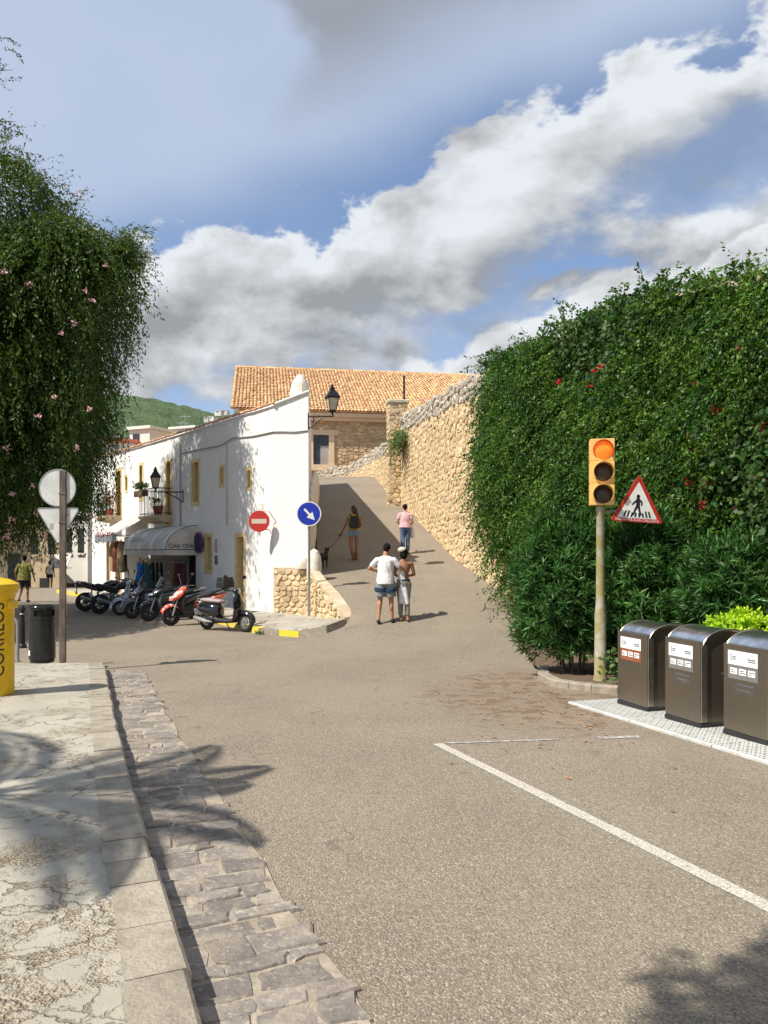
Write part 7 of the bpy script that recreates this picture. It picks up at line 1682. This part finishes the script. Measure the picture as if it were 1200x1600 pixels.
# planter soil and its stone edging
soil = [(2.55, 10.75), (3.05, 10.35), (3.6, 10.2), (4.5, 9.2), (5.3, 7.0), (7.2, 6.0), (6.2, 10.0), (5.0, 13.5), (3.5, 18.2), (2.9, 16.5), (2.5, 13.0)]
mb = MB(); mb.add([(x, y, base_z(x, y) + 0.075) for x, y in soil], [tuple(range(len(soil)))]); pb = struct(mb.build('planting_bed', MATS['bark'], None, 0))
edg = [(2.62, 12.6), (2.42, 11.6), (2.46, 10.95), (2.72, 10.55), (3.05, 10.32), (3.45, 10.22), (3.75, 10.1)]
eat, ecum = poly_frame(edg); k = 0
while k * 0.33 < ecum[-1] - 0.1:
    mb = MB(); rings = []
    for s in (k * 0.33 + 0.004, min(k * 0.33 + 0.326, ecum[-1])):
        p, d, n = eat(s); z = base_z(0, p.y); rings.append([p + n * o + Vector((0, 0, z + h)) for o, h in ((-0.10, -0.1), (-0.10, 0.085), (-0.08, 0.10), (0.06, 0.10), (0.08, 0.08), (0.08, -0.1))])
    mb.loft(rings); mb.build('edging_stone', MATS['kerb_stone'], pb, 0.4); k += 1
# plant growing out of the wall by the pillar
r_ = np.random.default_rng(12); cw = at(631, 690, 34.3); p_, d_, n_ = wat(interp([(w_[1], c_) for w_, c_ in zip(WALL, wcum)], 34.3)); cw = p_ + n_ * 0.1 + Vector((0, 0, at(631, 690, 34.3).z)); wpl = thing('wall_plant', 'green tuft growing out of the stone wall beside the pillar', 'plant', cw)
st = np.array(cw) + np.array([0, 0, 0.1]) + r_.normal(size=(150, 3)) * np.array([0.10, 0.45, 0.2]); d0 = np.array([n_.x, n_.y, 0.35]) + r_.normal(size=(150, 3)) * 0.45
v, f = strands(st, d0, r_.uniform(0.35, 0.9, 150), 12, 0.11, 0.05, r_, 0.4, 0.8, 0.03); np_mesh('foliage', v, f, MATS['plant_green'], wpl)
mb = MB(); mb.tube([cw - n_ * 0.25, cw + n_ * 0.05 + Vector((0, 0, -0.2)), cw + n_ * 0.12 + Vector((0, -0.1, -1.3))], [0.05, 0.05, 0.02], 6); mb.build('stem', MATS['bark'], wpl)
# dry leaves lying on the road by the planter
r_ = np.random.default_rng(14); n = 520; c = np.zeros((n, 3)); c[:, 0] = r_.normal(2.2, 0.75, n); c[:, 1] = r_.normal(9.9, 1.5, n); c[:, 2] = -0.03 * np.minimum(c[:, 1], 13) + 0.008
keep = np.array([not (((Vector((x, y, 0)) - Vector((2.26, 9.46, 0))).dot(RN_) > -0.02) and y < 9.6) and x < 2.4 for x, y, z in c]); c = c[keep]; n = len(c)
v, f = leaf_quads(c, r_.normal(size=(n, 3)) * np.array([1, 1, 0.05]), np.tile([0, 0, 1.0], (n, 1)) + r_.normal(size=(n, 3)) * 0.2, r_.uniform(0.03, 0.08, n), r_.uniform(0.012, 0.03, n)); o = np_mesh('leaf_litter', v, f, MATS['dry_leaf']); o['kind'] = 'stuff'; o['label'] = 'dry brown leaves scattered on the road by the planting bed'
# tufts of weeds in the gutter and at the yellow kerb
for px, py, lab in ((404, 988, 'small grass tuft at the foot of the yellow kerb'),):
    r_ = np.random.default_rng(16); g0 = Vector((-2.95, 18.18, base_z(0, 18.2) + 0.004)); c = np.tile(np.array(g0), (60, 1)) + r_.normal(size=(60, 3)) * np.array([0.05, 0.03, 0]); v, f = leaf_quads(c, r_.normal(size=(60, 3)) * 0.4 + np.array([0, 0, 1]), unit_rand(60, r_), r_.uniform(0.06, 0.16, 60), r_.uniform(0.01, 0.02, 60)); tag(np_mesh('grass_tuft', v, f, MATS['plant_green']), lab, 'grass tuft')
# --- big weeping tree on the left
tr = np.random.default_rng(31)
tree = thing('weeping_tree', 'tall weeping tree overgrown with a pink flowering creeper', 'tree', (-14.3, 23.4, -0.39))
mb = MB(); mb.tube([(-14.3, 23.4, -0.5), (-14.2, 23.3, 1.5), (-13.8, 23.5, 4.0), (-14.0, 23.3, 7.0), (-14.3, 23.4, 11.3), (-14.5, 23.4, 13.8)], [0.45, 0.36, 0.32, 0.26, 0.16, 0.06], 12)
mb.tube([(-13.8, 23.5, 3.8), (-12.1, 22.7, 6.3), (-10.3, 22.2, 9.0), (-8.6, 22.0, 10.6)], [0.2, 0.16, 0.1, 0.04], 8); mb.tube([(-14.0, 23.3, 6.6), (-12.3, 24.4, 8.2), (-10.3, 25.2, 9.3)], [0.16, 0.11, 0.04], 8); mb.tube([(-14.0, 23.3, 5.3), (-16.3, 22.6, 8.2), (-18.0, 22.2, 10.6)], [0.18, 0.12, 0.05], 8); mb.tube([(-14.2, 23.3, 8.9), (-13.1, 23.1, 11.0), (-12.1, 23.3, 12.4)], [0.12, 0.09, 0.03], 8)
for px, py in ((-6, 60), (-4, 110), (0, 190)):
    e = at(px, py, 22.5); mb.tube([(-14.3, 23.3, 12.5), ((-14.3 + e.x) / 2 - 0.3, 22.9, (13.0 + e.z) / 2 + 0.4), tuple(e), (e.x + 0.5, 22.4, e.z - 0.05)], [0.06, 0.035, 0.015, 0.006], 6)
mb.build('trunk', MATS['bark'], tree)
BL = [((-14.17, 23.2, 9.49), (4.07, 2.9, 4.19)), ((-11.58, 22.5, 8.5), (3.2, 2.4, 2.84)), ((-9.36, 22.3, 9.85), (1.85, 1.7, 1.23)), ((-15.52, 22.91, 12.45), (3.2, 2.6, 2.46)), ((-12.08, 22.3, 5.3), (2.96, 2.5, 2.71)), ((-15.03, 23.0, 4.8), (3.7, 3.0, 3.2)), ((-17.99, 22.67, 8.26), (3.2, 3.2, 4.43)), ((-10.3, 22.9, 6.53), (1.75, 1.7, 2.22)), ((-11.99, 22.9, 11.6), (2.0, 1.8, 1.9))]
P = []; U = []
for (c, rd), k in zip(BL, (1150, 1250, 850, 600, 1000, 850, 420, 850, 1100)):
    u = unit_rand(k, tr); q = tr.uniform(0.70, 1.02, k)[:, None]; P.append(np.array(c) + u * np.array(rd) * q); U.append(u)
P = np.concatenate(P); U = np.concatenate(U)
inner = np.zeros(len(P), bool)
for c, rd in BL: inner |= (((P - np.array(c)) / np.array(rd)) ** 2).sum(1) < 0.42
P, U = P[~inner], U[~inner]
dirs = U * np.array([0.75, 0.75, 0.35]) + np.array([0, 0, -0.25])
vv = [strands(P, dirs, tr.uniform(0.5, 1.25, len(P)), 22, 0.135, 0.050, tr, 0.25, 0.75, 0.03, 0.8)]
# trailing curtains along the lower edge and the street side
Q = []; 
for _ in range(2100):
    a = rnd.uniform(-17.8, -8.3); zt = interp([(-17.8, 3.2), (-13.5, 2.9), (-9.7, 3.1), (-9.0, 3.7), (-8.3, 5.6)], a); Q.append((a + rnd.gauss(0, 0.28), 22.7 + rnd.uniform(-2.4, 2.2), zt + rnd.uniform(-0.6, 1.5)))
for _ in range(900):
    z = rnd.uniform(3.2, 9.6); e = interp([(3.2, -8.9), (5, -8.5), (7, -8.2), (9.6, -7.4)], z); Q.append((e - abs(rnd.gauss(0, 0.8)), 22.4 + rnd.uniform(-1.4, 1.6), z))
Q = np.array(Q); vv.append(strands(Q, tr.normal(size=(len(Q), 3)) * 0.18 + np.array([0.05, 0, -1]), tr.uniform(0.6, 1.5, len(Q)), 22, 0.11, 0.032, tr, 0.2, 0.2, 0.03, 0.7))
# wispy shoots on top
Q = []
for px, py in [(rnd.uniform(-10, 225), 0) for _ in range(230)]:
    top_v = interp([(-10, 190), (40, 235), (90, 300), (150, 360), (215, 385), (230, 410)], px); Q.append(tuple(at(px, top_v + rnd.uniform(8, 50), rnd.uniform(21.8, 23.6))))
Q = np.array(Q); vv.append(strands(Q, tr.normal(size=(len(Q), 3)) * 0.5 + np.array([0.35, -0.1, 0.8]), tr.uniform(0.3, 1.0, len(Q)), 16, 0.11, 0.035, tr, 0.6, 0.5, 0.02, 0.8))
Q = np.array([tuple(at(px, py, 22.5)) for px, py in ((-6, 60), (2, 75), (-4, 110), (0, 190), (8, 200), (100, 300), (118, 318), (205, 360), (-8, 130), (20, 215))]); vv.append(strands(Q, np.tile([0.8, 0, 0.25], (len(Q), 1)) + tr.normal(size=(len(Q), 3)) * 0.3, tr.uniform(0.5, 0.9, len(Q)), 26, 0.10, 0.035, tr, 0.3, 0.5, 0.02, 0.8))
Q = []
for px, py in ((-6, 60), (-4, 110), (0, 190)):
    e = at(px, py, 22.5)
    for _ in range(22): u = rnd.uniform(0.15, 1.0); Q.append((-14.3 + (e.x + 14.3) * u, 23.3 - 0.8 * u, 12.6 + (e.z - 12.6) * u + 0.5 * math.sin(math.pi * u) * 0.6))
Q = np.array(Q); vv.append(strands(Q, tr.normal(size=(len(Q), 3)) * 0.6 + np.array([0.3, 0, 0.1]), tr.uniform(0.3, 0.7, len(Q)), 16, 0.10, 0.035, tr, 0.3, 0.6, 0.02, 0.8))
# dense stiff tip that sticks out towards the lane
Q = np.array([tuple(at(rnd.gauss(190, 16), rnd.gauss(395, 16), rnd.uniform(22.0, 23.3))) for _ in range(300)]); vv.append(strands(Q, np.tile([0.9, -0.1, 0.25], (len(Q), 1)) + tr.normal(size=(len(Q), 3)) * 0.35, tr.uniform(0.3, 0.6, len(Q)), 22, 0.085, 0.022, tr, 0.2, 0.25, 0.02, 0.8))
np_mesh('crown', *joinvf(vv), MATS['tree_leaf'], tree)
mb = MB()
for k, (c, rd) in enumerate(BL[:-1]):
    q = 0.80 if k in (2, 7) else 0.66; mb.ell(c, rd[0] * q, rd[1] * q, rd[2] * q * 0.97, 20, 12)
mb.build('shade_core', MATS['foliage_shade'], tree)  # added dark cores, sized to thicken the tree's shadow on the white house
fl = []
for px, py in ((50, 760), (20, 772), (55, 803), (10, 838), (72, 838), (18, 812), (165, 415), (135, 455), (47, 443), (115, 505), (145, 470), (124, 303), (85, 620), (140, 640), (95, 520), (8, 700), (5, 425), (60, 650), (120, 700)): fl.append(tuple(at(px, py, 19.4 if px < 100 else 20.2)))
for q in fl:
    c = np.tile(np.array(q), (14, 1)) + tr.normal(size=(14, 3)) * 0.03; v, f = leaf_quads(c, unit_rand(14, tr), unit_rand(14, tr), tr.uniform(0.06, 0.10, 14), tr.uniform(0.04, 0.06, 14)); np_mesh('flower', v, f, MATS['pink_flower'], tree)
r_ = np.random.default_rng(43); lt = thing('street_tree', 'low spreading street tree beside the post box, its shade lying on the road', 'tree', (-12.4, 16.8, -0.39)); mb = MB(); mb.tube([(-12.4, 16.8, -0.5), (-12.3, 16.9, 2.0), (-12.0, 17.2, 4.2), (-11.9, 17.4, 5.6)], [0.24, 0.19, 0.14, 0.05], 10); mb.build('trunk', MATS['bark'], lt)
n = 16000; u = unit_rand(n, r_); P = np.array([-11.9, 17.4, 5.2]) + u * np.array([2.3, 3.6, 1.6]) * (r_.uniform(0.1, 1, n) ** 0.45)[:, None]; v, f = leaf_quads(P, unit_rand(n, r_) + np.array([0, 0, -0.4]), unit_rand(n, r_), r_.uniform(0.14, 0.24, n), r_.uniform(0.07, 0.11, n)); np_mesh('crown', v, f, MATS['tree_leaf'], lt)
# --- palm on the sidewalk and a street tree behind the viewer: their shade lies on the pavement and road in view
def palm(label, p, h, n, fl_, seed):
    r = random.Random(seed); t = thing('palm_tree', label, 'palm tree', p)
    mb = MB(); mb.tube([Vector(p) + Vector((0.12 * math.sin(k * 0.5), 0.1 * math.sin(k * 0.37), h * k / 8)) for k in range(9)], [0.24, 0.2, 0.18, 0.17, 0.17, 0.17, 0.17, 0.18, 0.2], 10); mb.build('trunk', MATS['bark'], t)
    top = Vector(p) + Vector((0.12 * math.sin(4), 0.1 * math.sin(2.96), h)); C = []; D = []; N_ = []; Ls = []; rach = MB()
    for k in range(n):
        a = 2 * math.pi * k / n + r.uniform(-0.2, 0.2); el = r.uniform(-0.1, 1.0); L_ = fl_ * r.uniform(0.8, 1.1); pts = []
        for j in range(13):
            u = j / 12; pts.append(top + Vector((math.cos(a) * L_ * u * math.cos(el * (1 - u * 0.4)), math.sin(a) * L_ * u * math.cos(el * (1 - u * 0.4)), L_ * (u * math.sin(el) - 0.75 * u * u))))
        rach.tube(pts, [0.03 - 0.002 * j for j in range(13)], 5)
        for j in range(60):
            u = 0.12 + 0.88 * j / 59; i = min(int(u * 12), 11); q = pts[i].lerp(pts[i + 1], u * 12 - i); tn = (pts[i + 1] - pts[i]).normalized(); sd_ = tn.cross(Zv).normalized()
            for sg in (-1, 1): C.append(tuple(q)); D.append(tuple(sd_ * sg + tn * 0.55 + Vector((0, 0, -0.25)))); N_.append((0, 0, 1)); Ls.append(0.42 * math.sin(math.pi * (0.12 + 0.84 * u)) + 0.06)
    rach.build('frond_stalks', MATS['plant_green'], t); v, f = leaf_quads(np.array(C), np.array(D), np.array(N_), np.array(Ls), np.full(len(C), 0.035)); np_mesh('crown', v, f, MATS['palm_leaf'], t); return t
palm('palm tree standing on the sidewalk left of the viewer', (-6.2, 2.7, base_z(0, 2.7) + SW), 5.4, 15, 2.7, 3)
r_ = np.random.default_rng(41); st_ = thing('street_tree', 'leafy street tree standing behind the viewer', 'tree', (-5.0, -1.6, 0.17)); mb = MB(); mb.tube([(-5.0, -1.6, 0.1), (-4.9, -1.5, 3.0), (-4.2, -1.1, 5.5), (-2.6, -0.85, 7.0)], [0.2, 0.16, 0.12, 0.05], 10); mb.build('trunk', MATS['bark'], st_)
n = 5200; u = unit_rand(n, r_); P = np.array([-2.6, -0.78, 7.2]) + u * np.array([1.35, 1.2, 1.0]) * (r_.uniform(0.2, 1, n) ** 0.5)[:, None]; v, f = leaf_quads(P, unit_rand(n, r_), unit_rand(n, r_), r_.uniform(0.12, 0.2, n), r_.uniform(0.07, 0.11, n)); np_mesh('crown', v, f, MATS['tree_leaf'], st_)

# ------------------------------------------------------------------ background: hills and far houses
def hill_z(x, y):
    f = 0
    for (cx, cy, h, sx, sy) in ((-470, 1250, 238, 190, 330), (-330, 1350, 205, 170, 300), (-120, 1500, 238, 220, 330), (-760, 1400, 190, 260, 350), (180, 1700, 330, 150, 300), (500, 1900, 260, 400, 400), (-1300, 1700, 220, 450, 400)):
        f = max(f, h * math.exp(-((x - cx) / sx) ** 2 * 0.5 - ((y - cy) / sy) ** 2 * 0.5)) if False else f + (h * math.exp(-((x - cx) / sx) ** 2 * 0.5 - ((y - cy) / sy) ** 2 * 0.5)) ** 3
    return f ** (1 / 3) - 12
hx = np.linspace(-1500, 900, 300); hy = np.linspace(420, 2300, 130); hr = np.random.default_rng(5)
v, f = grid(hx, hy, hill_z); v[:, 2] += hr.uniform(0, 5.0, len(v)) * (v[:, 2] > 15)
struct(np_mesh('hill', v, f, MATS['hill_green'], smooth=0))
def far_house(label, px, v_top, v_bot, Y, w_px, d, roof=None, mat='far_white', wins=(), rot=0.0, slant=0.0):
    c = at(px, v_top, Y); w = w_px / F * Y; zb = at(px, v_bot, Y).z - 2.0; t = thing('far_house', label, 'house', (c.x, Y, zb), R(rot)); M = Matrix.Translation((c.x, Y, 0)) @ Matrix.Rotation(R(rot), 4, 'Z')
    mb = MB(M); h0, h1 = c.z, c.z - slant
    mb.add([(-w / 2, 0, zb), (w / 2, 0, zb), (w / 2, d, zb), (-w / 2, d, zb), (-w / 2, 0, h0), (w / 2, 0, h1), (w / 2, d, h1), (-w / 2, d, h0)], [(0, 3, 2, 1), (4, 5, 6, 7), (0, 1, 5, 4), (1, 2, 6, 5), (2, 3, 7, 6), (3, 0, 4, 7)]); mb.build('wall', MATS[mat], t, 0)
    mb = MB(M); e = 0.25
    mb.add([(-w / 2 - e, -e, h0 + 0.002), (w / 2 + e, -e, h1 + 0.002), (w / 2 + e, d + e, h1 + 0.002), (-w / 2 - e, d + e, h0 + 0.002), (-w / 2 - e, -e, h0 + 0.24), (w / 2 + e, -e, h1 + 0.24), (w / 2 + e, d + e, h1 + 0.24), (-w / 2 - e, d + e, h0 + 0.24)], [(0, 3, 2, 1), (4, 5, 6, 7), (0, 1, 5, 4), (1, 2, 6, 5), (2, 3, 7, 6), (3, 0, 4, 7)]); mb.build('roof', MATS[roof or mat], t, 0)
    for (a, b, c0, c1) in wins:
        mb = MB(M); z0, z1 = h0 - c1 * (h0 - zb), h0 - c0 * (h0 - zb); mb.box((w * (a - 0.5), -0.05, z0), (w * (b - 0.5), 0.05, z1)); wo = mb.build('window', MATS['dark_glass'], t, 0)
        mb = MB(M); mb.box((w * (a - 0.5) - 0.08, -0.12, z0 - 0.12), (w * (b - 0.5) + 0.08, -0.052, z0)); mb.build('sill', MATS[mat], wo, 0)
    return t
far_house('white modern house with a dark corner window above the long white house', 218, 671, 700, 62, 40, 9, wins=((0.18, 0.5, 0.10, 0.34),), rot=-24)
far_house('sloping roofed white annex beside the modern house', 250, 677, 700, 66, 44, 8, rot=-26, slant=0.8)
far_house('white house with twin chimney stacks above the roof line', 286, 670, 700, 78, 44, 8, rot=-24)
for px in (284, 292): 
    c = at(px, 665, 78); mb = MB(); mb.loft([[(c.x + a * w, 78.5 + b * w, z) for a, b in ((-1, -1), (1, -1), (1, 1), (-1, 1))] for z, w in ((c.z - 2.6, 0.55), (c.z - 0.4, 0.3), (c.z, 0.22))]); tag(mb.build('chimney_stack', MATS['far_white']), 'tapering white chimney stack above the far houses', 'chimney', 'twin chimney stacks')
far_house('low house with a red roof half hidden by the weeping tree', 190, 692, 712, 55, 40, 7, roof='red_roof', rot=10, wins=((0.1, 0.3, 0.3, 0.6),))
far_house('grey flat roofed house behind the weeping tree', 165, 684, 712, 80, 46, 8, mat='far_grey', wins=((0.2, 0.35, 0.2, 0.45), (0.6, 0.75, 0.2, 0.45)))
for k, (px, v0, w, Y) in enumerate(((306, 671, 14, 140), (316, 668, 12, 150), (327, 665, 14, 160), (338, 668, 12, 150), (347, 664, 12, 165), (312, 676, 18, 120), (334, 674, 18, 125))):
    far_house('small pale house on the slope below the hill', px, v0, v0 + 14, Y, w, 6, wins=((0.3, 0.55, 0.15, 0.35),), rot=rnd.uniform(-35, -5))['group'] = 'small houses below the hill'
for k, (px, v0, w, Y) in enumerate(((322, 652, 7, 700), (330, 651, 8, 720), (340, 642, 10, 740), (350, 641, 9, 760), (335, 655, 7, 690))):
    Y = 620 + k * 14; far_house('tiny white villa on the green hillside', px, v0, v0 + 4, Y, w, 9, wins=((0.3, 0.6, 0.1, 0.3),), rot=rnd.uniform(-20, 20))['group'] = 'white villas on the hillside'
# houses closing the street at the left, in the shade beyond the crest
far_house('grey shaded town house with an awning at the bottom of the street', 118, 806, 925, 47, 54, 9, mat='far_white', wins=((0.15, 0.35, 0.12, 0.34), (0.62, 0.85, 0.12, 0.34), (0.05, 0.45, 0.62, 0.92), (0.58, 0.95, 0.6, 0.95)), rot=-28)
far_house('ochre house at the bottom of the street beside the trunk', 70, 800, 925, 58, 50, 9, mat='cream', wins=((0.1, 0.3, 0.2, 0.4), (0.6, 0.8, 0.2, 0.4), (0.35, 0.6, 0.62, 0.95)), rot=12)
far_house('rough stone house on the left of the street behind the creeper', 8, 820, 940, 40, 74, 9, mat='mortar', wins=((0.55, 0.8, 0.25, 0.5),), rot=30)
t = thing('awning', 'pale sloping awning on the grey house at the bottom of the street', 'awning', at(100, 878, 46)); c0 = at(84, 866, 46.3); c1 = at(112, 866, 45.4); mb = MB(); mb.loft([[c, c + Vector((0.1, -0.6, -0.35)), c + Vector((0.2, -1.2, -0.75)), c + Vector((0.2, -1.2, -0.80)), c + Vector((0, 0, -0.06))] for c in (c0, c1)]); mb.build('canvas', MATS['canvas'], t, 0.3)
for c in (c0, c1): mb = MB(); mb.tube([c + Vector((0, 0, -0.8)), c + Vector((0.2, -1.18, -0.79))], 0.025, 5); mb.build('arm', MATS['galvanised'], t)
# television aerials on the far roofs
for px, v0, v1, Y in ((289, 648, 668, 80), (284, 658, 672, 80)):
    a, b = at(px, v0, Y), at(px, v1 + 14, Y); t = thing('roof_aerial', 'thin television aerial on a far roof', 'aerial', b, group='roof aerials'); mb = MB(); mb.tube([b, a], 0.04, 5); mb.build('mast', MATS['galvanised'], t); mb = MB()
    for k in range(5): mb.tube([a + Vector((-0.5 + 0.25 * k, -0.3, -0.2)), a + Vector((-0.5 + 0.25 * k, 0.3, -0.2))], 0.02, 4)
    mb.tube([a + Vector((-0.6, 0, -0.2)), a + Vector((0.6, 0, -0.2))], 0.025, 4); mb.build('arms', MATS['galvanised'], t)
